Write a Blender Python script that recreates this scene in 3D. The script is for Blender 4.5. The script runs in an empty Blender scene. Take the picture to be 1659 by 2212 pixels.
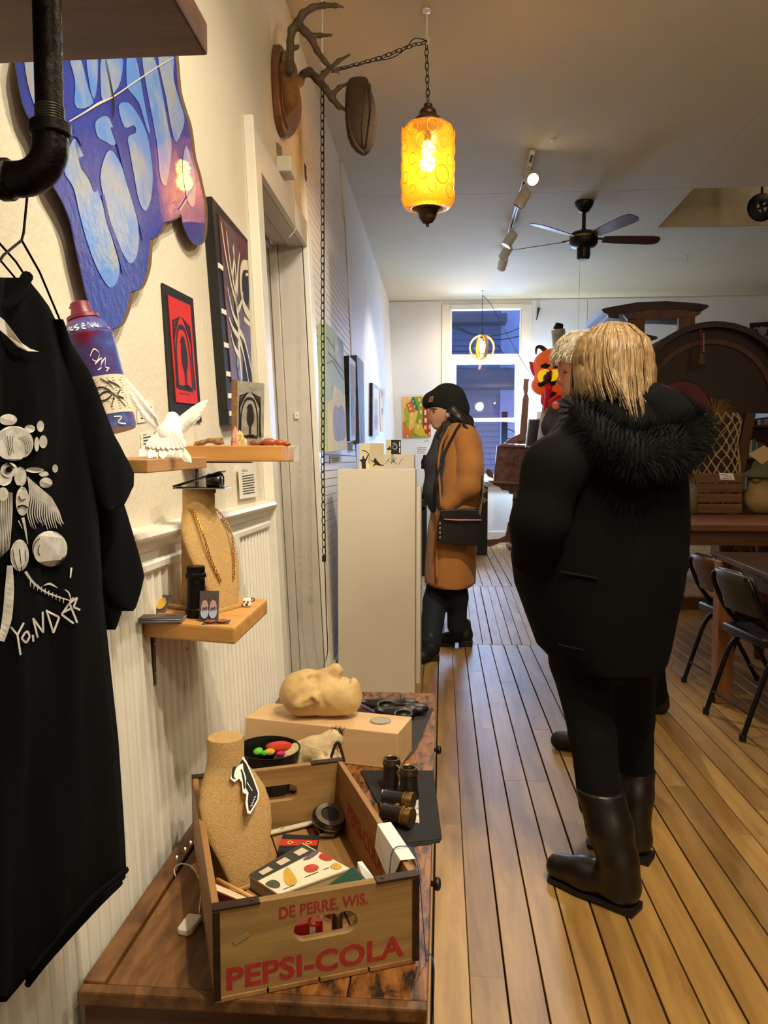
import bpy, bmesh, math, random
import numpy as np
from mathutils import Vector, Matrix, Euler

random.seed(7)
RND = random.Random(11)
PI = math.pi
SC = bpy.context.scene
COL = SC.collection

# ------------------------------------------------------------------ camera
EYE = 1.28
FPX = 1662.0
IMW, IMH = 1659.0, 2212.0
PITCH = math.atan(109 / FPX)
YAW = math.atan(126 / FPX * math.cos(PITCH))
cam_data = bpy.data.cameras.new('camera')
cam = bpy.data.objects.new('camera', cam_data)
COL.objects.link(cam)
cam.location = (0, 0, EYE)
cam.rotation_euler = (PI / 2 - PITCH, 0, YAW)
cam_data.sensor_fit = 'VERTICAL'
cam_data.sensor_height = 24.0
cam_data.sensor_width = 18.0
cam_data.lens = 24.0 * FPX / IMH
cam_data.clip_start = 0.02
SC.camera = cam

# ------------------------------------------------------------------ view + world
SC.view_settings.view_transform = 'Standard'
SC.view_settings.look = 'None'
SC.view_settings.gamma = 1.0
SC.view_settings.use_curve_mapping = False
SC.view_settings.exposure = 0.55
world = bpy.data.worlds.new('dusk_sky')
SC.world = world
world.use_nodes = True
_bg = world.node_tree.nodes['Background']
_bg.inputs[0].default_value = (0.16, 0.26, 0.62, 1)
_bg.inputs[1].default_value = 1.7

WARM = (1.0, 0.86, 0.64)
COOL = (0.72, 0.84, 1.0)


def spot(name, loc, target, watts, color=WARM, angle=60, blend=0.35, radius=0.03):
 d = bpy.data.lights.new(name, 'SPOT')
 d.energy = watts
 d.color = color
 d.spot_size = math.radians(angle)
 d.spot_blend = blend
 d.shadow_soft_size = radius
 o = bpy.data.objects.new(name, d)
 COL.objects.link(o)
 o.location = loc
 o.rotation_euler = (Vector(target) - Vector(loc)).to_track_quat('-Z', 'Y').to_euler()
 return o


def point(name, loc, watts, color=WARM, radius=0.03):
 d = bpy.data.lights.new(name, 'POINT')
 d.energy = watts
 d.color = color
 d.shadow_soft_size = radius
 o = bpy.data.objects.new(name, d)
 COL.objects.link(o)
 o.location = loc
 return o


def arealamp(name, loc, target, watts, size, color=WARM):
 d = bpy.data.lights.new(name, 'AREA')
 d.energy = watts
 d.color = color
 d.shape = 'RECTANGLE'
 d.size, d.size_y = size
 o = bpy.data.objects.new(name, d)
 COL.objects.link(o)
 o.location = loc
 o.rotation_euler = (Vector(target) - Vector(loc)).to_track_quat('-Z', 'Y').to_euler()
 return o


# ceiling spots of the gallery track above and behind the viewer
spot('track_spot_near', (0.62, 0.35, 3.30), (-0.55, 1.75, 1.0), 98, WARM, 74, 0.5, 0.025)
spot('track_spot_door', (0.75, 1.10, 3.30), (-0.65, 2.5, 1.3), 75, WARM, 70, 0.6, 0.03)
spot('track_spot_chest', (0.45, 0.9, 3.32), (-0.25, 2.0, 0.42), 60, WARM, 55, 0.6, 0.03)
spot('track_spot_aisle', (0.55, 2.6, 3.32), (0.3, 3.6, 0.0), 44, WARM, 95, 0.8, 0.04)
spot('track_spot_plinth', (0.45, 2.7, 3.32), (-0.48, 5.1, 1.45), 125, (1.0, 0.9, 0.74), 54, 0.7, 0.03)
point('fill_light_behind', (1.6, -1.2, 2.9), 40, WARM, 0.12)  # unseen fill added behind the viewer to lift the general light
point('fill_light_overhead', (0.95, 1.55, 2.70), 27, (1.0, 0.87, 0.60), 0.10)  # added above the frame to brighten the near ceiling and left wall
point('fill_light_right', (3.6, 3.2, 2.95), 13, (1.0, 0.86, 0.64), 0.10)  # unseen fill added to lift the right half of the room
# area lamp added outside the panes for dusk light, aimed up at the ceiling
arealamp('window_dusk', (0.62, 11.05, 2.3), (0.7, 8.4, 3.6), 85, (1.0, 2.2), (0.34, 0.56, 1.0))

point('street_lamp', (0.5, 16.6, 1.4), 22, (1.0, 0.72, 0.45), 0.1)
point('recess_fill_light', (3.4, 7.0, 4.3), 5, WARM, 0.06)  # added out of view to lighten the inside of the recess

# ------------------------------------------------------------------ pixel <-> place
_R = Euler((PI / 2 - PITCH, 0, YAW)).to_matrix()
CAMP = Vector((0, 0, EYE))


def ray(px, py):
 return _R @ Vector(((px - IMW / 2) / FPX, (IMH / 2 - py) / FPX, -1.0))


def PY(px, py, Y):
 d = ray(px, py)
 return CAMP + d * (Y / d.y)


def PX(px, py, X):
 d = ray(px, py)
 return CAMP + d * (X / d.x)


def PZ(px, py, z):
 d = ray(px, py)
 return CAMP + d * ((z - EYE) / d.z)


# the old left wall leans outward: x = -(W0 + WK z)
W0, WK = 0.600, 0.0474
WN = Vector((1, 0, WK)).normalized()


def wallx(z):
 return -(W0 + WK * z)


def PW(px, py, off=0.0):
 d = ray(px, py)
 p0 = Vector((-W0, 0, 0)) + WN * off
 t = (p0 - CAMP).dot(WN) / d.dot(WN)
 return CAMP + d * t


# ------------------------------------------------------------------ colours + materials
def lin(c):
 c = c / 255.0
 return c / 12.92 if c <= 0.04045 else ((c + 0.055) / 1.055) ** 2.4


def rgb(r, g, b):
 return (lin(r), lin(g), lin(b), 1.0)


MATS = {}


def _new(name):
 m = bpy.data.materials.new(name)
 m.use_nodes = True
 nt = m.node_tree
 b = nt.nodes['Principled BSDF']
 MATS[name] = m
 return m, nt, b


def _coords(nt, scale=(1, 1, 1), rnd=True):
 tc = nt.nodes.new('ShaderNodeTexCoord')
 mp = nt.nodes.new('ShaderNodeMapping')
 mp.inputs['Scale'].default_value = scale
 if rnd:
  oi = nt.nodes.new('ShaderNodeObjectInfo')
  mu = nt.nodes.new('ShaderNodeMath')
  mu.operation = 'MULTIPLY'
  mu.inputs[1].default_value = 37.0
  nt.links.new(oi.outputs['Random'], mu.inputs[0])
  ad = nt.nodes.new('ShaderNodeVectorMath')
  ad.operation = 'ADD'
  nt.links.new(tc.outputs['Object'], ad.inputs[0])
  nt.links.new(mu.outputs[0], ad.inputs[1])
  nt.links.new(ad.outputs[0], mp.inputs[0])
 else:
  nt.links.new(tc.outputs['Object'], mp.inputs[0])
 return mp


def _noise(nt, mp, scale, detail=4.0, rough=0.6, dist=0.0):
 n = nt.nodes.new('ShaderNodeTexNoise')
 n.inputs['Scale'].default_value = scale
 n.inputs['Detail'].default_value = detail
 n.inputs['Roughness'].default_value = rough
 n.inputs['Distortion'].default_value = dist
 nt.links.new(mp.outputs[0], n.inputs['Vector'])
 return n


def _ramp(nt, src, stops):
 r = nt.nodes.new('ShaderNodeValToRGB')
 el = r.color_ramp.elements
 while len(el) < len(stops):
  el.new(0.5)
 for e, (p, c) in zip(el, stops):
  e.position = p
  e.color = c
 nt.links.new(src, r.inputs[0])
 return r


def _bump(nt, b, src, strength, dist=0.01):
 bp = nt.nodes.new('ShaderNodeBump')
 bp.inputs['Strength'].default_value = strength
 bp.inputs['Distance'].default_value = dist
 nt.links.new(src, bp.inputs['Height'])
 nt.links.new(bp.outputs[0], b.inputs['Normal'])


def mul(c, k):
 return (min(c[0] * k, 1), min(c[1] * k, 1), min(c[2] * k, 1), 1)


def mat(name, col, rough=0.6, metal=0.0, var=0.0, vscale=8.0, bump=0.0, bscale=40.0, emit=None, estr=0.0,
  trans=0.0, ior=1.45, alpha=1.0, spec=0.5, sheen=0.0, coat=0.0):
 if name in MATS:
  return MATS[name]
 m, nt, b = _new(name)
 b.inputs['Base Color'].default_value = col
 b.inputs['Roughness'].default_value = rough
 b.inputs['Metallic'].default_value = metal
 b.inputs['Specular IOR Level'].default_value = spec
 if sheen:
  b.inputs['Sheen Weight'].default_value = sheen
 if coat:
  b.inputs['Coat Weight'].default_value = coat
 if trans:
  b.inputs['Transmission Weight'].default_value = trans
  b.inputs['IOR'].default_value = ior
 if alpha < 1:
  b.inputs['Alpha'].default_value = alpha
 if emit:
  b.inputs['Emission Color'].default_value = emit
  b.inputs['Emission Strength'].default_value = estr
 if var or bump:
  mp = _coords(nt)
  if var:
   n = _noise(nt, mp, vscale)
   r = _ramp(nt, n.outputs['Fac'], [(0.3, mul(col, 1 - var)), (0.7, mul(col, 1 + var))])
   nt.links.new(r.outputs[0], b.inputs['Base Color'])
  if bump:
   n2 = _noise(nt, mp, bscale, 5.0)
   _bump(nt, b, n2.outputs['Fac'], bump)
 return m


def wood(name, c1, c2, axis='Y', rough=0.5, scale=9.0, stretch=14.0, dark=None, ringy=0.0, bump=0.15, coat=0.0, per=0.12, dp=(0.22, 0.36)):
 """procedural grain running along axis; every object varies a little in tone"""
 if name in MATS:
  return MATS[name]
 m, nt, b = _new(name)
 s = [1, 1, 1]
 s['XYZ'.index(axis)] = 1.0 / stretch
 mp = _coords(nt, tuple(s))
 n = _noise(nt, mp, scale * 3, 6.0, 0.65, 0.4)
 stops = [(0.28, c1), (0.72, c2)]
 if dark:
  stops = [(dp[0], dark), (dp[1], c1), (0.72, c2)]
 r = _ramp(nt, n.outputs['Fac'], stops)
 src = r.outputs[0]
 if ringy:
  w = nt.nodes.new('ShaderNodeTexWave')
  w.inputs['Scale'].default_value = scale * 0.9
  w.inputs['Distortion'].default_value = 5.0
  w.inputs['Detail'].default_value = 2.0
  nt.links.new(mp.outputs[0], w.inputs['Vector'])
  rr = _ramp(nt, w.outputs['Fac'], [(0.0, mul(c1, 0.55)), (0.5, (1, 1, 1, 1))])
  mx = nt.nodes.new('ShaderNodeMixRGB')
  mx.blend_type = 'MULTIPLY'
  mx.inputs[0].default_value = ringy
  nt.links.new(src, mx.inputs[1])
  nt.links.new(rr.outputs[0], mx.inputs[2])
  src = mx.outputs[0]
 hs = nt.nodes.new('ShaderNodeHueSaturation')
 oi = nt.nodes.new('ShaderNodeObjectInfo')
 mr = nt.nodes.new('ShaderNodeMapRange')
 mr.inputs[3].default_value = 1 - per
 mr.inputs[4].default_value = 1 + per
 nt.links.new(oi.outputs['Random'], mr.inputs[0])
 nt.links.new(mr.outputs[0], hs.inputs['Value'])
 nt.links.new(src, hs.inputs['Color'])
 nt.links.new(hs.outputs[0], b.inputs['Base Color'])
 b.inputs['Roughness'].default_value = rough
 if coat:
  b.inputs['Coat Weight'].default_value = coat
  b.inputs['Coat Roughness'].default_value = 0.25
 if bump:
  _bump(nt, b, n.outputs['Fac'], bump, 0.004)
 return m


# ------------------------------------------------------------------ scene objects
def wmat(o):
 if o is None:
  return Matrix()
 if o.parent is None:
  return o.matrix_basis.copy()
 return wmat(o.parent) @ o.matrix_parent_inverse @ o.matrix_basis


def tag(o, label=None, cat=None, group=None, kind=None):
 if label:
  o['label'] = label
 if cat:
  o['category'] = cat
 if group:
  o['group'] = group
 if kind:
  o['kind'] = kind
 return o


def thing(name, label, cat, loc=(0, 0, 0), rz=0.0, group=None, kind=None):
 o = bpy.data.objects.new(name, None)
 o.empty_display_size = 0.05
 COL.objects.link(o)
 o.location = loc
 o.rotation_euler = (0, 0, rz)
 o.matrix_basis = Matrix.Translation(Vector(loc)) @ Matrix.Rotation(rz, 4, 'Z')
 return tag(o, label, cat, group, kind)


def link_mesh(name, me, parent=None, origin=None):
 """me holds world-space vertices; give the object an origin at its own base"""
 n = len(me.vertices)
 co = np.empty(n * 3, dtype=np.float32)
 me.vertices.foreach_get('co', co)
 co = co.reshape(-1, 3)
 if origin is None:
  lo, hi = co.min(0), co.max(0)
  origin = Vector(((lo[0] + hi[0]) / 2, (lo[1] + hi[1]) / 2, lo[2]))
 wm = Matrix.Translation(Vector(origin))
 if parent is not None:
  pm = wmat(parent)
  wm = Matrix.Translation(Vector(origin)) @ pm.to_3x3().to_4x4()
 me.transform(wm.inverted())
 o = bpy.data.objects.new(name, me)
 COL.objects.link(o)
 if parent is not None:
  o.parent = parent
  o.matrix_basis = pm.inverted() @ wm
 else:
  o.matrix_basis = wm
 return o


class MB:
 """collects shapes into ONE mesh; xf maps local coordinates to world"""

 def __init__(self, xf=None):
  self.v, self.f, self.xf = [], [], xf

 def add(self, vs, fs):
  b = len(self.v)
  if self.xf is not None:
   vs = [self.xf @ Vector(p) for p in vs]
  self.v += [tuple(p) for p in vs]
  self.f += [tuple(i + b for i in f) for f in fs]
  return self

 def box(self, lo, hi, m=None):
  x0, y0, z0 = lo
  x1, y1, z1 = hi
  vs = [(x0, y0, z0), (x1, y0, z0), (x1, y1, z0), (x0, y1, z0), (x0, y0, z1), (x1, y0, z1), (x1, y1, z1), (x0, y1, z1)]
  if m is not None:
   vs = [m @ Vector(p) for p in vs]
  return self.add(vs, [(3, 2, 1, 0), (4, 5, 6, 7), (0, 1, 5, 4), (1, 2, 6, 5), (2, 3, 7, 6), (3, 0, 4, 7)])

 def hexa(self, p):
  """8 corners: bottom ring then top ring"""
  return self.add(p, [(3, 2, 1, 0), (4, 5, 6, 7), (0, 1, 5, 4), (1, 2, 6, 5), (2, 3, 7, 6), (3, 0, 4, 7)])

 def prism(self, pts, d):
  """pts: 3-D polygon outline, d: thickness vector"""
  d = Vector(d)
  n = len(pts)
  pts = [Vector(p) for p in pts]
  vs = pts + [p + d for p in pts]
  fs = [tuple(range(n - 1, -1, -1)), tuple(range(n, 2 * n))]
  fs += [(i, (i + 1) % n, n + (i + 1) % n, n + i) for i in range(n)]
  return self.add(vs, fs)

 def tube(self, pts, r, seg=8, closed=False, caps=True):
  pts = [Vector(p) for p in pts]
  n = len(pts)
  rs = r if isinstance(r, (list, tuple)) else [r] * n
  vs, fs = [], []
  ref = None
  for i in range(n):
   a = pts[(i - 1) % n] if (closed or i > 0) else pts[i]
   c = pts[(i + 1) % n] if (closed or i < n - 1) else pts[i]
   t = (c - a)
   t = t.normalized() if t.length > 1e-9 else Vector((0, 0, 1))
   if ref is None:
    ref = Vector((0, 0, 1)) if abs(t.z) < 0.9 else Vector((1, 0, 0))
   u = t.cross(ref)
   if u.length < 1e-6:
    u = t.orthogonal()
   u.normalize()
   w = t.cross(u).normalized()
   ref = u.cross(t)
   for k in range(seg):
    ang = 2 * PI * k / seg
    vs.append(pts[i] + (u * math.cos(ang) + w * math.sin(ang)) * rs[i])
  m = n if closed else n - 1
  for i in range(m):
   for k in range(seg):
    a, b2 = i * seg + k, i * seg + (k + 1) % seg
    c, d2 = ((i + 1) % n) * seg + (k + 1) % seg, ((i + 1) % n) * seg + k
    fs.append((a, b2, c, d2))
  if caps and not closed:
   fs.append(tuple(range(seg - 1, -1, -1)))
   fs.append(tuple((n - 1) * seg + k for k in range(seg)))
  return self.add(vs, fs)

 def lathe(self, prof, c=(0, 0, 0), seg=24, m=None, caps=True, arc=1.0):
  """prof: list of (radius, height); spun about local z at c"""
  vs, fs = [], []
  n = len(prof)
  full = arc >= 1.0
  ns = seg if full else seg + 1
  for (r, z) in prof:
   for k in range(ns):
    a = 2 * PI * arc * k / seg
    p = Vector((r * math.cos(a), r * math.sin(a), z))
    if m is not None:
     p = m @ p
    vs.append(p + Vector(c))
  for i in range(n - 1):
   for k in range(seg):
    a, b2 = i * ns + k, i * ns + (k + 1) % ns
    fs.append((a, b2, b2 + ns, a + ns))
  if caps and full:
   if prof[0][0] > 1e-5:
    fs.append(tuple(range(seg - 1, -1, -1)))
   if prof[-1][0] > 1e-5:
    fs.append(tuple((n - 1) * ns + k for k in range(seg)))
  return self.add(vs, fs)

 def cyl(self, p0, p1, r0, r1=None, seg=16):
  return self.tube([p0, p1], [r0, r0 if r1 is None else r1], seg)

 def loft(self, rings, caps=True, closed=True):
  n = len(rings[0])
  vs = [Vector(p) for r in rings for p in r]
  fs = []
  for i in range(len(rings) - 1):
   for k in range(n if closed else n - 1):
    a, b2 = i * n + k, i * n + (k + 1) % n
    fs.append((a, b2, b2 + n, a + n))
  if caps and closed:
   fs.append(tuple(range(n - 1, -1, -1)))
   fs.append(tuple((len(rings) - 1) * n + k for k in range(n)))
  return self.add(vs, fs)

 def ell(self, c, r, seg=16, rings=10, m=None):
  vs, fs = [], []
  for i in range(rings + 1):
   th = PI * i / rings
   for k in range(seg):
    a = 2 * PI * k / seg
    p = Vector((r[0] * math.sin(th) * math.cos(a), r[1] * math.sin(th) * math.sin(a), r[2] * math.cos(th)))
    if m is not None:
     p = m @ p
    vs.append(p + Vector(c))
  for i in range(rings):
   for k in range(seg):
    a, b2 = i * seg + k, i * seg + (k + 1) % seg
    fs.append((a + seg, b2 + seg, b2, a))
  return self.add(vs, fs)

 def sheet(self, grid):
  """grid[i][j] of points"""
  n, mm = len(grid), len(grid[0])
  vs = [Vector(p) for r in grid for p in r]
  fs = [(i * mm + j, i * mm + j + 1, (i + 1) * mm + j + 1, (i + 1) * mm + j) for i in range(n - 1) for j in range(mm - 1)]
  return self.add(vs, fs)

 def build(self, name, mt, parent=None, smooth=False, bevel=0.0, bseg=2, solid=0.0, sub=0, origin=None, autosmooth=None):
  me = bpy.data.meshes.new(name)
  me.from_pydata([tuple(p) for p in self.v], [], self.f)
  bm = bmesh.new()
  bm.from_mesh(me)
  bmesh.ops.remove_doubles(bm, verts=bm.verts, dist=1e-6)
  bmesh.ops.recalc_face_normals(bm, faces=bm.faces)
  if bevel:
   try:
    es = [e for e in bm.edges if len(e.link_faces) == 2 and e.calc_face_angle(0) > 0.6]
    bmesh.ops.bevel(bm, geom=es, offset=bevel, segments=bseg, affect='EDGES', profile=0.6)
   except Exception:
    pass
  bm.to_mesh(me)
  bm.free()
  me.materials.append(mt)
  o = link_mesh(name, me, parent, origin)
  if smooth:
   me.polygons.foreach_set('use_smooth', [True] * len(me.polygons))
   if autosmooth:
    try:
     me.set_sharp_from_angle(angle=math.radians(autosmooth))
    except Exception:
     pass
  if solid:
   md = o.modifiers.new('thickness', 'SOLIDIFY')
   md.thickness = solid
   md.offset = 0
  if sub:
   md = o.modifiers.new('sub', 'SUBSURF')
   md.levels = sub
   md.render_levels = sub
  return o


def inst(o, parent, m, name=None):
 """a copy of a mesh object sharing its data, placed at world matrix m"""
 c = o.copy()
 COL.objects.link(c)
 if name:
  c.name = name
 c.parent = parent
 c.matrix_basis = (wmat(parent).inverted() @ m) if parent is not None else m
 return c


def ribbon(pts, w, closed=False):
 """flat 2-D stroke outline -> (left side, right side) points"""
 n = len(pts)
 P = [Vector((p[0], p[1])) for p in pts]
 ws = w if isinstance(w, (list, tuple)) else [w] * n
 L, R = [], []
 for i in range(n):
  a = P[max(i - 1, 0)]
  c = P[min(i + 1, n - 1)]
  t = (c - a)
  t = t.normalized() if t.length > 0 else Vector((1, 0))
  nn = Vector((-t.y, t.x))
  L.append(P[i] + nn * ws[i] / 2)
  R.append(P[i] - nn * ws[i] / 2)
 return L, R


def catmull(pts, n=6):
 P = [Vector(p) for p in pts]
 out = []
 for i in range(len(P) - 1):
  p0, p1, p2, p3 = P[max(i - 1, 0)], P[i], P[i + 1], P[min(i + 2, len(P) - 1)]
  for k in range(n):
   t = k / n
   out.append(0.5 * ((2 * p1) + (p2 - p0) * t + (2 * p0 - 5 * p1 + 4 * p2 - p3) * t * t + (3 * p1 - p0 - 3 * p2 + p3) * t ** 3))
 out.append(P[-1])
 return out


def catmull_closed(pts, n=4):
 P = [Vector(p) for p in pts]
 N = len(P)
 out = []
 for i in range(N):
  p0, p1, p2, p3 = P[i - 1], P[i], P[(i + 1) % N], P[(i + 2) % N]
  for k in range(n):
   t = k / n
   out.append(0.5 * ((2 * p1) + (p2 - p0) * t + (2 * p0 - 5 * p1 + 4 * p2 - p3) * t * t + (3 * p1 - p0 - 3 * p2 + p3) * t ** 3))
 return out


class Flat:
 """flat print on a surface: 2-D shapes mapped by fn(u, v, lift) to the world"""

 def __init__(self, fn, lift=0.0012):
  self.fn, self.lift = fn, lift
  self.mb = MB()

 def poly(self, pts, smooth=0, lift=None):
  if smooth:
   pts = catmull_closed(pts, smooth)
  vs = [self.fn(p[0], p[1], self.lift if lift is None else lift) for p in pts]
  self.mb.add(vs, [tuple(range(len(vs)))])
  return self

 def stroke(self, pts, w, smooth=5, lift=None):
  if not smooth and len(pts) > 2:
   ws = w if isinstance(w, (list, tuple)) else [w] * len(pts)
   for i in range(len(pts) - 1):
    self.stroke(pts[i:i + 2], ws[i:i + 2], 0, lift)
   return self
  if smooth and len(pts) > 2:
   if isinstance(w, (list, tuple)):
    k = len(pts) - 1
    wl = []
    for i in range(k):
     for j in range(smooth):
      wl.append(w[i] + (w[i + 1] - w[i]) * j / smooth)
    wl.append(w[-1])
    w = wl
   pts = catmull(pts, smooth)
  L, R = ribbon(pts, w)
  h = self.lift if lift is None else lift
  vs = [self.fn(p.x, p.y, h) for p in L] + [self.fn(p.x, p.y, h) for p in R]
  n = len(L)
  self.mb.add(vs, [(i, i + 1, n + i + 1, n + i) for i in range(n - 1)])
  return self

 def rect(self, u0, v0, u1, v1, lift=None):
  return self.poly([(u0, v0), (u1, v0), (u1, v1), (u0, v1)], lift=lift)

 def disc(self, u, v, r, r2=None, n=16, lift=None):
  r2 = r if r2 is None else r2
  return self.poly([(u + r * math.cos(2 * PI * k / n), v + r2 * math.sin(2 * PI * k / n)) for k in range(n)], lift=lift)

 def lines(self, u0, v0, u1, n, dv, h, jag=0.25):
  for i in range(n):
   e = u1 - (u1 - u0) * RND.random() * jag
   self.rect(u0, v0 + i * dv, e, v0 + i * dv + h)
  return self

 def text(self, s, u, v, size, sx=1.0, shear=0.0, bold=0.0, align='LEFT', rot=0.0):
  cu = bpy.data.curves.new('lettering', 'FONT')
  cu.body = s
  cu.size = 1.0
  cu.align_x = align
  cu.offset = bold
  cu.resolution_u = 3
  ob = bpy.data.objects.new('lettering_tmp', cu)
  COL.objects.link(ob)
  dg = bpy.context.evaluated_depsgraph_get()
  me = bpy.data.meshes.new_from_object(ob.evaluated_get(dg))
  ca, sa = math.cos(rot), math.sin(rot)
  vs = []
  for vt in me.vertices:
   x, y = vt.co.x * size * sx + vt.co.y * size * shear, vt.co.y * size
   vs.append(self.fn(u + x * ca - y * sa, v + x * sa + y * ca, self.lift))
  self.mb.add(vs, [tuple(p.vertices) for p in me.polygons])
  bpy.data.objects.remove(ob)
  bpy.data.meshes.remove(me)
  bpy.data.curves.remove(cu)
  return self

 def build(self, name, mt, parent, solid=0.0):
  return self.mb.build(name, mt, parent, solid=solid)


def plane_fn(o, ux, uy):
 """2-D (u right, v up) on a plane"""
 o, ux, uy = Vector(o), Vector(ux), Vector(uy)
 n = ux.cross(uy).normalized()
 return lambda u, v, h: o + ux * u + uy * v + n * h


# ------------------------------------------------------------------ smooth blended bodies (signed distance + surface nets)
def _smin(a, b, k):
 if k <= 0:
  return np.minimum(a, b)
 h = np.clip(0.5 + 0.5 * (b - a) / k, 0, 1)
 return b + (a - b) * h - k * h * (1 - h)


def _prim(P, pr):
 t = pr[0]
 if t == 'c':                                   # tapered capsule p0 p1 r0 r1
  a, b = np.array(pr[1], np.float32), np.array(pr[2], np.float32)
  ba = b - a
  h = np.clip(((P - a) @ ba) / max(float(ba @ ba), 1e-12), 0, 1)
  d = np.linalg.norm(P - a - h[..., None] * ba, axis=-1)
  return d - (pr[3] + (pr[4] - pr[3]) * h)
 if t == 'e':                                   # ellipsoid centre radii [rotation matrix]
  q = P - np.array(pr[1], np.float32)
  if len(pr) > 3 and pr[3] is not None:
   q = q @ np.array(pr[3], np.float32)
  r = np.array(pr[2], np.float32)
  k0 = np.linalg.norm(q / r, axis=-1)
  k1 = np.linalg.norm(q / (r * r), axis=-1)
  return k0 * (k0 - 1.0) / np.maximum(k1, 1e-9)
 if t == 'b':                                   # rounded box centre half rotation round
  q = P - np.array(pr[1], np.float32)
  if pr[3] is not None:
   q = q @ np.array(pr[3], np.float32)
  q = np.abs(q) - np.array(pr[2], np.float32) + pr[4]
  return np.linalg.norm(np.maximum(q, 0), axis=-1) + np.minimum(q.max(-1), 0) - pr[4]


def sdf_mesh(prims, cell, k=0.02, pad=0.03, noise=0.0, nscale=20.0):
 """prims: (op, k, prim) or prim; op '+' joins, '-' carves"""
 items = []
 for p in prims:
  if p[0] in '+-' and len(p) == 3:
   items.append(p)
  else:
   items.append(('+', k, p))
 lo, hi = np.full(3, 1e9), np.full(3, -1e9)
 for op, kk, p in items:
  if op == '-':
   continue
  if p[0] == 'c':
   for q, r in ((p[1], p[3]), (p[2], p[4])):
    lo = np.minimum(lo, np.array(q) - r)
    hi = np.maximum(hi, np.array(q) + r)
  else:
   r = max(p[2]) * (1.75 if p[0] == 'b' else 1.0)
   rr = np.array(p[2]) if (len(p) < 4 or p[3] is None) else np.full(3, r)
   lo = np.minimum(lo, np.array(p[1]) - rr)
   hi = np.maximum(hi, np.array(p[1]) + rr)
 lo -= pad
 hi += pad
 n = np.ceil((hi - lo) / cell).astype(int) + 1
 ax = [lo[i] + np.arange(n[i]) * cell for i in range(3)]
 P = np.stack(np.meshgrid(*ax, indexing='ij'), -1).astype(np.float32)
 D = None
 for op, kk, p in items:
  d = _prim(P, p)
  if D is None:
   D = d
  elif op == '+':
   D = _smin(D, d, kk)
  else:
   D = -_smin(-D, d, kk)
 if noise:
  D = D + noise * (np.sin(P[..., 0] * nscale) * np.sin(P[..., 1] * nscale * 1.1 + 1) * np.sin(P[..., 2] * nscale * 0.9 + 2)
                         + 0.5 * np.sin(P[..., 0] * nscale * 2.3 + 1) * np.sin(P[..., 1] * nscale * 2.1) * np.sin(P[..., 2] * nscale * 2.2 + 2))
 ins = D < 0
 # cells with a sign change
 c8 = [(i, j, l) for i in (0, 1) for j in (0, 1) for l in (0, 1)]
 nx, ny, nz = n
 sl = lambda o: (slice(o[0], nx - 1 + o[0]), slice(o[1], ny - 1 + o[1]), slice(o[2], nz - 1 + o[2]))
 cnt = sum(ins[sl(o)].astype(np.int8) for o in c8)
 act = (cnt > 0) & (cnt < 8)
 idx = -np.ones(act.shape, np.int64)
 ii = np.argwhere(act)
 idx[act] = np.arange(len(ii))
 acc = np.zeros((len(ii), 3))
 num = np.zeros(len(ii))
 i0, j0, k0 = ii.T
 for a in range(8):
  for b in range(a + 1, 8):
   oa, ob = c8[a], c8[b]
   if sum(abs(oa[q] - ob[q]) for q in range(3)) != 1:
    continue
   da = D[i0 + oa[0], j0 + oa[1], k0 + oa[2]]
   db = D[i0 + ob[0], j0 + ob[1], k0 + ob[2]]
   s = (da < 0) != (db < 0)
   t = np.where(s, da / np.where(np.abs(da - db) < 1e-12, 1e-12, da - db), 0)
   pt = np.array(oa) + t[:, None] * (np.array(ob) - np.array(oa))
   acc += np.where(s[:, None], pt, 0)
   num += s
 V = lo + (ii + acc / num[:, None]) * cell
 F = []
 for axis in range(3):
  u, w = (axis + 1) % 3, (axis + 2) % 3
  o1 = [0, 0, 0]
  o1[axis] = 1
  s0 = [slice(1, n[q] - 1) for q in range(3)]
  s1 = list(s0)
  s0[axis] = slice(0, n[axis] - 1)
  s1[axis] = slice(1, n[axis])
  A, B = ins[tuple(s0)], ins[tuple(s1)]
  ch = np.argwhere(A != B)
  if not len(ch):
   continue
  flip = A[tuple(ch.T)]
  base = ch + np.array([0 if q == axis else 1 for q in range(3)])
  eu, ew = np.zeros(3, int), np.zeros(3, int)
  eu[u] = 1
  ew[w] = 1
  q = [base - eu - ew, base - ew, base, base - eu]
  q = [idx[tuple(x.T)] for x in q]
  Q = np.stack(q, -1)
  Q = np.where(flip[:, None], Q, Q[:, ::-1])
  F.append(Q)
 F = np.concatenate(F)
 F = F[(F >= 0).all(1)]
 return V, F


def blob(name, prims, cell, mt, parent=None, k=0.02, noise=0.0, nscale=20.0, xf=None, deform=None):
 V, F = sdf_mesh(prims, cell, k, pad=max(3 * cell, 0.01), noise=noise, nscale=nscale)
 if deform is not None:
  V = deform(V)
 if xf is not None:
  M3 = np.array(xf)
  V = V @ M3[:3, :3].T + M3[:3, 3]
 me = bpy.data.meshes.new(name)
 me.from_pydata(V.tolist(), [], F.tolist())
 me.polygons.foreach_set('use_smooth', [True] * len(me.polygons))
 me.materials.append(mt)
 return link_mesh(name, me, parent)


def frame(o, yaw=0.0, pitch=0.0, roll=0.0):
 return Matrix.Translation(Vector(o)) @ Matrix.Rotation(yaw, 4, 'Z') @ Matrix.Rotation(pitch, 4, 'X') @ Matrix.Rotation(roll, 4, 'Y')
# ================================================================== the room
CEIL = 3.50
FARY = 10.80
NEARY = -2.40
RIGHTX = 5.60
STAGE = 0.12

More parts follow.
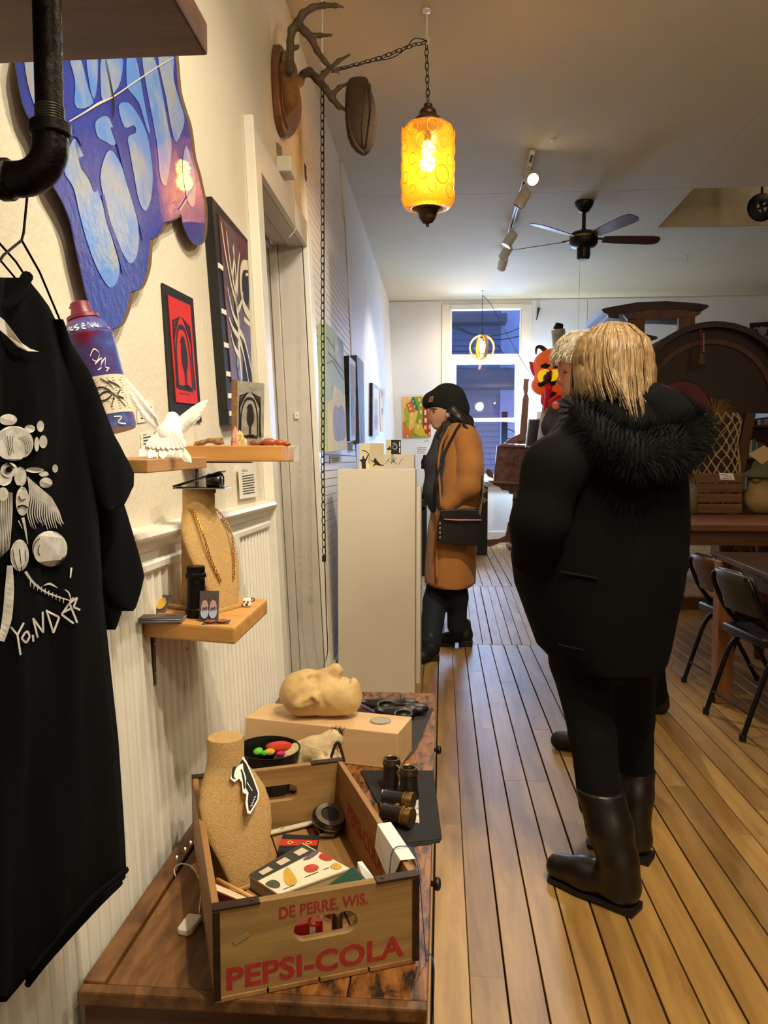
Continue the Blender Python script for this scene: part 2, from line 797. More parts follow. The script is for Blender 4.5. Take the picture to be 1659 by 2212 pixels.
M_plaster = mat('plaster_cream', rgb(226, 218, 200), 0.75, var=0.04, vscale=2.5, bump=0.25, bscale=60)
M_paint = mat('white_paint', rgb(228, 222, 210), 0.5, var=0.03, vscale=6, bump=0.08, bscale=30)
M_trim = mat('gloss_trim_paint', rgb(232, 228, 218), 0.35, var=0.03, vscale=9, bump=0.1, bscale=22)
M_jamb = mat('grey_jamb_paint', rgb(206, 198, 188), 0.4, var=0.05, vscale=5, bump=0.15, bscale=18)
M_ceil = mat('ceiling_paint', rgb(204, 192, 158), 0.8, var=0.03, vscale=1.5, bump=0.06, bscale=60)
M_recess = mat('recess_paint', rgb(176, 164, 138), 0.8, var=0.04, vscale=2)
M_farwall = mat('far_wall_paint', rgb(226, 226, 228), 0.7, var=0.02, vscale=2, bump=0.06, bscale=30)
M_dark = mat('dark_gap', rgb(16, 11, 8), 0.9)
M_black = mat('black_matte', rgb(14, 13, 13), 0.6)
M_wine = mat('dim_side_wall', rgb(112, 84, 66), 0.8, var=0.06, vscale=2)
M_board = wood('floor_maple', rgb(138, 102, 52), rgb(186, 146, 84), 'Y', rough=0.42, scale=4.0, stretch=9, dark=rgb(104, 74, 40), per=0.14, bump=0.12)
M_board2 = wood('floor_maple_worn', rgb(160, 124, 78), rgb(204, 172, 122), 'Y', rough=0.46, scale=4.0, stretch=7, dark=rgb(104, 76, 48), per=0.15, bump=0.12)
M_glass = None


def glassmat():
 m, nt, b = _new('window_glass')
 nt.nodes.remove(b)
 out = nt.nodes['Material Output']
 tr = nt.nodes.new('ShaderNodeBsdfTransparent')
 gl = nt.nodes.new('ShaderNodeBsdfGlossy')
 gl.inputs['Roughness'].default_value = 0.02
 fr = nt.nodes.new('ShaderNodeFresnel')
 fr.inputs[0].default_value = 1.5
 mx = nt.nodes.new('ShaderNodeMixShader')
 nt.links.new(fr.outputs[0], mx.inputs[0])
 nt.links.new(tr.outputs[0], mx.inputs[1])
 nt.links.new(gl.outputs[0], mx.inputs[2])
 nt.links.new(mx.outputs[0], out.inputs['Surface'])
 return m


M_glass = glassmat()


def wallhex(mb, y0, y1, z0, z1, o0, o1):
 """piece of the leaning left wall between offsets o0 < o1 from its face"""
 f = lambda o, y, z: (wallx(z) + o, y, z)
 mb.hexa([f(o0, y0, z0), f(o1, y0, z0), f(o1, y1, z0), f(o0, y1, z0), f(o0, y0, z1), f(o1, y0, z1), f(o1, y1, z1), f(o0, y1, z1)])
 return mb


# --- left wall -------------------------------------------------------------
DY0, DY1, DZ = 2.93, 3.93, 2.37
wl = MB()
wallhex(wl, NEARY, 2.90, 0, CEIL, -0.14, 0)
wallhex(wl, 2.90, 3.96, DZ + 0.02, CEIL, -0.14, 0)
wallhex(wl, 3.96, FARY, 0, CEIL, -0.14, 0)
wall_left = wl.build('wall_left', M_plaster)
tag(wall_left, 'cream plaster left wall leaning slightly outward', 'wall', kind='structure')

# upright beaded boards below the chair rail, one object per board
BW = 0.043
n0 = int((2.79 - 0.10) / BW)
bd = MB()
prof = [(-0.001, 0.0), (0.007, 0.0), (0.008, BW * 0.70), (0.001, BW * 0.74), (0.001, BW * 0.77), (0.009, BW * 0.81), (0.0145, BW * 0.88), (0.009, BW * 0.95), (0.001, BW * 0.985), (-0.001, BW * 0.985)]
rings = []
for z in (0.0, 1.06):
 rings.append([(wallx(z) + o, y, z) for o, y in prof])
bd.loft(rings)
board0 = bd.build('beadboard_plank', M_trim, wall_left)
bm0 = wmat(board0)
for i in range(n0):
 m = Matrix.Translation((0, 0.10 + i * BW, 0)) @ bm0
 if i == 0:
  board0.matrix_basis = wmat(wall_left).inverted() @ m
 else:
  inst(board0, wall_left, m)

# chair rail
cr = MB()
rp = [(0.0, 1.035), (0.012, 1.035), (0.022, 1.045), (0.022, 1.058), (0.014, 1.066), (0.016, 1.085), (0.034, 1.100), (0.046, 1.112), (0.050, 1.124), (0.044, 1.134), (0.0, 1.138)]
cr.loft([[(wallx(z) + o, y, z) for o, z in rp] for y in (0.1, 2.78)])
trim1 = cr.build('trim_1', M_trim, smooth=True, autosmooth=35)
tag(trim1, 'white moulded chair rail capping the beadboard', 'trim', kind='structure')
for z0 in (0.0,):
 bb = MB()
 wallhex(bb, 0.1, 2.80, 0, 0.16, 0.011, 0.030)
 o = bb.build('baseboard_left', M_trim, bevel=0.004)
 tag(o, 'white baseboard under the beadboard', 'baseboard', kind='structure')

# narrow horizontal boarding on the wall beyond the door
HB = 0.046
hb = MB()
L = 1.75
z = 0
hb.hexa([(0, 0, 0.002), (0.008, 0, 0.002), (0.008, L, 0.002), (0, L, 0.002), (0, 0, HB - 0.001), (0.0085, 0, HB - 0.003), (0.0085, L, HB - 0.003), (0, L, HB - 0.001)])
lath0 = hb.build('horizontal_board', M_paint, wall_left, origin=(0, 0, 0))
nb = int((CEIL - 0.60) / HB)
for i in range(nb):
 z = 0.17 + i * HB
 m = Matrix.Translation((wallx(z), 4.06, z)) @ Matrix.Rotation(-math.atan(WK), 4, 'Y')
 if i == 0:
  lath0.matrix_basis = wmat(wall_left).inverted() @ m
 else:
  inst(lath0, wall_left, m)
# flat hanging panels covering the boards further on
for i, (y0, y1) in enumerate(((5.83, 7.2), (7.21, 8.75), (8.76, FARY))):
 p = MB()
 wallhex(p, y0, y1, 0.16, CEIL, 0.0, 0.014)
 p.build('wall_panel', M_paint, wall_left)
bb = MB()
wallhex(bb, 4.06, FARY, 0, 0.17, 0.0, 0.022)
o = bb.build('baseboard_left', M_trim, bevel=0.004)
tag(o, 'white baseboard along the wall behind the plinths', 'baseboard', kind='structure')
# tall cover board between door and boarding
cb = MB()
wallhex(cb, 3.985, 4.05, 2.50, CEIL, 0.0, 0.022)
o = cb.build('trim_2', M_paint, bevel=0.003)
tag(o, 'upright white cover board above the door corner', 'trim', kind='structure')
nt_ = MB()
wallhex(nt_, 3.99, 4.035, 2.72, 2.80, 0.018, 0.024)
nt_.build('notch', M_dark, o)

# --- door ------------------------------------------------------------------
door = thing('door_1', 'painted grey white doorway with deep jamb and moulded casing', 'door', (wallx(0), 3.43, 0), kind='structure')
c = MB(); wallhex(c, 2.81, 2.925, 0, 2.49, 0.0, 0.030); c.build('casing', M_trim, door, bevel=0.004)
c = MB(); wallhex(c, 2.795, 2.815, 0, 2.52, 0.0, 0.038); c.build('casing_edge', M_trim, door, bevel=0.004)
c = MB(); wallhex(c, 3.94, 4.055, 0, 2.49, 0.0, 0.030); c.build('casing', M_trim, door, bevel=0.004)
c = MB(); wallhex(c, 2.81, 4.055, DZ, 2.50, 0.0, 0.026); c.build('header_casing', M_trim, door, bevel=0.003)
# right reveal, built of boards and stops facing the viewer
for (a, b, yy, mm_) in ((-0.005, -0.13, 3.945, M_jamb), (-0.132, -0.172, 3.925, M_jamb), (-0.176, -0.212, 3.935, M_jamb), (-0.222, -0.262, 3.915, M_jamb), (-0.266, -0.34, 3.94, M_jamb)):
 c = MB(); wallhex(c, yy, yy + 0.05, 0, DZ + 0.01, b, a); c.build('jamb_board', mm_, door, bevel=0.003)
c = MB(); wallhex(c, 3.975, 3.985, 0, DZ, -0.36, 0.0); c.build('jamb_gap', M_dark, door)
c = MB(); wallhex(c, 2.905, 2.93, 0, DZ, -0.34, 0.0); c.build('jamb_board', M_jamb, door, bevel=0.003)
# soffit boards under the header
for (a, b, zz) in ((-0.002, -0.075, DZ), (-0.082, -0.15, DZ + 0.008), (-0.156, -0.20, DZ - 0.012), (-0.206, -0.34, DZ - 0.004)):
 c = MB(); wallhex(c, DY0 - 0.01, DY1 + 0.02, zz, zz + 0.03, b, a); c.build('soffit_board', M_jamb, door, bevel=0.003)
c = MB(); wallhex(c, DY0, DY1, DZ + 0.03, DZ + 0.05, -0.36, 0.0); c.build('soffit_gap', M_dark, door)
leaf = MB(); wallhex(leaf, DY0, DY1, 0, DZ, -0.38, -0.34); leaf_o = leaf.build('door_leaf', M_jamb, door)
for (y0, y1, z0, z1) in ((3.03, 3.39, 0.2, 1.0), (3.47, 3.83, 0.2, 1.0), (3.03, 3.39, 1.15, 2.2), (3.47, 3.83, 1.15, 2.2)):
 c = MB(); wallhex(c, y0, y1, z0, z1, -0.342, -0.33); c.build('door_panel', M_jamb, leaf_o, bevel=0.008)
for yy in (3.25, 3.52):
 c = MB(); c.box((wallx(DZ) - 0.17, yy, DZ - 0.035), (wallx(DZ) - 0.14, yy + 0.02, DZ - 0.008)); c.build('closer_bracket', M_black, door, bevel=0.003)

# --- far wall with its window ----------------------------------------------
P = lambda x, y: PY(x, y, FARY)
WL, WR = P(970, 700).x, P(1129, 700).x
WT, WB = P(1000, 666).z, P(1000, 1036).z
ZF = P(1000, 655).z
fw = MB()
fw.box((wallx(CEIL) - 0.2, FARY, -0.1), (WL, FARY + 0.16, CEIL + 0.1))
fw.box((WR, FARY, -0.1), (RIGHTX + 0.2, FARY + 0.16, CEIL + 0.1))
fw.box((WL, FARY, WT), (WR, FARY + 0.16, CEIL + 0.1))
fw.box((WL, FARY, -0.1), (WR, FARY + 0.16, WB))
wall_far = fw.build('wall_far', M_farwall)
tag(wall_far, 'white end wall around the street window', 'wall', kind='structure')
# drywall sheets with fine joints
for (xa, xb, za, zb) in ((-0.76, P(954, 700).x, STAGE, CEIL - 0.02), (P(1146, 700).x, 1.95, 1.7, CEIL - 0.02), (1.96, 3.15, STAGE, CEIL - 0.02), (3.16, RIGHTX - 0.01, STAGE, CEIL - 0.02), (P(1146, 700).x, 1.95, STAGE, 1.69)):
 s = MB(); s.box((xa, FARY - 0.012, za), (xb, FARY, zb)); s.build('wall_sheet', M_farwall, wall_far)
s = MB(); s.box((P(957, 700).x, FARY - 0.03, STAGE), (P(1144, 700).x, FARY, STAGE + 0.18)); o = s.build('baseboard_far', M_trim, bevel=0.004)
tag(o, 'white baseboard under the street window', 'baseboard', kind='structure')

win = thing('window_1', 'white framed street window with transom over double hung sash', 'window', ((WL + WR) / 2, FARY, WB), kind='structure')


def wframe(nm, l, t, r, b, wl_, wt_, y0, y1, mt=None, par=None):
 """rectangular frame by pixel edges on the far wall"""
 a, c2 = P(l, t), P(r, b)
 x0, x1, z1, z0 = a.x, c2.x, a.z, c2.z
 for nm2, lo, hi in (('stile', (x0, y0, z0), (x0 + wl_, y1, z1)), ('stile', (x1 - wl_, y0, z0), (x1, y1, z1)),
      ('rail', (x0 + wl_, y0, z1 - wt_), (x1 - wl_, y1, z1)), ('rail', (x0 + wl_, y0, z0), (x1 - wl_, y1, z0 + wt_))):
  m_ = MB(); m_.box(lo, hi); m_.build(nm + '_' + nm2, mt or M_trim, par or win, bevel=0.004)


def pane(l, t, r, b, y):
 a, c2 = P(l, t), P(r, b)
 m_ = MB(); m_.box((a.x, y, c2.z), (c2.x, y + 0.006, a.z)); return m_.build('pane', M_glass, win)


# casing boards
for (l, t, r, b) in ((955, 659, 972, 1040), (1128, 659, 1145, 1040), (972, 659, 1128, 667), (972, 766, 1128, 774)):
 a, c2 = P(l, t), P(r, b)
 m_ = MB(); m_.box((a.x, FARY - 0.022, c2.z), (c2.x, FARY + 0.02, a.z)); m_.build('window_casing', M_trim, win, bevel=0.004)
wframe('transom', 971, 665, 1129, 768, 0.035, 0.028, FARY + 0.03, FARY + 0.09)
pane(973, 668, 1123, 764, FARY + 0.06)
wframe('sash', 971, 773, 1129, 1036, 0.06, 0.05, FARY + 0.02, FARY + 0.10)
wframe('upper_sash', 979, 779, 1119, 911, 0.045, 0.05, FARY + 0.045, FARY + 0.075)
pane(984, 785, 1113, 905, FARY + 0.06)
wframe('lower_sash', 979, 903, 1119, 1032, 0.045, 0.05, FARY + 0.03, FARY + 0.06)
pane(984, 910, 1114, 1027, FARY + 0.045)
a = P(966, 1036)
m_ = MB(); m_.box((WL - 0.05, FARY - 0.07, WB - 0.035), (WR + 0.05, FARY + 0.06, WB + 0.005)); m_.build('window_sill', M_trim, win, bevel=0.006)

# --- other walls, unseen but closing the room -------------------------------
s = MB(); s.box((RIGHTX, NEARY, -0.1), (RIGHTX + 0.15, FARY, CEIL)); o = s.build('wall_right', M_wine)
tag(o, 'dim brown right wall behind the bookshelves', 'wall', kind='structure')
s = MB(); s.box((wallx(CEIL) - 0.2, NEARY - 0.15, -0.1), (RIGHTX + 0.2, NEARY, CEIL)); o = s.build('wall_back', M_plaster)
tag(o, 'cream wall behind the viewer', 'wall', kind='structure')

# --- ceiling with the open stair recess --------------------------------------
RX0, RX1, RY0, RY1 = 2.03, 4.7, 6.6, 7.68
ceil = MB()
for (x0, y0, x1, y1) in ((-1.0, NEARY - 0.1, RIGHTX + 0.2, 6.6), (-1.0, 7.68, RIGHTX + 0.2, FARY + 0.2), (-1.0, 6.6, RX0, 7.68), (RX1, 6.6, RIGHTX + 0.2, 7.68)):
 ceil.box((x0, y0, CEIL + 0.012), (x1, y1, CEIL + 0.14))
ceiling = ceil.build('ceiling', M_ceil)
tag(ceiling, 'cream painted ceiling with a stair recess', 'ceiling', kind='structure')
for (x0, y0, x1, y1) in ((-0.98, NEARY, 1.6, 2.0), (1.604, NEARY, RIGHTX, 2.0), (-0.98, 2.004, 2.0, 6.597), (2.004, 2.004, RIGHTX, 6.597), (-0.98, 6.603, RX0, 8.9), (RX1, 6.603, RIGHTX, 8.9), (RX0, 7.68, RX1, 8.9), (-0.98, 8.903, RIGHTX, FARY)):
 s = MB(); s.box((x0, y0, CEIL), (x1, y1, CEIL + 0.012)); s.build('ceiling_sheet', M_ceil, ceiling)
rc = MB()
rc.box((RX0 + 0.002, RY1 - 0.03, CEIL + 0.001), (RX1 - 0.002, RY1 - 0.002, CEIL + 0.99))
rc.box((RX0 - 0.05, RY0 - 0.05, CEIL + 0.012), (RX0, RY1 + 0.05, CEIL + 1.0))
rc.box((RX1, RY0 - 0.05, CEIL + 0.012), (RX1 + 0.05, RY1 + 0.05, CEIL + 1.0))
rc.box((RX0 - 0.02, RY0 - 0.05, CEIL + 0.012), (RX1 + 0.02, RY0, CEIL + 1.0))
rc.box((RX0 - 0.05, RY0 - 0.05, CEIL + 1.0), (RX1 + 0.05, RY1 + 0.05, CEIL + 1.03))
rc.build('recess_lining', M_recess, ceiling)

# --- floor: every board its own object ---------------------------------------
FB = 0.0905
sub = MB(); sub.box((-1.0, NEARY, -0.12), (RIGHTX, 6.82, -0.018))
sub.build('floor_base_tmp', M_dark)
floor = bpy.data.objects['floor_base_tmp']
floor.name = 'floor'
tag(floor, 'worn maple plank floor with dark gaps', 'floor', kind='structure')
PLANKS = {}


def plank(w, L, mt, par, pos, rot=None):
 key = (round(w, 4), round(L, 3), mt.name)
 m = Matrix.Translation(pos) @ (rot or Matrix())
 if key not in PLANKS:
  b = MB(); b.box((0, 0, -0.018), (w, L, 0))
  o = b.build('plank', mt, par, bevel=0.0012, bseg=1, origin=(0, 0, 0))
  PLANKS[key] = o
  o.matrix_basis = wmat(par).inverted() @ m
  return o
 return inst(PLANKS[key], par, m, 'plank')


x = 0.346 - FB * 11
row = 0
RF = random.Random(3)
while x < RIGHTX - 0.1:
 gap = RF.choice((0.002, 0.003, 0.0045, 0.006)) if x < 3 else 0.004
 w = round(FB - gap, 4)
 yend = 5.36 if x < 0.98 else 6.80
 y = 0.85 + RF.choice((0, .4, .8)) if x < 1.6 else 1.7
 start = y
 cuts = [start]
 while True:
  L = RF.choice((1.0, 1.4, 1.8, 2.4))
  if cuts[-1] + L > yend - 0.5:
   cuts.append(yend)
   break
  cuts.append(cuts[-1] + L)
 if x < 3.0:
  cuts = [0.2 if x > -0.1 else 2.5] + cuts if cuts[0] > (0.2 if x > -0.1 else 2.5) else cuts
 for a, b in zip(cuts[:-1], cuts[1:]):
  if b - a > 0.05:
   plank(w, round(b - a - 0.002, 2), M_board, floor, (x, a, RF.uniform(-0.0008, 0)))
 x += FB
 row += 1

ramp = MB(); ramp.hexa([(-0.75, 5.36, -0.1), (0.98, 5.36, -0.1), (0.98, 7.17, -0.1), (-0.75, 7.17, -0.1), (-0.75, 5.36, -0.018), (0.98, 5.36, -0.018), (0.98, 7.17, STAGE - 0.018), (-0.75, 7.17, STAGE - 0.018)])
ramp_o = ramp.build('floor_ramp', M_dark)
tag(ramp_o, 'sloping strip of narrow worn planks up to the window stage', 'floor', kind='structure')
ang = math.atan2(STAGE, 7.17 - 5.365)
x = -0.66
while x < 0.95:
 g = RF.choice((0.002, 0.004, 0.007))
 plank(round(0.068 - g, 4), 1.80, M_board2, ramp_o, (x, 5.366, 0.0), Matrix.Rotation(ang, 4, 'X'))
 x += 0.068
st = MB()
st.box((-0.8, 7.16, -0.1), (0.98, FARY, STAGE - 0.018))
st.box((0.98, 6.82, -0.1), (RIGHTX, FARY, STAGE - 0.018))
stage = st.build('floor_stage', M_dark)
tag(stage, 'raised plank stage along the street front', 'floor', kind='structure')
x = -0.70
while x < RIGHTX - 0.1:
 g = RF.choice((0.003, 0.005, 0.008))
 y0 = 7.172 if x < 0.95 else 6.80
 cut = y0 + RF.choice((0.9, 1.3, 1.8))
 w = round(FB - g, 4)
 plank(w, round(cut - y0 - 0.002, 2), M_board2, stage, (x, y0, STAGE))
 plank(w, round(FARY - 0.03 - cut, 2), M_board2, stage, (x, cut, STAGE))
 x += FB
rs = MB(); rs.box((0.98, 6.785, 0.0), (RIGHTX, 6.82, STAGE - 0.02)); rs.build('stage_riser', wood('riser_wood', rgb(70, 44, 22), rgb(110, 70, 36), 'X', 0.5), stage)

# --- street seen through the panes ------------------------------------------
M_siding = mat('neighbour_siding', rgb(128, 136, 156), 0.7, var=0.05, vscale=1.0)
M_eave = mat('neighbour_eave', rgb(84, 86, 98), 0.8, var=0.05)
BY = 18.0
Q = lambda x, y: PY(x, y, BY)
nbh = thing('neighbour_house', 'clapboard house across the street seen through the window', 'building', (Q(1040, 990).x, BY, -1.0))
b = MB(); b.box((-3.0, BY + 0.05, -1.0), (5.0, BY + 0.3, 8.0)); b.build('house_wall', M_eave, nbh)
s = MB(); s.hexa([(-3.0, BY - .03, 0), (Q(1082, 700).x, BY - .03, 0), (Q(1082, 700).x, BY + 0.06, 0), (-3.0, BY + 0.06, 0), (-3.0, BY + 0.03, 0.14), (Q(1082, 700).x, BY + 0.03, 0.14), (Q(1082, 700).x, BY + 0.06, 0.14), (-3.0, BY + 0.06, 0.14)])
s0 = s.build('clapboard', M_siding, nbh, origin=(0, BY, 0))
for i in range(47):
 m = Matrix.Translation((0, BY, -0.6 + i * 0.13))
 if i == 0:
  s0.matrix_basis = wmat(nbh).inverted() @ m
 else:
  inst(s0, nbh, m)
b = MB(); b.box((Q(1082, 700).x, BY - 0.02, -1), (5.0, BY + 0.05, 8.0)); b.build('brick_bay', mat('bay_render', rgb(168, 174, 196), 0.8, var=0.12, vscale=4), nbh)
b = MB(); b.box((-3, BY - 0.5, Q(0, 718).z), (Q(1082, 700).x + 0.1, BY + 0.02, Q(0, 700).z)); b.build('eave', M_eave, nbh, bevel=0.02)
b = MB(); b.box((-3, BY - 0.9, Q(0, 850).z), (Q(1111, 700).x, BY - 0.02, Q(0, 814).z)); b.build('porch_roof', M_eave, nbh, bevel=0.02)
pole = thing('porch_bracket_post', 'dark post with curved iron bracket outside the window', 'post', (Q(1090, 1000).x, BY - 1.5, -1.0))
b = MB()
px0 = PY(1090, 900, BY - 1.5).x
b.box((px0 - 0.06, BY - 1.55, -1.0), (px0 + 0.06, BY - 1.45, PY(0, 895, BY - 1.5).z)); b.build('post', M_black, pole)
b = MB()
zc = PY(0, 945, BY - 1.5).z
b.tube([(px0 + 0.05 + 0.32 * math.sin(t), BY - 1.5, zc - 0.35 + 0.5 * math.cos(t)) for t in [k * PI / 16 for k in range(9)]][::-1], 0.012, 6)
b.tube([(px0, BY - 1.5, zc - 0.05), (px0 + 0.45, BY - 1.5, zc - 0.05)], 0.012, 6)
b.tube([(px0, BY - 1.5, zc - 0.4), (px0 + 0.42, BY - 1.5, zc + 0.1)], 0.010, 6)
b.build('bracket', M_black, pole)
for i, (a, c2) in enumerate((((960, 690), (1140, 720)), ((960, 700), (1140, 700)), ((1075, 745), (1140, 775)))):
 w_ = MB()
 A, B = PY(a[0], a[1], 15.0), PY(c2[0], c2[1], BY)
 w_.tube([A.lerp(B, t / 8) - Vector((0, 0, 0.25 * math.sin(PI * t / 8))) for t in range(9)], 0.010, 5)
 w_.build('service_cable', M_black, nbh)
# ================================================================== things on and by the left wall
M_iron = mat('black_iron', rgb(34, 31, 29), 0.42, metal=0.85, var=0.2, vscale=30, bump=0.25, bscale=90)
M_shelfdark = wood('dark_shelf_wood', rgb(44, 24, 12), rgb(112, 66, 36), 'X', 0.5, 7, 10, per=0.05)
M_pine = wood('pine_shelf', rgb(186, 128, 62), rgb(226, 172, 100), 'X', 0.45, 5, 12, ringy=0.35, per=0.05)
M_pineY = wood('pine_shelf_long', rgb(172, 120, 66), rgb(216, 166, 104), 'Y', 0.5, 5, 10, ringy=0.3, per=0.05)
M_paper = mat('paper_white', rgb(236, 232, 222), 0.8)
M_ink = mat('ink_black', rgb(22, 20, 20), 0.7)
M_steel = mat('bracket_steel', rgb(70, 64, 58), 0.4, metal=0.8)
M_screw = mat('bright_screw', rgb(190, 186, 178), 0.3, metal=1.0)
M_white = mat('pure_white_paper', rgb(244, 242, 236), 0.7)
M_gold = mat('gold_metal', rgb(214, 160, 62), 0.25, metal=1.0)
M_redp = mat('red_paper', rgb(206, 32, 24), 0.7, var=0.06, vscale=12)
M_burlap = mat('burlap', rgb(200, 162, 104), 0.9, var=0.12, vscale=160, bump=0.5, bscale=380)
M_cloth = mat('black_cotton', rgb(9, 9, 10), 0.95, var=0.15, vscale=220, bump=0.15, bscale=500, spec=0.08)


def quad_fn(a, b, c, d, n=None):
 """corners: top-left, top-right, bottom-right, bottom-left; u right 0-1, v down 0-1"""
 a, b, c, d = map(Vector, (a, b, c, d))
 if n is None:
  n = (d - a).cross(b - a).normalized()
 return lambda u, v, h: (a * (1 - u) + b * u) * (1 - v) + (d * (1 - u) + c * u) * v + n * h


def wall_quad(px, off):
 return [PW(x, y, off) for x, y in px]


def slab(corners, th, n):
 """flat board: four corners of its face, thickness th backwards along n"""
 m = MB()
 m.prism([Vector(c) - n * th for c in corners], n * th)
 return m


# --- rack: dark shelf hung on black pipe --------------------------------------
RY_ = 0.755
rack = thing('pipe_clothes_rack', 'dark wood shelf on black iron pipe with elbow, above the hanging shirts', 'clothes rack', (-0.5, 0.6, 1.5))
ye, zs = 1.0, PY(450, 121, 1.0).z
b = MB(); b.box((wallx(1.8), 0.10, zs), (PY(450, 121, 1.0).x, ye, zs + 0.040)); b.build('shelf_board', M_shelfdark, rack, bevel=0.004)
el = PY(118, 318, RY_)
R_ = 0.0135
ex, ez = el.x - 0.004, el.z + 0.004
b = MB(); b.tube([(ex, RY_, ez + 0.035), (ex, RY_, zs)], R_, 20); vp_ = b.build('upright_pipe', M_iron, rack, smooth=True, autosmooth=40)
b = MB(); b.tube([(wallx(ez), RY_, ez - 0.035), (ex - 0.035, RY_, ez - 0.035)], R_ * 0.92, 20); b.build('hanging_rail', M_iron, rack, smooth=True, autosmooth=40)
b = MB()
arc = [(ex - 0.032 + 0.032 * math.sin(t), RY_, ez - 0.002 - 0.032 * math.cos(t)) for t in [k * PI / 2 / 8 for k in range(9)]]
b.tube([(ex - 0.046, RY_, arc[0][2])] + arc + [(ex, RY_, ez + 0.012)], 0.0172, 22)
eo = b.build('pipe_elbow', M_iron, rack, smooth=True, autosmooth=40)
for p0, p1 in (((ex, RY_, ez + 0.006), (ex, RY_, ez + 0.019)), ((ex - 0.054, RY_, arc[0][2]), (ex - 0.041, RY_, arc[0][2]))):
 b = MB(); b.tube([p0, Vector(p0).lerp(Vector(p1), .15), Vector(p0).lerp(Vector(p1), .85), p1], [0.0185, 0.0202, 0.0202, 0.0185], 22); b.build('elbow_collar', M_iron, eo, smooth=True, autosmooth=40)
b = MB(); 
for k in range(6):
 b.lathe([(R_, 0), (R_ + 0.001, 0.0012), (R_, 0.0024)], (ex, RY_, ez + 0.020 + k * 0.0025), 18, caps=False)
b.build('pipe_thread', M_steel, vp_, smooth=True)
b = MB(); b.tube([(wallx(ez) + 0.001, RY_, ez - 0.035), (wallx(ez) + 0.012, RY_, ez - 0.035)], 0.04, 20); b.build('wall_flange', M_iron, rack)


# --- black shirts on hangers ----------------------------------------------------
def cloth_rows(rows, X, thick, seed, amp=0.006, cols=22, sub=4):
 """rows (py, left px, right px) traced on the plane x = X, filled as a soft double layer with folds"""
 rr = []
 for i in range(len(rows) - 1):
  for k in range(sub):
   t = k / sub
   rr.append(tuple(rows[i][q] * (1 - t) + rows[i + 1][q] * t for q in range(3)))
 rr.append(rows[-1])
 m = MB()
 for side in (1, -1):
  g = []
  for (py, l, r) in rr:
   line = []
   for j in range(cols + 1):
    u = j / cols
    px = l + (r - l) * u
    p = PX(px, py, X)
    d = thick * math.sqrt(max(0, 1 - (2 * u - 1) ** 2)) + shirt_fold(px, py, seed) * amp * min(1, 6 * u, 6 * (1 - u))
    line.append(p + Vector((side * d if side > 0 else -thick * math.sqrt(max(0, 1 - (2 * u - 1) ** 2)), 0, 0)))
   g.append(line)
  m.sheet(g)
 return m


def shirt_fold(px, py, seed):
 s = seed * 1.7
 return (math.sin(px * 0.045 + py * 0.004 + s) * 0.6 + math.sin(px * 0.10 - py * 0.006 + 2 * s) * 0.35 + math.sin(px * 0.02 + py * 0.012 + s) * 0.4)


BODY = [(600, -150, 58), (625, -165, 78), (660, -180, 105), (720, -200, 135), (800, -215, 168), (900, -220, 190), (1010, -225, 204), (1100, -225, 212), (1300, -232, 224), (1450, -240, 240), (1600, -245, 256), (1780, -250, 268), (1880, -250, 273), (1905, -250, 245), (1935, -250, 208), (1985, -250, 165), (2040, -250, 110), (2100, -250, 62), (2150, -250, 20)]
SLEEVE = [(690, 100, 116), (730, 110, 142), (800, 130, 184), (870, 142, 214), (940, 155, 243), (1000, 172, 280), (1022, 180, 290), (1050, 190, 289), (1070, 198, 277), (1092, 205, 262), (1100, 210, 240)]
SLV2 = [(1060, 195, 255), (1100, 205, 268), (1160, 212, 285), (1230, 216, 306), (1245, 216, 309), (1280, 222, 300), (1312, 240, 288), (1320, 258, 280)]


def hanger(nm, lab, X, grp):
 h = thing(nm, lab, 'hanger', (X, RY_, 1.4), group=grp)
 zr = ez - 0.035
 b = MB()
 r = R_ * 0.92 + 0.003
 hook = [(X, RY_ + r * math.sin(t), zr + r * math.cos(t)) for t in [-2.2 + k * 0.35 for k in range(13)]]
 nk = PX(40, 592, X)
 b.tube(hook + [(X, RY_ + 0.004, zr - 0.05), (X, RY_, nk.z + 0.035)], 0.0014, 6)
 b.build('hook', M_iron, h)
 b = MB()
 sh = PX(150, 740, X)
 c = Vector((X, RY_, nk.z + 0.035))
 for s in (1, -1):
  b.tube([c, Vector((X, RY_ + s * (sh.y - RY_) * 0.35, nk.z + 0.012)), Vector((X, RY_ + s * (sh.y - RY_), sh.z))], 0.0013, 6)
 b.build('shoulder_wire', M_iron, h)
 return h


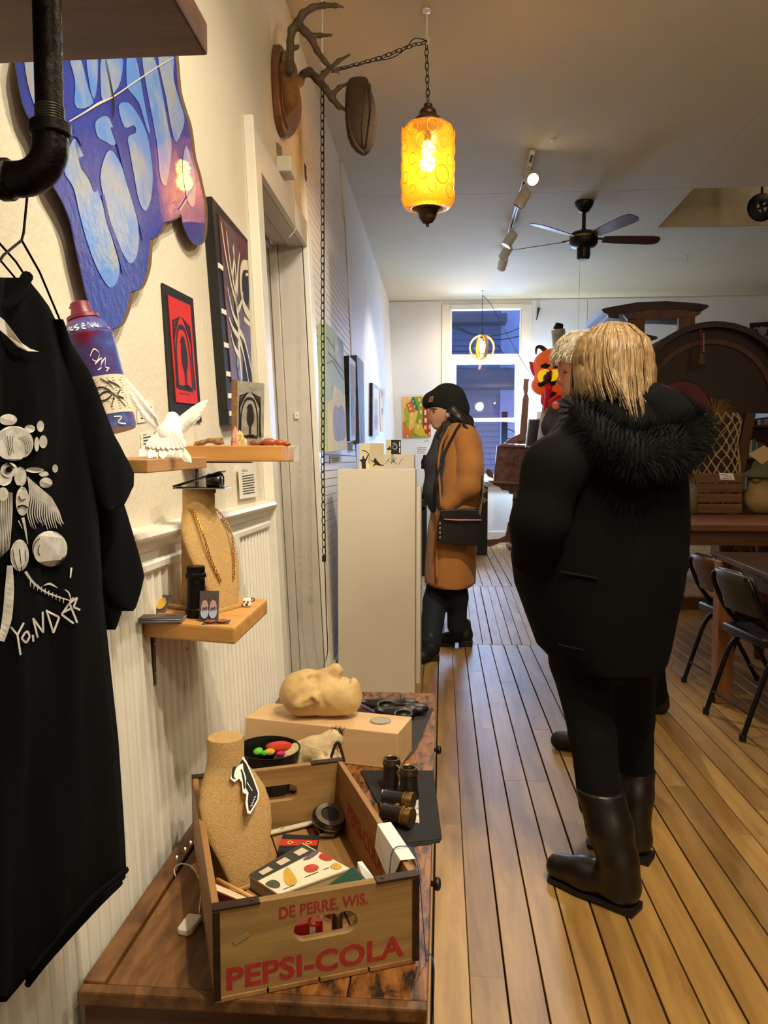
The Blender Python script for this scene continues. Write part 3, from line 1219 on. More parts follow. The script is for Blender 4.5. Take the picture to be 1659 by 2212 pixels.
SX = (-0.420, -0.462, -0.505)
for i, X in enumerate(SX):
 hanger('wire_hanger', ['thin dark wire hanger in the printed black shirt', 'wire hanger of the middle plain black shirt', 'wire hanger of the black shirt nearest the wall'][i], X, 'wire hangers on the rail')
 t = thing('black_tshirt', ['black shirt with white bearded face print on its front', 'second black shirt hanging behind the printed one', 'black shirt hanging closest to the wall behind two others'][i], 'shirt', (X, RY_, 0.76), group='black shirts on the rail')
 k = 1.0 - 0.03 * i
 body = [(py + (0 if i == 0 else 14 * i), l, r - 6 * i) for (py, l, r) in BODY]
 if i == 2:
  body = body[:-3]
 cloth_rows(body, X, 0.013, i + 1).build('shirt_body', M_cloth, t, smooth=True)
 sl = SLEEVE if i == 0 else (SLV2 if i == 1 else [(py + 40, l - 40, r - 40) for py, l, r in SLV2])
 cloth_rows(sl, X, 0.012, i + 4, amp=0.004, cols=12).build('sleeve', M_cloth, t, smooth=True)
 # ribbed collar
 b = MB()
 cp = [PX(px, py, X + 0.012) for px, py in ((-10, 662), (15, 655), (40, 630), (56, 602), (60, 596))]
 b.tube(catmull(cp, 5), 0.0055, 8); b.build('collar', M_cloth, t, smooth=True)
 b = MB(); hp = [PX(px, py + (0 if i == 0 else 14 * i), X + 0.004) for px, py in ((272 - 6 * i, 1879), (208, 1930), (110, 2036), (60, 2098))]
 b.tube(catmull(hp, 6), 0.0045, 6); b.build('hem', M_cloth, t, smooth=True)
 if i == 0:
  shirt0 = t

# print on the first shirt, traced on its bulged front
def shirt_pt(u, v, h):
 py = 560 + v / 2.515
 px = u / 2.515
 for (a, b2) in zip(BODY[:-1], BODY[1:]):
  if a[0] <= py <= b2[0]:
   t = (py - a[0]) / (b2[0] - a[0])
   l, r = a[1] + (b2[1] - a[1]) * t, a[2] + (b2[2] - a[2]) * t
   break
 else:
  l, r = -250, 200
 d, q = 0.016, px
 for _ in range(3):
  q = px - (955 - px) * d / 0.42
  uu = min(max((q - l) / (r - l), 0.001), 0.999)
  d = 0.013 * math.sqrt(1 - (2 * uu - 1) ** 2) + shirt_fold(q, py, 1) * 0.006 * min(1, 6 * uu, 6 * (1 - uu))
 return PX(px, py, SX[0] + d + h)


M_print = mat('white_screenprint', rgb(214, 212, 208), 0.8, var=0.25, vscale=70)
M_print2 = mat('grey_screenprint', rgb(140, 138, 136), 0.8, var=0.3, vscale=90)
SP = lambda x, y, h: shirt_pt(x * 1.109, 754.5 + y * 1.109, h)     # print traced in its own pixels
rp = random.Random(12)
f = Flat(SP, 0.0030)
f.disc(68, 222, 96, 86, 28); f.disc(40, 106, 44, 28); f.disc(45, 352, 42, 36); f.disc(100, 385, 30, 50); f.disc(20, 390, 40, 40); f.disc(110, 505, 33, 72)
for (x, y, r, r2) in ((146, 150, 26, 20), (198, 138, 18, 28), (180, 226, 12, 36), (212, 214, 20, 32), (270, 345, 14, 20), (225, 415, 32, 26), (170, 352, 44, 14), (215, 372, 24, 14)):
 f.disc(x, y, r, r2)
f.disc(244, 738, 86, 88, 30); f.disc(96, 770, 46, 78); f.disc(15, 470, 26, 34)
for k in range(15):                                         # beard and hair, fine engraved strokes
 x0 = 136 + k * 8
 f.stroke([(x0, 385 + k * 7), (x0 + 10 + k * 2, 470 + k * 6), (x0 - 2 + k * 4, 560 + k * 3), (x0 + 18 + k * 3.4, 625 + rp.uniform(-15, 30))], [5, 8, 6, 1.5], 4)
for k in range(9):
 f.stroke([(-14 + k * 9, 440 + k * 3), (-10 + k * 8.5, 560), (-14 + k * 8, 680), (-8 + k * 6.5, 790 - k * 6)], [4, 6, 5, 1.5], 4)
f.stroke([(112, 585), (124, 640), (136, 715)], [16, 11, 2]); f.stroke([(90, 600), (110, 640)], [6, 2], 0)
f.stroke([(125, 850), (165, 905), (235, 955), (345, 992)], [14, 11, 8, 5])
for k in range(10):
 f.stroke([(150 + k * 18, 895 + k * 9.5), (148 + k * 18, 925 + k * 9)], [6, 2], 0)
f.stroke([(214, 918), (245, 910), (282, 930)], [3, 12, 2]); f.stroke([(318, 938), (338, 955), (348, 990)], [5, 7, 5]); f.stroke([(350, 830), (345, 880)], [10, 6], 0)
f.stroke([(48, 820), (46, 940), (34, 1080), (6, 1190)], [26, 46, 48, 30])
tag(f.build('face_print', M_print, shirt0), kind='stuff')
f = Flat(SP, 0.0042)
for (x, y, r, r2) in ((44, 350, 17, 14), (120, 322, 18, 16), (92, 432, 12, 5), (118, 432, 9, 5)):
 f.disc(x, y, r, r2)
f.stroke([(0, 300), (40, 318), (70, 345)], [8, 9, 5]); f.stroke([(92, 335), (115, 296), (160, 290)], [6, 10, 5]); f.stroke([(85, 535), (110, 526), (136, 538)], 8); f.stroke([(92, 480), (104, 500), (126, 494)], 5)
for k in range(4):
 f.stroke([(22 + k * 14, 180 + k * 2), (34 + k * 9, 225), (46 + k * 7, 280)], 2.2); f.stroke([(90 + k * 12, 190 - k * 3), (120 + k * 10, 220), (130 + k * 8, 275)], 2.2)
f.stroke([(62, 740), (72, 800), (92, 850)], 4); f.stroke([(96, 740), (102, 800), (108, 850)], 4); f.stroke([(124, 745), (128, 800)], 3)
ang = [2 * PI * k / 26 for k in range(27)]
f.stroke([(216 + 54 * math.cos(t), 748 + 66 * math.sin(t)) for t in ang], 4, 0); f.stroke([(212 + 24 * math.cos(t), 745 + 34 * math.sin(t)) for t in ang], 3, 0)
for k in range(5):
 f.stroke([(258 + k * 3, 800 + k * 5), (300, 790 + k * 7), (322 - k * 2, 770 + k * 8)], [1, 5, 2])
tag(f.build('print_shadow', M_cloth, shirt0), kind='stuff')
f = Flat(shirt_pt, 0.0030)
ST = 11
for s in ([(60, 1998), (95, 2040), (112, 2150)], [(95, 2040), (130, 1975)], [(135, 2030), (118, 2060), (142, 2085), (162, 2050), (150, 2020), (135, 2030)], [(178, 2040), (182, 2078)],
          [(205, 2056), (180, 1950), (235, 2028), (232, 1915)], [(252, 1905), (290, 2030), (322, 1945), (255, 1912)], [(400, 1838), (335, 1930), (400, 1978)], [(342, 1920), (390, 1895)],
          [(378, 1870), (420, 1975)], [(378, 1868), (420, 1838), (400, 1890), (436, 1905)]):
 f.stroke(s, ST, 0)
f.build('lettering', M_print, shirt0)
# white quill-like tag at the collar
f = Flat(shirt_pt, 0.006)
f.poly([(-20, 300), (20, 330), (70, 395), (115, 455), (160, 485), (210, 502), (150, 500), (95, 475), (40, 420), (-20, 370)])
o = f.build('collar_tag', M_white, shirt0, solid=0.001)

# --- blue graffiti board ---------------------------------------------------------
M_blue = mat('graffiti_blue', rgb(28, 52, 160), 0.38, var=0.18, vscale=7, bump=0.25, bscale=50, coat=0.6)
M_lblue = None
m_, nt_2, b_ = _new('graffiti_light_blue')
mp_ = _coords(nt_2, (1, 1, 1))
n_ = _noise(nt_2, mp_, 9, 4)
r_ = _ramp(nt_2, n_.outputs['Fac'], [(0.40, rgb(86, 140, 226)), (0.60, rgb(150, 164, 186)), (0.75, rgb(164, 150, 140))])
nt_2.links.new(r_.outputs[0], b_.inputs['Base Color'])
b_.inputs['Roughness'].default_value = 0.36
b_.inputs['Coat Weight'].default_value = 0.5
_bump(nt_2, b_, _noise(nt_2, mp_, 60).outputs['Fac'], 0.2)
M_lblue = m_
M_card = mat('cardboard_edge', rgb(112, 84, 54), 0.9, var=0.2, vscale=60)
graf = thing('graffiti_board', 'large cut out board with blue drip lettering on the wall', 'artwork', PW(260, 640, 0.0))
OUT = [(33, 118), (37, 170), (50, 232), (68, 268), (80, 303), (105, 385), (130, 430), (150, 478), (163, 540), (175, 592), (186, 642), (203, 682), (232, 710), (255, 704), (268, 680), (275, 656), (280, 632), (299, 624), (311, 600), (318, 570), (322, 520), (331, 514), (345, 500), (353, 482), (365, 478), (380, 470), (389, 463), (393, 482), (402, 504), (415, 524), (428, 529), (438, 514), (441, 480), (440, 442), (432, 402), (425, 372), (416, 340), (411, 300), (406, 270), (395, 236), (385, 200), (381, 160), (377, 118), (366, 60), (300, 30), (150, 20), (60, 40)]
OUTS = catmull_closed([(p[0], p[1]) for p in OUT], 3)
b = MB(); b.prism([PW(p[0], p[1], 0.016) for p in OUTS], WN * 0.010); b.build('cardboard_layer', M_card, graf)
b = MB(); b.prism([PW(p[0], p[1], 0.0262) for p in OUTS], WN * 0.002); b.build('painted_face', M_blue, graf)
gf = lambda u, v, h: PW(u / 2.514, v / 2.514, 0.0284 + h)
f = Flat(gf, 0.0008)
FILL = ([(345, 915), (400, 1020), (430, 1150), (470, 1300), (520, 1440), (575, 1540), (610, 1560), (640, 1520), (648, 1440), (610, 1300), (570, 1150), (520, 1000), (470, 880), (420, 780), (395, 760)],
  [(575, 840), (545, 960), (570, 1090), (620, 1260), (680, 1400), (715, 1430), (745, 1380), (755, 1280), (740, 1150), (705, 1010), (660, 900), (610, 820)],
  [(645, 575), (700, 560), (760, 640), (800, 740), (820, 850), (830, 960), (820, 1080), (790, 1145), (755, 1090), (730, 960), (705, 820), (695, 745), (738, 720), (728, 680), (675, 690)],
  [(520, 660), (580, 630), (615, 690), (640, 740), (620, 790), (575, 770), (530, 740)],
  [(135, 300), (212, 300), (215, 620), (190, 580), (150, 450)],
  [(375, 300), (430, 300), (480, 480), (505, 560), (440, 590), (405, 560), (408, 440)],
  [(470, 300), (527, 300), (528, 450), (512, 535), (490, 480)],
  [(555, 300), (660, 300), (655, 440), (605, 520), (560, 545), (548, 480)],
  [(690, 300), (735, 300), (785, 560), (815, 720), (795, 690), (755, 560), (700, 490), (688, 450)],
  [(772, 300), (832, 300), (876, 480), (912, 680), (932, 800), (905, 1000), (870, 960), (850, 760), (805, 520)],
  [(858, 300), (938, 300), (943, 430), (980, 560), (1002, 660), (960, 770), (932, 700), (900, 520)],
  [(1010, 790), (1038, 860), (1062, 980), (1058, 1105), (1035, 1120), (1012, 1060), (992, 900)],
  [(405, 770), (425, 790), (440, 880), (425, 860)])
for k, s in enumerate(FILL):
 f.poly(s, 3)
f.build('light_blue_paint', M_lblue, graf)
f = Flat(gf, 0.0016)
f.stroke([(445, 850), (470, 900), (500, 960), (520, 1040)], [34, 60, 40, 14])
f.stroke([(400, 720), (430, 740), (450, 790)], [40, 30, 12])
f.stroke([(560, 1060), (590, 1200), (640, 1340), (680, 1480)], [14, 20, 24, 30])
f.stroke([(610, 690), (650, 800), (690, 960), (740, 1120), (790, 1300)], [16, 22, 18, 20, 30])
f.build('drip_stroke', M_blue, graf)
f = Flat(gf, 0.003)
f.stroke([(375, 660), (460, 610), (540, 560), (615, 525), (740, 440), (860, 360), (945, 312)], [6, 9, 14, 8, 8, 7, 4], 4)
f.stroke([(978, 1142), (1030, 1060), (1072, 990)], [6, 5, 4], 0)
f.build('torn_seam', mat('torn_paper', rgb(196, 190, 178), 0.7), graf)
f = Flat(gf, 0.003); f.stroke([(575, 320), (600, 440), (620, 560), (615, 640)], [3, 5, 8, 3]); f.build('crack', M_dark, graf)

# --- big spray can art -----------------------------------------------------------
M_can = None
m_, nt_2, b_ = _new('spray_can_paint')
mp_ = _coords(nt_2, (1, 1, 1), rnd=False)
n_ = _noise(nt_2, mp_, 16, 3)
r_ = _ramp(nt_2, n_.outputs['Fac'], [(0.36, rgb(136, 24, 60)), (0.47, rgb(92, 62, 130)), (0.58, rgb(70, 96, 170)), (0.72, rgb(150, 132, 190))])
nt_2.links.new(r_.outputs[0], b_.inputs['Base Color'])
b_.inputs['Roughness'].default_value = 0.35
M_can = m_
can = thing('spray_can_art', 'oversized graffiti tagged spray can hung on wall beside the shirts', 'artwork', PW(215, 920, 0.02))
cY = 1.25
A, B = PY(242, 930, cY), PY(192, 735, cY)
ax = (B - A)
q = ax.to_track_quat('Z', 'Y').to_matrix().to_4x4()
cm = Matrix.Translation(A) @ q
Lc = ax.length
rc_ = 0.0405
b = MB(cm); b.lathe([(rc_ * 0.94, -0.002), (rc_, 0.004), (rc_, Lc), (rc_ * 1.03, Lc + 0.002), (rc_ * 1.03, Lc + 0.006)], seg=32); can_o = b.build('can_body', M_can, can, smooth=True, autosmooth=40)
b = MB(cm); b.lathe([(rc_ * 0.97, Lc + 0.004), (rc_ * 0.93, Lc + 0.014), (rc_ * 0.78, Lc + 0.026), (rc_ * 0.62, Lc + 0.033), (rc_ * 0.60, Lc + 0.036)], seg=32); b.build('can_dome', M_can, can, smooth=True)
M_cap = mat('maroon_cap', rgb(122, 34, 58), 0.4)
b = MB(cm); b.lathe([(rc_ * 0.66, Lc + 0.034), (rc_ * 0.64, Lc + 0.040), (rc_ * 0.46, Lc + 0.043), (rc_ * 0.40, Lc + 0.052), (rc_ * 0.38, Lc + 0.062), (rc_ * 0.3, Lc + 0.064)], seg=24); cap_o = b.build('spray_cap', M_cap, can, smooth=True, autosmooth=40)
b = MB(cm); b.ell((0.004, -0.013, Lc + 0.0575), (0.004, 0.004, 0.003), 10, 6); b.build('nozzle_hole', M_black, cap_o)
vdir = (cm.inverted() @ CAMP)
vang = math.atan2(vdir.y, vdir.x)
canf = lambda u, v, h: cm @ Vector(((rc_ + h) * math.cos(vang + u), (rc_ + h) * math.sin(vang + u), v))
f = Flat(canf, 0.0008)
g = [[canf(-1.6 + 3.2 * j / 14, z_, 0.0008) for j in range(15)] for z_ in (0.022, 0.085)]
f.mb.sheet(g); f.build('newsprint_band', mat('newsprint', rgb(218, 208, 186), 0.8, var=0.05), can)
f = Flat(canf, 0.0014)
for r in range(13):
 z_ = 0.028 + r * 0.0042
 for c0 in (-0.9, -0.2, 0.5):
  f.rect(c0, z_, c0 + 0.55 * RND.uniform(0.7, 1), z_ + 0.0011)
f.build('newsprint_text', mat('newsprint_ink', rgb(140, 130, 112), 0.8), can)
f = Flat(canf, 0.002)
for s in ([(-0.7, .078), (-0.3, .074), (-0.75, .062)], [(-0.5, .060), (0.0, .066), (0.35, .054), (0.0, .044), (-0.35, .052), (-0.3, .064)], [(-0.6, .040), (0.2, .058), (0.8, .030)], [(-0.55, .030), (0.4, .045)], [(0.05, .080), (0.45, .060), (0.2, .032)], [(0.3, .075), (0.75, .062), (0.55, .05), (0.8, .044)]):
 f.stroke(s, 0.0028)
f.mb.build('black_tag', M_ink, can)
f = Flat(canf, 0.0012)
for s in ([(-.1, .118), (.1, .128), (.25, .12), (.1, .108), (-.05, .112)], [(.0, .104), (.3, .112), (.2, .1)], [(.25, .104), (.45, .112), (.35, .098), (.5, .095)], [(.05, .094), (.2, .097)], [(.35, .09), (.45, .094)]):
 f.stroke(s, 0.0022)
f.stroke([(-.6, .012), (-.3, .018), (-.5, .004)], .002)
f.stroke([(.2, .016), (.5, .014), (.3, .006), (.6, .002)], .002)
tag(f.build('white_tag', M_white, can), kind='stuff')
dome = lambda u, v, h: cm @ Vector(((rc_ * (0.97 - v * 6) + h) * math.cos(vang + u), (rc_ * (0.97 - v * 6) + h) * math.sin(vang + u), Lc + 0.006 + v * 0.62))
f = Flat(dome, 0.0022)
for i, s in enumerate(([(-.9, .012), (-.7, .022), (-.75, .008)], [(-.55, .02), (-.7, .014), (-.5, .01)], [(-.3, .022), (-.5, .016), (-.25, .012), (-.4, .006)], [(-.15, .014), (0, .016), (-.08, .022), (-.15, .01), (0, .006)], [(.1, .008), (.14, .022), (.26, .008), (.3, .022)], [(.45, .02), (.38, .012), (.5, .008), (.55, .018)])):
 f.stroke(s, 0.004)
f.build('dome_tag', M_white, can)

# --- red raven print and its black mat ------------------------------------------------
pr = thing('red_raven_print', 'red paper linocut of a raven under an arch on black mat', 'print', PW(405, 910, 0.0))
q4 = wall_quad([(351, 611), (417, 645), (436, 912), (370, 908)], 0.006)
slab(q4, 0.004, WN).build('black_mat', mat('black_card', rgb(22, 21, 21), 0.75), pr)
k4 = [(130 + x / 2.91, 420 + y / 2.91) for x, y in ((679, 632), (818, 697), (866, 1320), (732, 1306))]
r4 = wall_quad(k4, 0.009)
slab(r4, 0.002, WN).build('red_sheet', M_redp, pr)
RAV = lambda fn, n, par, mt: raven_art(fn, n, par, mt)


def raven_art(fn, lift, par, mt, trees=True):
 f = Flat(fn, lift)
 f.stroke([(.14, .85), (.16, .5), (.30, .30), (.48, .26), (.66, .30), (.78, .5), (.80, .85)], .045)
 f.stroke([(.14, .85), (.80, .86)], .045, 0)
 for x0 in (.08, .90):
  s = 1 if x0 < .5 else -1
  f.stroke([(x0, .86), (x0 + .02 * s, .6), (x0 + .01 * s, .4), (x0 + .03 * s, .22)], [.10, .07, .06, .03])
  for k in range(5):
   f.stroke([(x0, .42 - k * .045), (x0 + s * (.10 + .04 * k), .33 - k * .035), (x0 + s * (.16 + .05 * k), .24 - k * .02)], [.03, .022, .012])
 f.poly([(.42, .40), (.50, .34), (.58, .37), (.62, .44), (.66, .52), (.64, .62), (.56, .70), (.54, .80), (.46, .80), (.46, .70), (.38, .62), (.38, .50)], 3)
 f.stroke([(.46, .36), (.40, .40), (.37, .41)], [.05, .035, .01])
 f.stroke([(.49, .80), (.48, .86)], .03, 0)
 f.stroke([(.55, .80), (.56, .86)], .03, 0)
 f.poly([(.40, .82), (.66, .82), (.66, .86), (.40, .86)])
 return f.build('raven_cut', mt, par)


raven_art(quad_fn(*r4, WN), 0.0006, pr, M_ink)
f = Flat(quad_fn(*r4, WN), 0.0006); f.lines(.15, .905, .75, 1, .02, .008); f.build('caption', mat('dark_red_ink', rgb(120, 16, 14), 0.7), pr)

# --- tall abstract painting by the door casing ------------------------------------------
tp = thing('tall_tree_painting', 'tall painting of pale branches over maroon on black board beside the door', 'painting', PW(500, 920, 0.0))
c4 = [(130 + x / 2.91, 420 + y / 2.91) for x, y in ((952, 12), (1178, 285), (1212, 1420), (1062, 1445))]
t4 = wall_quad(c4, 0.030)
slab(t4, 0.030, WN).build('black_board', mat('black_board_paint', rgb(17, 16, 16), 0.6), tp)
c5 = [(130 + x / 2.91, 420 + y / 2.91) for x, y in ((998, 128), (1176, 312), (1208, 1190), (1080, 1180))]
t5 = wall_quad(c5, 0.033)
slab(t5, 0.002, WN).build('painted_sheet', mat('maroon_grey_paint', rgb(96, 70, 78), 0.5, var=0.55, vscale=14), tp)
fn = quad_fn(*t5, WN)
f = Flat(fn, 0.0006)
f.poly([(.62, .0), (1, .0), (1, .42), (.78, .34), (.66, .2)], 0)
f.build('maroon_field', mat('maroon_paint', rgb(92, 30, 40), 0.5, var=0.2, vscale=20), tp)
f = Flat(fn, 0.0006)
f.poly([(0, .0), (.2, .05), (.3, .2), (.15, .3), (0, .22)], 0)
f.build('maroon_field', mat('maroon_paint', rgb(92, 30, 40), 0.5, var=0.2, vscale=20), tp)
f = Flat(fn, 0.0009)
f.disc(.86, .33, .13, .12, 28)
f.stroke([(.2, .75), (.36, .6), (.40, .45)], .12)
f.poly([(.55, 1), (.62, .7), (.9, .85), (1, 1)])
f.build('black_field', M_ink, tp)
f = Flat(fn, 0.0012)
CR = mat('cream_paint', rgb(226, 216, 182), 0.5, var=0.1, vscale=20)
f.stroke([(.45, .98), (.42, .78), (.46, .60), (.40, .45), (.46, .30), (.40, .12)], [.05, .07, .05, .06, .04, .02])
for s in ([(.44, .5), (.25, .38), (.10, .18), (.04, .03)], [(.43, .45), (.28, .28), (.20, .06)], [(.46, .42), (.55, .25), (.66, .12)], [(.42, .62), (.22, .55), (.10, .42)], [(.42, .70), (.20, .66), (.06, .60)], [(.48, .66), (.70, .72), (.98, .92)], [(.46, .72), (.62, .82), (.80, 1.0)], [(.47, .52), (.60, .47), (.72, .38)], [(.30, .34), (.42, .2), (.44, .1)], [(.4, .82), (.22, .78), (.1, .70)]):
 f.stroke(s, [.05] + [.035] * (len(s) - 2) + [.02])
f.stroke([(.98, .155), (.74, .20), (.64, .33), (.72, .46), (.98, .52)], .07)
f.stroke([(.98, .58), (.70, .56)], .035, 0)
f.stroke([(.98, .22), (.86, .24)], .02, 0)
f.build('pale_branch', CR, tp)
f = Flat(fn, 0.0011); f.stroke([(.3, .82), (.4, .9), (.34, .98)], .16); f.stroke([(.36, .74), (.44, .85)], .1, 0); f.build('blue_grey_field', mat('blue_grey_paint', rgb(120, 128, 150), 0.5, var=0.2), tp)
for v in (.28, .48, .63, .76, .86, .94):
 f = Flat(quad_fn(*t4, WN), 0.002); f.rect(.03, v, .14, v + .022); f.build('white_clip', M_white, tp, solid=0.004)

# --- wooden shelves with steel brackets -------------------------------------------------
def bracket(sh, x, y0, z, drop=0.11, reach=0.16):
 b = MB()
 w = 0.009
 b.box((wallx(z) + 0.010, y0 - w, z - drop), (wallx(z) + 0.014, y0 + w, z - 0.0005))
 b.box((wallx(z) + 0.010, y0 - w, z - 0.004), (wallx(z) + reach, y0 + w, z - 0.0005))
 o = b.build('shelf_bracket', M_steel, sh, bevel=0.001)
 for dz in (0.025, 0.09):
  s = MB(); s.ell((wallx(z) + 0.0148, y0, z - dz), (0.002, 0.005, 0.005), 8, 5); s.build('screw', M_screw, o)


ZL = 0.907
low = thing('pine_shelf', 'lower thick pine shelf carrying the gold necklace bust', 'shelf', (-0.55, 1.7, ZL), group='pine shelves on the left wall')
b = MB(); b.prism([(-0.420, 1.520, ZL), (-0.427, 1.848, ZL), (wallx(ZL) + 0.010, 1.905, ZL), (wallx(ZL) + 0.010, 1.573, ZL)], (0, 0, 0.036)); b.build('shelf_plank', M_pine, low, bevel=0.005)
bracket(low, 0, 1.625, ZL, 0.12)
bracket(low, 0, 1.84, ZL, 0.06)
ZT = 1.28
upr = thing('pine_shelf', 'upper pine shelf holding stones and a small raven block', 'shelf', (-0.52, 1.97, ZT), group='pine shelves on the left wall')
b = MB(); b.box((wallx(ZT) + 0.0005, 1.90, ZT), (PY(611, 962, 1.90).x, 2.045, ZT + 0.040)); b.build('shelf_plank', M_pine, upr, bevel=0.003)
bracket(upr, 0, 2.0, ZT, 0.13)
ZB = 1.262
bsh = thing('pine_shelf', 'thin pine shelf under the white paper bird', 'shelf', (-0.55, 1.3, ZB), group='pine shelves on the left wall')
b = MB(); b.prism([(-0.452, 1.155, ZB), (-0.452, 1.455, ZB + 0.006), (wallx(ZB) + 0.0005, 1.455, ZB + 0.006), (wallx(ZB) + 0.0005, 1.155, ZB)], (0, 0, 0.021)); b.build('shelf_plank', M_pineY, bsh, bevel=0.002)
bracket(bsh, 0, 1.20, ZB, 0.10)
bracket(bsh, 0, 1.41, ZB + 0.006, 0.10)

# --- white paper bird ---------------------------------------------------------------------
bird = thing('paper_bird', 'white cut paper bird with spread wings on the thin shelf', 'sculpture', PY(365, 995, 1.31))
bY = 1.31
blob('bird_body', [('c', PY(366, 940, bY - .015), PY(372, 905, bY + .015), 0.021, 0.013), ('e', PY(362, 948, bY - .02), (.022, .022, .02))], 0.0035, M_white, bird, k=0.015)


def feather(mbx, p0, p1, w, n, curl=0.0):
 p0, p1 = Vector(p0), Vector(p1)
 d = (p1 - p0)
 s = d.cross(n).normalized()
 pts = []
 for t, ww in ((0, .25), (.3, .8), (.6, 1.0), (.85, .85), (1, .15)):
  c = p0 + d * t + n * curl * t * t
  pts.append((c + s * w * ww / 2, c - s * w * ww / 2))
 g = [[a, (a + c2) / 2 + n * w * 0.08, c2] for a, c2 in pts]
 mbx.sheet(g)


nv = Vector((0.15, -1, 0.1)).normalized()
# tail fan
for i, (x, y) in enumerate(((300, 985), (322, 990), (345, 996), (352, 992), (372, 985), (393, 990), (413, 1000))):
 b = MB(); feather(b, PY(358 + (i - 3) * 3, 945, bY - .03), PY(x, y, bY - .06), 0.016, nv, 0.004 * (i % 2)); b.build('tail_feather', M_white, bird, solid=0.0006)
for k, (x, y) in enumerate(((450, 866), (447, 876), (441, 886), (436, 896), (428, 904), (418, 911), (408, 918))):
 b = MB(); feather(b, PY(372 + k * 2, 918 + k * 3, bY + .0), PY(x, y, bY + .03 - k * .006), 0.014, nv, 0.003); b.build('wing_feather', M_white, bird, solid=0.0006)
for k, (x, y) in enumerate(((262, 812), (268, 828), (275, 844), (284, 860), (294, 876), (304, 890), (313, 902))):
 b = MB(); feather(b, PY(340 + k, 905 + k * 4, bY + .01), PY(x, y, bY + .05 - k * .006), 0.012, nv, 0.003); b.build('wing_feather', M_white, bird, solid=0.0006)
for k in range(10):
 b = MB(); a = -1.2 + k * 0.26
 feather(b, PY(362 + 12 * math.sin(a), 930, bY - .035), PY(360 + 46 * math.sin(a), 962 + 10 * math.cos(a), bY - .05), 0.013, nv, 0.003); b.build('body_feather', M_white, bird, solid=0.0006)

# --- on the upper pine shelf ------------------------------------------------------------------
ZU = ZT + 0.040
M_drift = mat('driftwood', rgb(150, 116, 74), 0.8, var=0.25, vscale=40, bump=0.4, bscale=120)
dw = PY(435, 962, 1.95)
dr = blob('driftwood_branch', [('c', (dw.x + dx, 1.95, ZU + dz), (dw.x + dx2, 1.945, ZU + dz2), r, r2) for dx, dz, dx2, dz2, r, r2 in ((-.012, .006, .004, .009, .0055, .006), (.004, .009, .022, .014, .006, .0055), (.022, .014, .042, .012, .0055, .008), (.042, .012, .058, .008, .008, .005), (.042, .014, .056, .019, .005, .0035), (-.012, .006, -.017, .002, .005, .004))], 0.0025, M_drift, k=0.006, noise=0.0008, nscale=150)
tag(dr, 'twisted driftwood branch at the left end of the stone shelf', 'driftwood')
blk = thing('raven_block', 'small block with black and white raven under an arch on the stone shelf', 'printed block', (PY(535, 950, 1.985).x, 1.985, ZU))
a4 = [PY(513, 822, 1.985), PY(569, 828, 1.985), PY(567, 955, 1.985), PY(512, 958, 1.985)]
for v in a4[2:]:
 v.z = ZU + 0.0005
nf = Vector((0, -1, 0))
slab(a4, 0.012, nf).build('grey_face', mat('grey_print', rgb(150, 146, 138), 0.7, var=0.3, vscale=50), blk)
raven_art(quad_fn(*a4, nf), 0.0006, blk, M_ink)
e4 = [PY(500, 820, 1.992), PY(513, 822, 1.985), PY(512, 958, 1.985), PY(500, 956, 1.992)]
for v in e4[2:]:
 v.z = ZU + 0.0005
slab(e4, 0.016, nf).build('bark_edge', M_drift, blk)
STN = [((505, 940, 1.93), (.012, .008, .015), rgb(196, 170, 160), 'pink and yellow speckled crystal point standing by the raven block', 'crystal'),
       ((550, 957, 1.925), (.014, .010, .0075), rgb(132, 84, 70), 'dull plum brown stone left of the reddest stone', 'stone'),
       ((563, 958, 1.935), (.013, .010, .006), rgb(120, 62, 44), 'dark reddish flat stone wedged among the stones', 'stone'),
       ((581, 955, 1.925), (.0185, .013, .0095), rgb(158, 84, 56), 'largest brick red stone on the shelf', 'stone'),
       ((578, 946, 1.96), (.020, .012, .012), rgb(186, 180, 156), 'pale clear quartz lump behind the red stones', 'stone'),
       ((603, 956, 1.93), (.0125, .010, .008), rgb(166, 82, 40), 'orange brown polished stone near the shelf end', 'stone'),
       ((617, 958, 1.95), (.0115, .010, .006), rgb(176, 92, 48), 'rightmost small orange stone on the shelf', 'stone')]
for i, ((x, y, Y), r, col, lab, cat_) in enumerate(STN):
 c = PY(x, y, Y)
 c.z = ZU + r[2] * 0.97
 if i == 0:
  cr_ = thing('crystal_cluster', lab, 'crystal', (c.x + .006, Y, ZU))
  for (dx, h, w, cc) in ((0, .050, .009, rgb(214, 150, 140)), (.010, .040, .012, rgb(196, 176, 110)), (-.004, .028, .007, rgb(180, 60, 70)), (.020, .022, .008, rgb(210, 180, 170))):
   b = MB(); b.lathe([(w, 0), (w * 1.1, h * .4), (w * .8, h * .75), (0.0005, h)], (c.x + .004 + dx, Y + dx * .4, ZU), 6); b.build('crystal', mat('crystal_%d' % int(h * 1000), cc, 0.25, var=0.4, vscale=90), cr_)
  continue
 o = blob('stone', [('e', c, r), ('e', c + Vector((r[0] * .25, 0, -r[2] * .1)), (r[0] * .8, r[1] * .8, r[2] * .85))], 0.002, mat('stone_%d' % i, col, 0.35, var=0.2, vscale=60), k=0.005, noise=0.0004, nscale=200)
 tag(o, lab, 'stone', 'stones on the pine shelf')

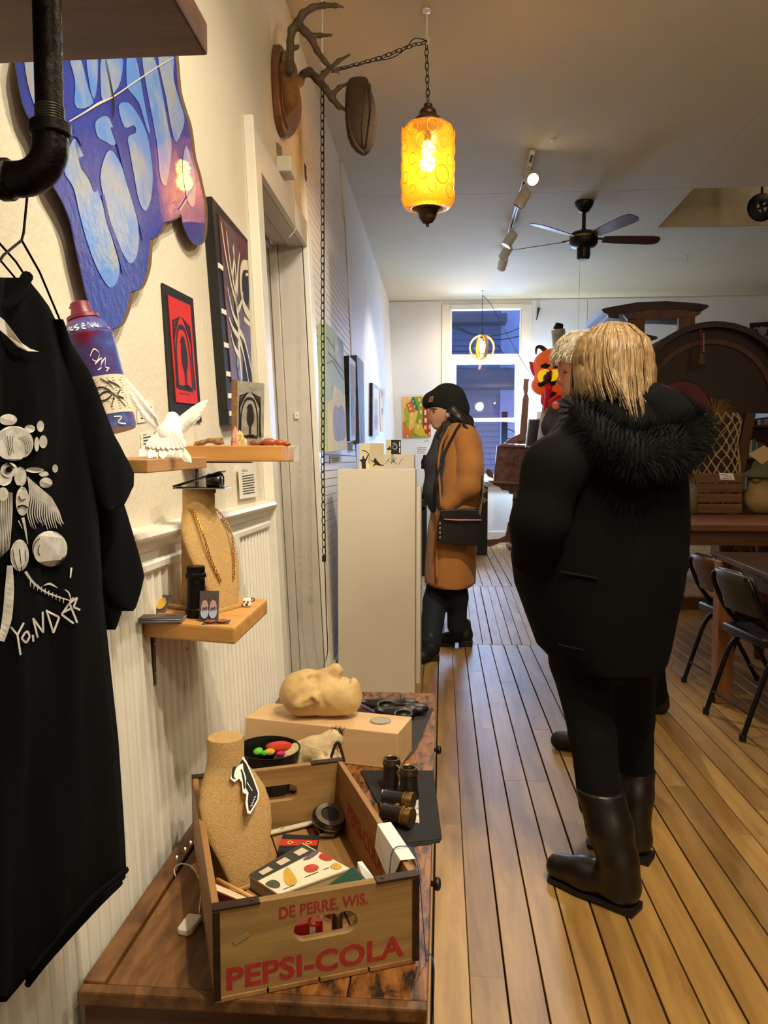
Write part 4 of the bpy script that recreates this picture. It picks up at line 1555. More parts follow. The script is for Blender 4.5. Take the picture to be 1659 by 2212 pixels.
# --- wall labels -------------------------------------------------------------------------------
def placard(px, lab, rows, name='wall_label', off=0.0015, th=0.0012, y0=.12):
 t = thing(name, lab, 'label', PW(px[3][0], px[3][1], 0), group='printed wall labels')
 q_ = wall_quad(px, off + th)
 slab(q_, th, WN).build('card', M_paper, t)
 fn_ = quad_fn(*q_, WN)
 f_ = Flat(fn_, 0.0004)
 for (v, u1) in ((y0, .4), (y0 + .04, .5), (y0 + .1, .3)):
  f_.rect(.16, v, u1, v + .015)
 for i in range(rows):
  v = y0 + .18 + i * (0.62 / rows)
  f_.rect(.16, v, .84 - .08 * RND.random(), v + .62 / rows * .45)
 f_.build('text_lines', mat('label_ink', rgb(70, 66, 62), 0.8), t)
 return t


placard([(515, 1008), (552, 1002), (558, 1072), (519, 1078)], 'upper paper label under the stone shelf', 8, off=0.012)
placard([(472, 1172), (517, 1150), (522, 1262), (478, 1288)], 'curled paper label under the chair rail', 16, off=0.024)
placard([(296, 868), (332, 864), (334, 908), (298, 914)], 'small label above the paper bird', 4)
t = placard([(304, 936), (330, 931), (332, 962), (306, 968)], 'yellow edged small label behind the paper bird', 3)
placard([(634, 962), (646, 962), (646, 997), (634, 997)], 'tiny tag with upright letters at the stone shelf end', 0, off=0.10)
# stickers on the doorway board
f = Flat(lambda u, v, h: PY(u, v, 2.80 - h), 0.0)
# white alarm box, its plate and wire above the door
al = thing('alarm_box', 'white sensor box with thin wire over the door', 'sensor', PW(617, 370, 0.03))
zz = PW(617, 365, 0.03)
b = MB(); b.box((zz.x - 0.03, zz.y - 0.06, zz.z - 0.03), (zz.x + 0.035, zz.y + 0.06, zz.z + 0.035)); b.build('sensor_box', M_trim, al, bevel=0.006)
b = MB(); b.prism([PW(x, y, 0.001) for x, y in ((597, 308), (607, 318), (608, 395), (600, 385))], WN * 0.004); b.build('mount_plate', mat('brass_plate', rgb(150, 132, 96), 0.4, metal=0.6), al)
b = MB(); b.tube([PW(x, y, 0.034) for x, y in ((632, 376), (634, 400), (637, 450), (640, 490), (636, 500), (625, 512))], 0.003, 6); b.build('sensor_wire', M_trim, al)
sw = thing('door_chime_button', 'small square white button on the door jamb', 'switch', (PY(641, 900, 3.94).x, 3.94, 1.5))
c = PY(641, 898, 3.944)
b = MB(); b.box((c.x - 0.012, 3.935, c.z - 0.018), (c.x + 0.012, 3.9455, c.z + 0.018)); b.build('button_plate', M_trim, sw, bevel=0.004)
b = MB(); b.ell((c.x, 3.934, c.z), (0.0025, 0.002, 0.0025), 8, 6); b.build('button_dot', M_ink, sw)
stk = thing('jamb_sticker', 'small purple and yellow sticker on the door jamb', 'sticker', PY(567, 760, 2.905 + 0.9))
c0, c1 = PY(561, 706, 3.9), PY(573, 768, 3.9)
b = MB(); b.box((c0.x, 3.911, c1.z), (c1.x, 3.913, c0.z)); b.build('sticker_card', mat('sticker_paper', rgb(196, 186, 176), 0.6), stk)
b = MB(); b.box((c0.x + .002, 3.909, c1.z + .07), (c1.x - .002, 3.911, c0.z - .04)); b.build('sticker_purple', mat('sticker_purple', rgb(108, 62, 110), 0.6), stk)
b = MB(); b.box((c0.x + .006, 3.909, c1.z + .015), (c1.x - .006, 3.911, c1.z + .05)); b.build('sticker_yellow', mat('sticker_yellow', rgb(230, 176, 60), 0.6), stk)


# --- burlap necklace busts (shape shared by both) ------------------------------------------------
def burlap_bust(name, label, loc, face, s=1.0, grp='burlap necklace busts', base=0.008):
 t = thing(name, label, 'necklace bust', loc, group=grp)
 fx = frame(loc, face)                     # local +x = the way the chest faces
 N = 28
 prof = [(0.270, 0.0, .0345, .0345), (0.262, 0.0, .036, .036), (0.225, 0.0, .036, .0355), (0.205, .003, .045, .036), (0.185, .010, .060, .034), (0.160, .022, .073, .028), (0.130, .038, .077, .021), (0.095, .053, .070, .016), (0.055, .066, .056, .013), (0.015, .075, .042, .011), (base, .076, .040, .010)]
 b = MB(fx)
 rg = []
 for z, off, w, d in prof:
  rg.append([((off + d * math.cos(2 * PI * k / N)) * s, w * math.sin(2 * PI * k / N) * s, z * s) for k in range(N)])
 b.loft(rg[::-1])
 o = b.build('bust_form', M_burlap, t, smooth=True, autosmooth=50)
 b = MB(fx); b.prism([(-0.030 * s, -0.034 * s, base), (0.040 * s, -0.034 * s, base), (0.052 * s, -0.034 * s, 0.085 * s), (0.012 * s, -0.034 * s, 0.165 * s), (-0.026 * s, -0.034 * s, 0.19 * s)], (0, 0, 0))
 b = MB(fx)
 pts = [(-0.030, base / s), (0.045, base / s), (0.055, 0.06), (0.036, 0.115), (0.006, 0.17), (-0.026, 0.20)]
 b.prism([(x * s, -0.030 * s, z * s) for x, z in pts], (0, 0.060 * s, 0))
 b.build('bust_support', M_burlap, t, bevel=0.003)
 b = MB(fx); b.prism([(-0.055 * s, -0.05 * s, 0.0005), (0.088 * s, -0.05 * s, 0.0005), (0.088 * s, 0.05 * s, 0.0005), (-0.055 * s, 0.05 * s, 0.0005)], (0, 0, base)); b.build('bust_base', M_burlap, t, bevel=0.002)
 return t, fx


ZLT = ZL + 0.036
bl = Vector((-0.560, 1.735, ZLT))
bust1, bx1 = burlap_bust('necklace_bust', 'burlap neck bust wearing a gold chain on the lower pine shelf', bl, -0.42, 1.02)
# gold chain draped on the chest
link = MB(); link.tube([(0.0042 * math.cos(t), 0.0026 * math.sin(t), 0) for t in [2 * PI * k / 12 for k in range(12)]], 0.0008, 5, closed=True)
neck = thing('gold_chain_necklace', 'gold link chain hung around the lower burlap bust', 'necklace', bl + Vector((0.05, 0, 0.1)))
path = []
for s_ in (-1, 1):
 pp = [(-.005, .034 * s_, .232), (.022, .040 * s_, .222), (.042, .046 * s_, .195), (.058, .047 * s_, .165), (.066, .042 * s_, .130), (.074, .034 * s_, .098), (.082, .022 * s_, .068)]
 path.append(catmull(pp, 8))
l0 = None
for line in path:
 acc, last = 0, line[0]
 idx = 0
 for a_, c_ in zip(line[:-1], line[1:]):
  d = (c_ - a_)
  for t in np.arange(0, 1, 0.0048 / max(d.length, 1e-5)):
   p = bx1 @ (a_ + d * t)
   q_ = (bx1.to_3x3() @ d).to_track_quat('X', 'Z').to_matrix().to_4x4()
   m = Matrix.Translation(p) @ q_ @ Matrix.Rotation(PI / 2 * (idx % 2) + 0.4, 4, 'X')
   idx += 1
   if l0 is None:
    l0 = link.build('chain_link', M_gold, neck, smooth=True, origin=(0, 0, 0))
    l0.matrix_basis = wmat(neck).inverted() @ m
   else:
    inst(l0, neck, m)

# folding opera glasses resting on that bust
og = thing('folding_opera_glasses', 'black folding opera glasses lying on top of the lower burlap bust', 'opera glasses', bl + Vector((0, 0, .276)))
M_bplastic = mat('black_plastic', rgb(18, 17, 17), 0.25)
M_chrome = mat('chrome', rgb(176, 172, 166), 0.18, metal=1.0)
oz = ZLT + 0.2755
gx = frame((bl.x + 0.012, bl.y - 0.02, oz), 0.10)
b = MB(gx); b.box((-0.055, -0.035, 0), (0.060, 0.035, 0.004)); lid = b.build('lower_plate', M_bplastic, og, bevel=0.0015)
b = MB(gx @ Matrix.Translation((-0.055, 0, 0.004)) @ Matrix.Rotation(-0.30, 4, 'Y')); b.box((0, -0.035, 0), (0.112, 0.035, 0.004)); b.build('upper_plate', M_bplastic, og, bevel=0.0015)
b = MB(gx); b.tube([(-0.052, -0.0352, 0.001), (0.060, -0.0352, 0.001), (0.061, 0.034, 0.001)], 0.0012, 6); b.build('chrome_edge', M_chrome, og)
for yy in (-0.018, 0.018):
 b = MB(gx @ Matrix.Translation((0.030, yy, 0.018)) @ Matrix.Rotation(PI / 2, 4, 'Y')); b.lathe([(.0145, -0.012), (.0165, -0.008), (.0165, 0.014), (.0145, 0.018), (.011, 0.018), (.011, 0.014), (0.0005, 0.012)], seg=20); b.build('eyepiece', M_bplastic, og, smooth=True, autosmooth=40)
b = MB(gx); b.box((0.028, -0.004, 0.004), (0.05, 0.004, 0.024)); b.build('bridge', M_chrome, og, bevel=0.002)
b = MB(gx); b.box((0.028, -0.002, -0.010), (0.034, 0.002, 0.0)); b.build('focus_tab', M_bplastic, og, bevel=0.001)

# black pipe nipple with hexagon cap
pc = PY(424, 1318, 1.62)
pn = thing('pipe_cap_stand', 'black iron pipe piece with octagonal cap standing on the lower shelf', 'pipe fitting', (pc.x, 1.62, ZLT))
b = MB(); b.lathe([(.024, 0.0005), (.0245, .018), (.0215, .021), (.0195, .08), (.0195, .088)], (pc.x, 1.62, ZLT), 20); b.build('pipe_body', M_iron, pn, smooth=True, autosmooth=40)
b = MB(); b.lathe([(.0215, .086), (.0232, .088), (.0232, .095), (.0205, .097), (.0205, .110), (.018, .1115), (.0005, .1115)], (pc.x, 1.62, ZLT), 8); b.build('octagon_cap', M_iron, pn)


def earring_card(loc, yaw, pitch, w, h, label, style, name='earring_card', grp='earring cards'):
 t = thing(name, label, 'earring card', loc, group=grp)
 fx = frame(loc, yaw, pitch)
 b = MB(fx); b.box((-w / 2, 0, 0), (w / 2, 0.0012, h)); b.build('card', mat('charcoal_card', rgb(74, 70, 72), 0.6), t)
 ff = lambda u, v, hh: fx @ Vector((-w / 2 + u * w, -hh, v * h))
 f = Flat(ff, 0.0006); f.stroke([(.1, .78), (.25, .88), (.3, .72), (.45, .86), (.55, .74), (.7, .9), (.8, .76), (.92, .84)], .022); f.build('gold_script', M_gold, t)
 for u in (.28, .72):
  if style == 'cloud':
   f = Flat(ff, 0.003); f.disc(u, .30, .21, .21, 20); f.build('earring', mat('earring_lilac', rgb(176, 186, 214), 0.4), t, solid=0.002)
   f = Flat(ff, 0.0046); f.poly([(u - .18, .42), (u - .1, .66), (u + .1, .68), (u + .2, .48), (u + .1, .36), (u + .02, .44), (u - .08, .34)], 2); f.build('earring_top', mat('earring_pink', rgb(186, 152, 150), 0.4), t, solid=0.001)
   f = Flat(ff, 0.0052); f.stroke([(u - .1, .36), (u - .06, .44), (u + .02, .40), (u + .1, .46), (u + .14, .38)], .05); f.build('earring_brown', mat('earring_brown', rgb(84, 56, 40), 0.4), t)
  else:
   f = Flat(ff, 0.003); f.disc(u, .45, .2, .32, 20); f.build('earring', mat('earring_' + style, {'rust': rgb(150, 78, 40), 'gold': rgb(196, 152, 50), 'blue': rgb(70, 84, 104)}[style], 0.35), t, solid=0.002)
 return t


cz = ZLT + 0.0006
p = PY(447, 1330, 1.56)
earring_card((p.x, 1.572, cz), 0.10, -0.20, 0.040, 0.064, 'earring card leaning against the black pipe piece', 'cloud')
earring_card((PY(466, 1345, 1.55).x, 1.545, cz), 0.15, -PI / 2 + 0.02, 0.055, 0.040, 'earring card lying flat at the shelf front with rust earrings', 'rust')
earring_card((PY(300, 1325, 1.62).x + .02, 1.655, cz), 0.0, -0.95, 0.050, 0.055, 'earring card with gold hoops leaning at the back by the bust', 'gold')
earring_card((PY(288, 1330, 1.58).x, 1.60, cz), 0.35, -0.70, 0.045, 0.050, 'earring card with slate drops half hidden by shirt sleeve', 'blue')
stack = [(0, .12), (1, .05), (2, .09), (3, .02), (4, .10)]
for i, yw in stack:
 pp = PY(357, 1335, 1.585)
 loc = (pp.x, 1.568, ZLT + 0.0006 + i * 0.0022)
 fx = frame(loc, yw)
 t = thing('business_card', ['lowest card of the gold script stack', 'second lowest card of the gold script stack', 'middle card of the gold script stack', 'second card from top of the gold script stack', 'topmost card of the gold script stack'][i], 'card', loc, group='stacked charcoal cards')
 b = MB(fx); b.box((-0.045, -0.022, 0), (0.045, 0.022, 0.0015)); b.build('card', mat('charcoal_card', rgb(74, 70, 72), 0.6) if i % 2 == 0 else mat('pale_card', rgb(190, 184, 176), 0.6), t)
 if i == 4:
  f = Flat(lambda u, v, h: fx @ Vector((u, v, 0.0015 + h)), 0.0004)
  f.stroke([(-.02, -.008), (-.012, .004), (-.006, -.006), (.0, .008), (.006, -.004), (.014, .012), (.018, -.002), (.026, .010)], .0018); f.build('gold_script', M_gold, t)
# small bead dog and bone
dg = PY(534, 1305, 1.74)
t = thing('bead_dog', 'tiny white bead dog with a knotted bone at the shelf corner', 'trinket', (dg.x, 1.74, ZLT))
blob('dog_head', [('b', (dg.x, 1.74, ZLT + .011), (.010, .008, .0095), None, .004)], 0.0016, M_white, t)
for (dx, dz, r) in ((-.005, .014, .002), (.004, .013, .002), (.001, .007, .003)):
 b = MB(); b.ell((dg.x + dx, 1.7315, ZLT + dz), (r, .0016, r), 8, 6); b.build('bead_spot', M_ink, t)
b = MB(); b.tube([(dg.x + .013 + .004 * math.cos(k), 1.74, ZLT + .017 + .004 * math.sin(k)) for k in [2 * PI * i / 10 for i in range(10)]], 0.0012, 6, closed=True); b.build('ring_loop', M_iron, t)
blob('knotted_bone', [('c', (dg.x - .032, 1.735, ZLT + .004), (dg.x - .014, 1.735, ZLT + .005), .0035, .003), ('e', (dg.x - .033, 1.735, ZLT + .005), (.005, .004, .005)), ('e', (dg.x - .022, 1.735, ZLT + .005), (.004, .004, .0045))], 0.0014, M_drift, t, k=0.003)
# ================================================================== the low chest and what stands on it
TOP = 0.42
M_chest = wood('chest_worn_stain', rgb(96, 62, 30), rgb(142, 98, 54), 'Y', 0.5, 9, 4, dark=rgb(56, 38, 22), per=0.06, dp=(0.30, 0.44), bump=0.2)
M_chest2 = wood('chest_red_stain', rgb(62, 34, 18), rgb(102, 60, 32), 'X', 0.4, 6, 8, dark=rgb(38, 20, 12), per=0.04)
M_chest3 = wood('chest_flaked_finish', rgb(122, 74, 32), rgb(166, 110, 54), 'Y', 0.4, 14, 3, dark=rgb(36, 26, 18), per=0.05, bump=0.4, dp=(0.40, 0.50))
M_crate = wood('crate_wood', rgb(134, 100, 56), rgb(180, 144, 88), 'X', 0.6, 6, 9, dark=rgb(104, 74, 40), per=0.05, bump=0.25)
M_crateY = wood('crate_wood_side', rgb(132, 92, 50), rgb(176, 132, 78), 'Y', 0.6, 6, 9, dark=rgb(92, 62, 34), per=0.05, bump=0.25)
M_strap = mat('rusty_strap', rgb(66, 48, 36), 0.5, metal=0.6, var=0.3, vscale=40)
M_stamp = mat('red_stamp_ink', rgb(164, 44, 36), 0.7, var=0.22, vscale=90)

chest = thing('low_chest', 'low brown wooden chest with worn flaked top and round knobs', 'chest', (-0.3, 2.03, 0))
CX0, CX1 = -0.589, -0.020
# top boards
for (x0, x1, mm_, zt) in ((CX0, -0.552, M_chest, TOP + 0.004), (-0.548, -0.335, M_chest, TOP), (-0.333, -0.150, M_chest3, TOP), (-0.148, CX1, M_chest3, TOP)):
 b = MB(); b.box((x0, 1.178, TOP - 0.022), (x1, 2.82, zt)); b.build('top_board', mm_, chest, bevel=0.003)
b = MB(); b.box((CX0, 1.156, TOP - 0.024), (CX1, 1.177, TOP + 0.001)); b.build('end_lip', M_chest, chest, bevel=0.004)
b = MB(); b.box((CX0 + 0.01, 1.163, 0.03), (CX1 - 0.008, 1.185, TOP - 0.023)); b.build('end_panel', M_chest2, chest)
b = MB(); b.box((CX0 + 0.01, 2.79, 0.03), (CX1 - 0.008, 2.815, TOP - 0.023)); b.build('end_panel', M_chest2, chest)
b = MB(); b.box((CX0 + 0.01, 1.185, 0.03), (CX0 + 0.03, 2.79, TOP - 0.023)); b.build('back_panel', M_chest2, chest)
b = MB(); b.box((-0.06, 1.185, 0.03), (-0.04, 2.79, TOP - 0.023)); b.build('front_frame', M_chest2, chest)
for i, (y0, y1) in enumerate(((1.21, 1.97), (2.00, 2.78))):
 for z0, z1 in ((0.23, 0.385), (0.05, 0.215)):
  b = MB(); b.box((-0.0405, y0, z0), (-0.026, y1, z1)); d = b.build('drawer_front', M_chest2, chest, bevel=0.004)
  for yy in (((1.667,) if i == 0 else (2.471,)) if z0 > .2 else ()):
   k = MB(frame((-0.026, yy, (z0 + z1) / 2 + 0.03)) @ Matrix.Rotation(PI / 2, 4, 'Y')); k.lathe([(.006, 0), (.006, .010), (.013, .014), (.015, .020), (.012, .026), (.004, .028), (.0005, .028)], seg=14); k.build('knob', mat('knob_dark', rgb(40, 26, 18), 0.4), d, smooth=True)
for (x, y) in ((CX0 + .03, 1.19), (CX1 - .04, 1.19), (CX0 + .03, 2.78), (CX1 - .04, 2.78)):
 b = MB(); b.box((x - .02, y - .02, 0), (x + .02, y + .02, 0.035)); b.build('foot', M_chest2, chest)

# --- soda crate ---------------------------------------------------------------------------
CA = math.radians(21.6)
CW, CLn, CH = 0.345, 0.548, 0.153
CZ = TOP + 0.0012
cf = frame((-0.357, 1.143, CZ), CA)
crate = thing('soda_crate', 'old wooden soda crate with red lettering and handle slots', 'crate', (-0.357, 1.143, CZ), CA)


def slot_panel(fx, w, h, th, su, sv, hl, r, name, mt):
 N = 40
 inner, outer = [], []
 for k in range(N):
  a = 2 * PI * k / N
  ca, sa = math.cos(a), math.sin(a)
  cx = su + (hl - r) * (1 if ca > 0 else -1)
  inner.append((cx + r * ca, sv + r * sa))
  dx, dz = (cx + r * ca) - su, (sv + r * sa) - sv
  dx = dx if abs(dx) > 1e-6 else 1e-6
  tx = ((w - su) if dx > 0 else -su) / dx
  tz = (((h - sv) if dz > 0 else -sv) / dz) if abs(dz) > 1e-6 else 1e9
  t = min(tx, tz)
  outer.append((su + dx * t, sv + dz * t))
 # snap nearest outer points to the corners
 for c in ((0, 0), (w, 0), (w, h), (0, h)):
  i = min(range(N), key=lambda q: (outer[q][0] - c[0]) ** 2 + (outer[q][1] - c[1]) ** 2)
  outer[i] = c
 m = MB(fx)
 vs = [(x, 0, z) for x, z in inner] + [(x, 0, z) for x, z in outer] + [(x, th, z) for x, z in inner] + [(x, th, z) for x, z in outer]
 fs = []
 for k in range(N):
  q = (k + 1) % N
  fs += [(k, q, N + q, N + k), (2 * N + k, 3 * N + k, 3 * N + q, 2 * N + q), (k, 2 * N + k, 2 * N + q, q), (N + k, N + q, 3 * N + q, 3 * N + k)]
 m.add(vs, fs)
 return m.build(name, mt, crate)


TH = 0.016
slot_panel(cf @ Matrix.Translation((0.012, 0.002, 0.008)), CW - 0.024, CH - 0.008, TH, CW * .53 - 0.012, CH * .56, 0.054, 0.0195, 'end_board', M_crate)
slot_panel(cf @ Matrix.Translation((0.012, CLn - TH - 0.002, 0.008)), CW - 0.024, CH - 0.008, TH, CW * .53 - 0.012, CH * .56, 0.054, 0.0195, 'end_board', M_crate)
for x0 in (0.0, CW - 0.012):
 b = MB(cf); b.box((x0, 0, 0.008), (x0 + 0.012, CLn, CH)); b.build('side_board', M_crateY, crate, bevel=0.002)
for i in range(4):
 w = (CW - 0.004) / 4
 b = MB(cf); b.box((0.002 + i * w, 0.0, 0.0), (0.002 + (i + 1) * w - 0.003, CLn, 0.0078)); b.build('bottom_slat', M_crateY, crate, bevel=0.001)
for (x0, x1, y0, y1) in ((-0.001, 0.075, -0.001, 0.019), (CW - 0.075, CW + 0.001, -0.001, 0.019), (-0.001, 0.05, CLn - 0.019, CLn + 0.001), (CW - 0.075, CW + 0.001, CLn - 0.019, CLn + 0.001)):
 b = MB(cf); b.box((x0, y0, CH - 0.002), (x1, y1, CH + 0.0025)); s_ = b.build('corner_strap', M_strap, crate, bevel=0.0012)
 b = MB(cf); xm = x1 - 0.012 if x0 < 0.1 else x0 + 0.012; b.ell((xm, (y0 + y1) / 2, CH + 0.003), (.003, .003, .0012), 8, 5); b.build('rivet', M_strap, s_)
for y0 in (-0.0015, CLn + 0.0005):
 for x0 in (-0.0005, CW - 0.011):
  b = MB(cf); b.box((x0, y0, 0.004), (x0 + 0.0115, y0 + 0.002, CH - 0.003)); b.build('corner_edge', M_strap, crate)
ff = lambda u, v, h: cf @ Vector((u, 0.002 - h, v))
f = Flat(ff, 0.0006); f.text('DE PERRE, WIS.', 0.104, 0.120, 0.0275, 0.82, bold=0.02); f.build('stamp_lettering', M_stamp, crate)
f = Flat(ff, 0.0006); f.text('PEPSI-COLA', 0.018, 0.018, 0.050, 1.14, bold=0.03); f.build('stamp_lettering', M_stamp, crate)
fi = lambda u, v, h: cf @ Vector((CW - 0.012 - h, u, v))
f = Flat(lambda u, v, h: fi(CLn - u, v, h), 0.0006); f.text('PEPSI-COLA', 0.11, 0.060, 0.052, 0.96, bold=0.025); f.build('stamp_lettering', M_stamp, crate)
b = MB(cf); b.prism([(0.030, 0.001, 0.098), (0.055, 0.001, 0.108), (0.058, 0.001, 0.102), (0.034, 0.001, 0.090)], (0, -0.0006, 0)); b.build('paper_scrap', mat('old_paper', rgb(150, 130, 96), 0.8), crate)


def PP(px, py, pt, n):
 d = ray(px, py)
 return CAMP + d * ((Vector(pt) - CAMP).dot(n) / d.dot(n))


FZ = CZ + 0.0085         # inside floor of the crate
bl2 = PZ(487, 1592, FZ + 0.283)
bl2.z = FZ
bust2, bx2 = burlap_bust('necklace_bust', 'burlap neck bust with a ram sticker standing in the soda crate', bl2, -0.72, 1.05)
# sticker lies on the chest
n_ = (bx2.to_3x3() @ Vector((0.86, 0, 0.5))).normalized()
pt_ = bx2 @ Vector((0.084, 0, 0.150))
sp = lambda px, py, h: PP(px, py, pt_ + n_ * h, n_)
stick = thing('ram_sticker', 'white edged black ram head sticker on the crate bust', 'sticker', sp(530, 1700, 0))
SO = [(500, 1665), (497, 1682), (506, 1690), (516, 1682), (522, 1690), (524, 1712), (532, 1716), (530, 1735), (534, 1757), (541, 1758), (558, 1728), (560, 1712), (548, 1680), (535, 1650), (526, 1634), (516, 1640), (506, 1648)]
b = MB(); b.prism([sp(x, y, 0.0) for x, y in SO], n_ * 0.0008); b.build('sticker_base', M_white, stick)
f = Flat(lambda u, v, h: sp(u, v, h), 0.0012)
f.poly([(524, 1640), (532, 1650), (546, 1682), (557, 1712), (556, 1726), (541, 1752), (537, 1750), (535, 1730), (537, 1712), (530, 1700), (532, 1680), (526, 1662)])
f.stroke([(526, 1644), (513, 1650), (505, 1662), (503, 1678), (509, 1682)], [8, 8, 7, 5, 2])
f.stroke([(521, 1662), (526, 1680), (528, 1704)], [3, 5, 3])
f.build('ram_art', M_ink, stick)
f = Flat(lambda u, v, h: sp(u, v, h), 0.0016)
for k in range(4):
 f.stroke([(541 + k * 2.5, 1742 - k * 6), (546 + k * 2.2, 1738 - k * 6)], 1.5, 0)
f.stroke([(534, 1690), (545, 1708)], 1.6, 0)
f.build('ram_lettering', M_white, stick)

# rulers lying in the crate
M_rule = mat('ruler_white', rgb(206, 198, 176), 0.6, var=0.1, vscale=40)


def ruler(label, A, B, w, z, nums, flip=False):
 A, B = PZ(A[0], A[1], z), PZ(B[0], B[1], z)
 d = (B - A)
 L = d.length
 fx = Matrix.Translation(A) @ Matrix.Rotation(math.atan2(d.y, d.x), 4, 'Z')
 t = thing('folding_rule', label, 'ruler', A, group='old rulers in the crate')
 b = MB(fx); b.box((0, -w / 2, 0), (L, w / 2, 0.004)); b.build('rule_blade', M_rule, t, bevel=0.0006)
 f = Flat(lambda u, v, h: fx @ Vector((u if not flip else L - u, v if not flip else -v, 0.004 + h)), 0.0004)
 for k in range(int(L / 0.004)):
  f.rect(k * 0.004, -w / 2, k * 0.004 + 0.0006, -w / 2 + (0.006 if k % 4 == 0 else 0.003))
 for i, s in enumerate(nums):
  f.text(s, L * (i + .25) / len(nums), -0.003, 0.009)
 f.build('rule_marks', M_ink, t)


ruler('white ruler along the rear wall of the crate', (560, 1806), (765, 1757), 0.016, FZ + 0.006, ['45', '44', '43'], True)
ruler('worn ruler along the right wall of the crate', (768, 1812), (800, 1888), 0.016, FZ + 0.004, ['66', '67', '68'])

# black shutter ring with chrome gears
lp = PZ(712, 1800, FZ)
lens = thing('camera_shutter', 'black camera shutter ring with chrome parts lying in the crate', 'camera part', lp)
lx = frame((lp.x, lp.y, FZ + 0.036), 0.25, 0.35, 0.15)
b = MB(lx); b.lathe([(.012, -.012), (.037, -.012), (.040, -.009), (.040, .006), (.036, .010), (.032, .010)], seg=32); b.build('shutter_body', M_bplastic, lens, smooth=True, autosmooth=40)
b = MB(lx); b.lathe([(.0405, .000), (.0412, .001), (.0412, .003), (.0405, .004)], seg=32, caps=False); b.build('chrome_ring', M_chrome, lens, smooth=True)
b = MB(lx); b.lathe([(.034, .0101), (.034, .0125), (.022, .0125), (.022, .0101)], seg=28, caps=False); b.build('face_ring', M_chrome, lens)
for k in range(6):
 a = -2.3 + k * 0.35
 b = MB(lx); b.ell((.030 * math.cos(a), .030 * math.sin(a), -.018), (.005, .005, .006), 10, 6); b.build('gear', M_chrome, lens)
b = MB(lx); b.box((-.024, -.034, -.024), (.010, -.026, -.013)); b.build('gear_plate', M_chrome, lens, bevel=0.002)
b = MB(lx); b.tube([(0, 0, -.012), (0, 0, -.036)], .030, 20); b.build('rear_tube', M_bplastic, lens, smooth=True, autosmooth=40)


def slab_px(px, z, th, name, mt, par, up=True):
 pts = [PZ(x, y, z) for x, y in px]
 m = MB(); m.prism([p - Vector((0, 0, th)) for p in pts], (0, 0, th))
 return m.build(name, mt, par, bevel=0.001), pts


UP = Vector((0, 0, 1))
# notebook with red band
nb_ = thing('banded_notebook', 'black notebook with red and yellow band in the crate', 'notebook', PZ(645, 1830, FZ))
c4 = [(611, 1801), (689, 1805), (682, 1838), (600, 1840)]
slab_px(c4, FZ + 0.016, 0.015, 'notebook_cover', mat('notebook_black', rgb(24, 27, 34), 0.6), nb_)
q_ = [PZ(x, y, FZ + 0.016) for x, y in c4]
fq = quad_fn(*q_, UP)
f = Flat(fq, 0.0006); f.rect(0, .32, 1, .68); f.build('red_band', mat('band_red', rgb(196, 52, 30), 0.5), nb_)
for u in (.22, .72):
 f = Flat(fq, 0.001); f.stroke([(u, .5), (u + .06, .42)], .10, 0); f.stroke([(u, .5), (u + .06, .58)], .10, 0); f.stroke([(u, .5), (u + .14, .5)], .08, 0); f.build('yellow_motif', mat('band_yellow', rgb(226, 178, 40), 0.5), nb_)

# vegetable book
bz = FZ + 0.078
vb = thing('vegetable_book', 'thick book with painted squash and tomatoes on its cream cover', 'book', PZ(640, 1890, FZ))
k4 = [(537, 1890), (654, 1821), (756, 1876), (602, 1932)]
q_ = [PZ(x, y, bz) for x, y in k4]
m = MB(); m.prism([p - UP * 0.003 for p in q_], UP * 0.003); m.build('front_cover', mat('book_cream', rgb(226, 216, 190), 0.5), vb)
c_ = sum(q_, Vector()) / 4
m = MB(); m.prism([c_ + (p - c_) * 0.97 - UP * 0.026 for p in q_], UP * 0.023); m.build('page_block', mat('page_edge', rgb(190, 172, 136), 0.8, var=0.1, vscale=120), vb)
m = MB(); m.prism([p - UP * 0.029 for p in q_], UP * 0.003); m.build('back_cover', mat('book_green', rgb(46, 48, 36), 0.6), vb)
fq = quad_fn(*q_, UP)       # u along top-left edge, v along the left edge
f = Flat(fq, 0.0005); f.rect(0, 0, .98, .32); f.build('green_band', mat('book_green', rgb(46, 48, 36), 0.6), vb)
for u in (.12, .42, .74):
 f = Flat(fq, 0.001); f.rect(u, .09, u + .17, .24); f.build('cream_square', mat('book_square', rgb(206, 186, 164), 0.6), vb)
YEL = mat('veg_yellow', rgb(206, 160, 50), 0.5, var=0.15, vscale=60)
f = Flat(fq, 0.001); f.poly([(.38, .40), (.46, .36), (.40, .62), (.34, .82), (.26, .90), (.20, .82), (.26, .60)], 3); f.build('squash', YEL, vb)
f = Flat(fq, 0.001); f.poly([(.58, .58), (.66, .54), (.74, .58), (.74, .70), (.66, .76), (.56, .72)], 3); f.build('pumpkin', mat('veg_orange', rgb(186, 64, 32), 0.5, var=0.25, vscale=90), vb)
f = Flat(fq, 0.001); f.poly([(.90, .48), (.99, .44), (.99, .66), (.90, .62)], 3); f.build('tomato', mat('veg_red', rgb(176, 42, 30), 0.5), vb)
f = Flat(fq, 0.001); f.poly([(.72, .36), (.98, .30), (.98, .38), (.78, .42)], 3); f.build('aubergine', mat('veg_purple', rgb(104, 74, 98), 0.5), vb)
f = Flat(fq, 0.001); f.poly([(.02, .52), (.14, .50), (.16, .66), (.10, .80), (.03, .74)], 3); f.build('gourd', mat('veg_green', rgb(70, 74, 56), 0.5, var=0.6, vscale=110), vb)
f = Flat(fq, 0.001); f.poly([(.84, .80), (.96, .76), (.96, .90), (.86, .92)], 3); f.build('quince', YEL, vb)
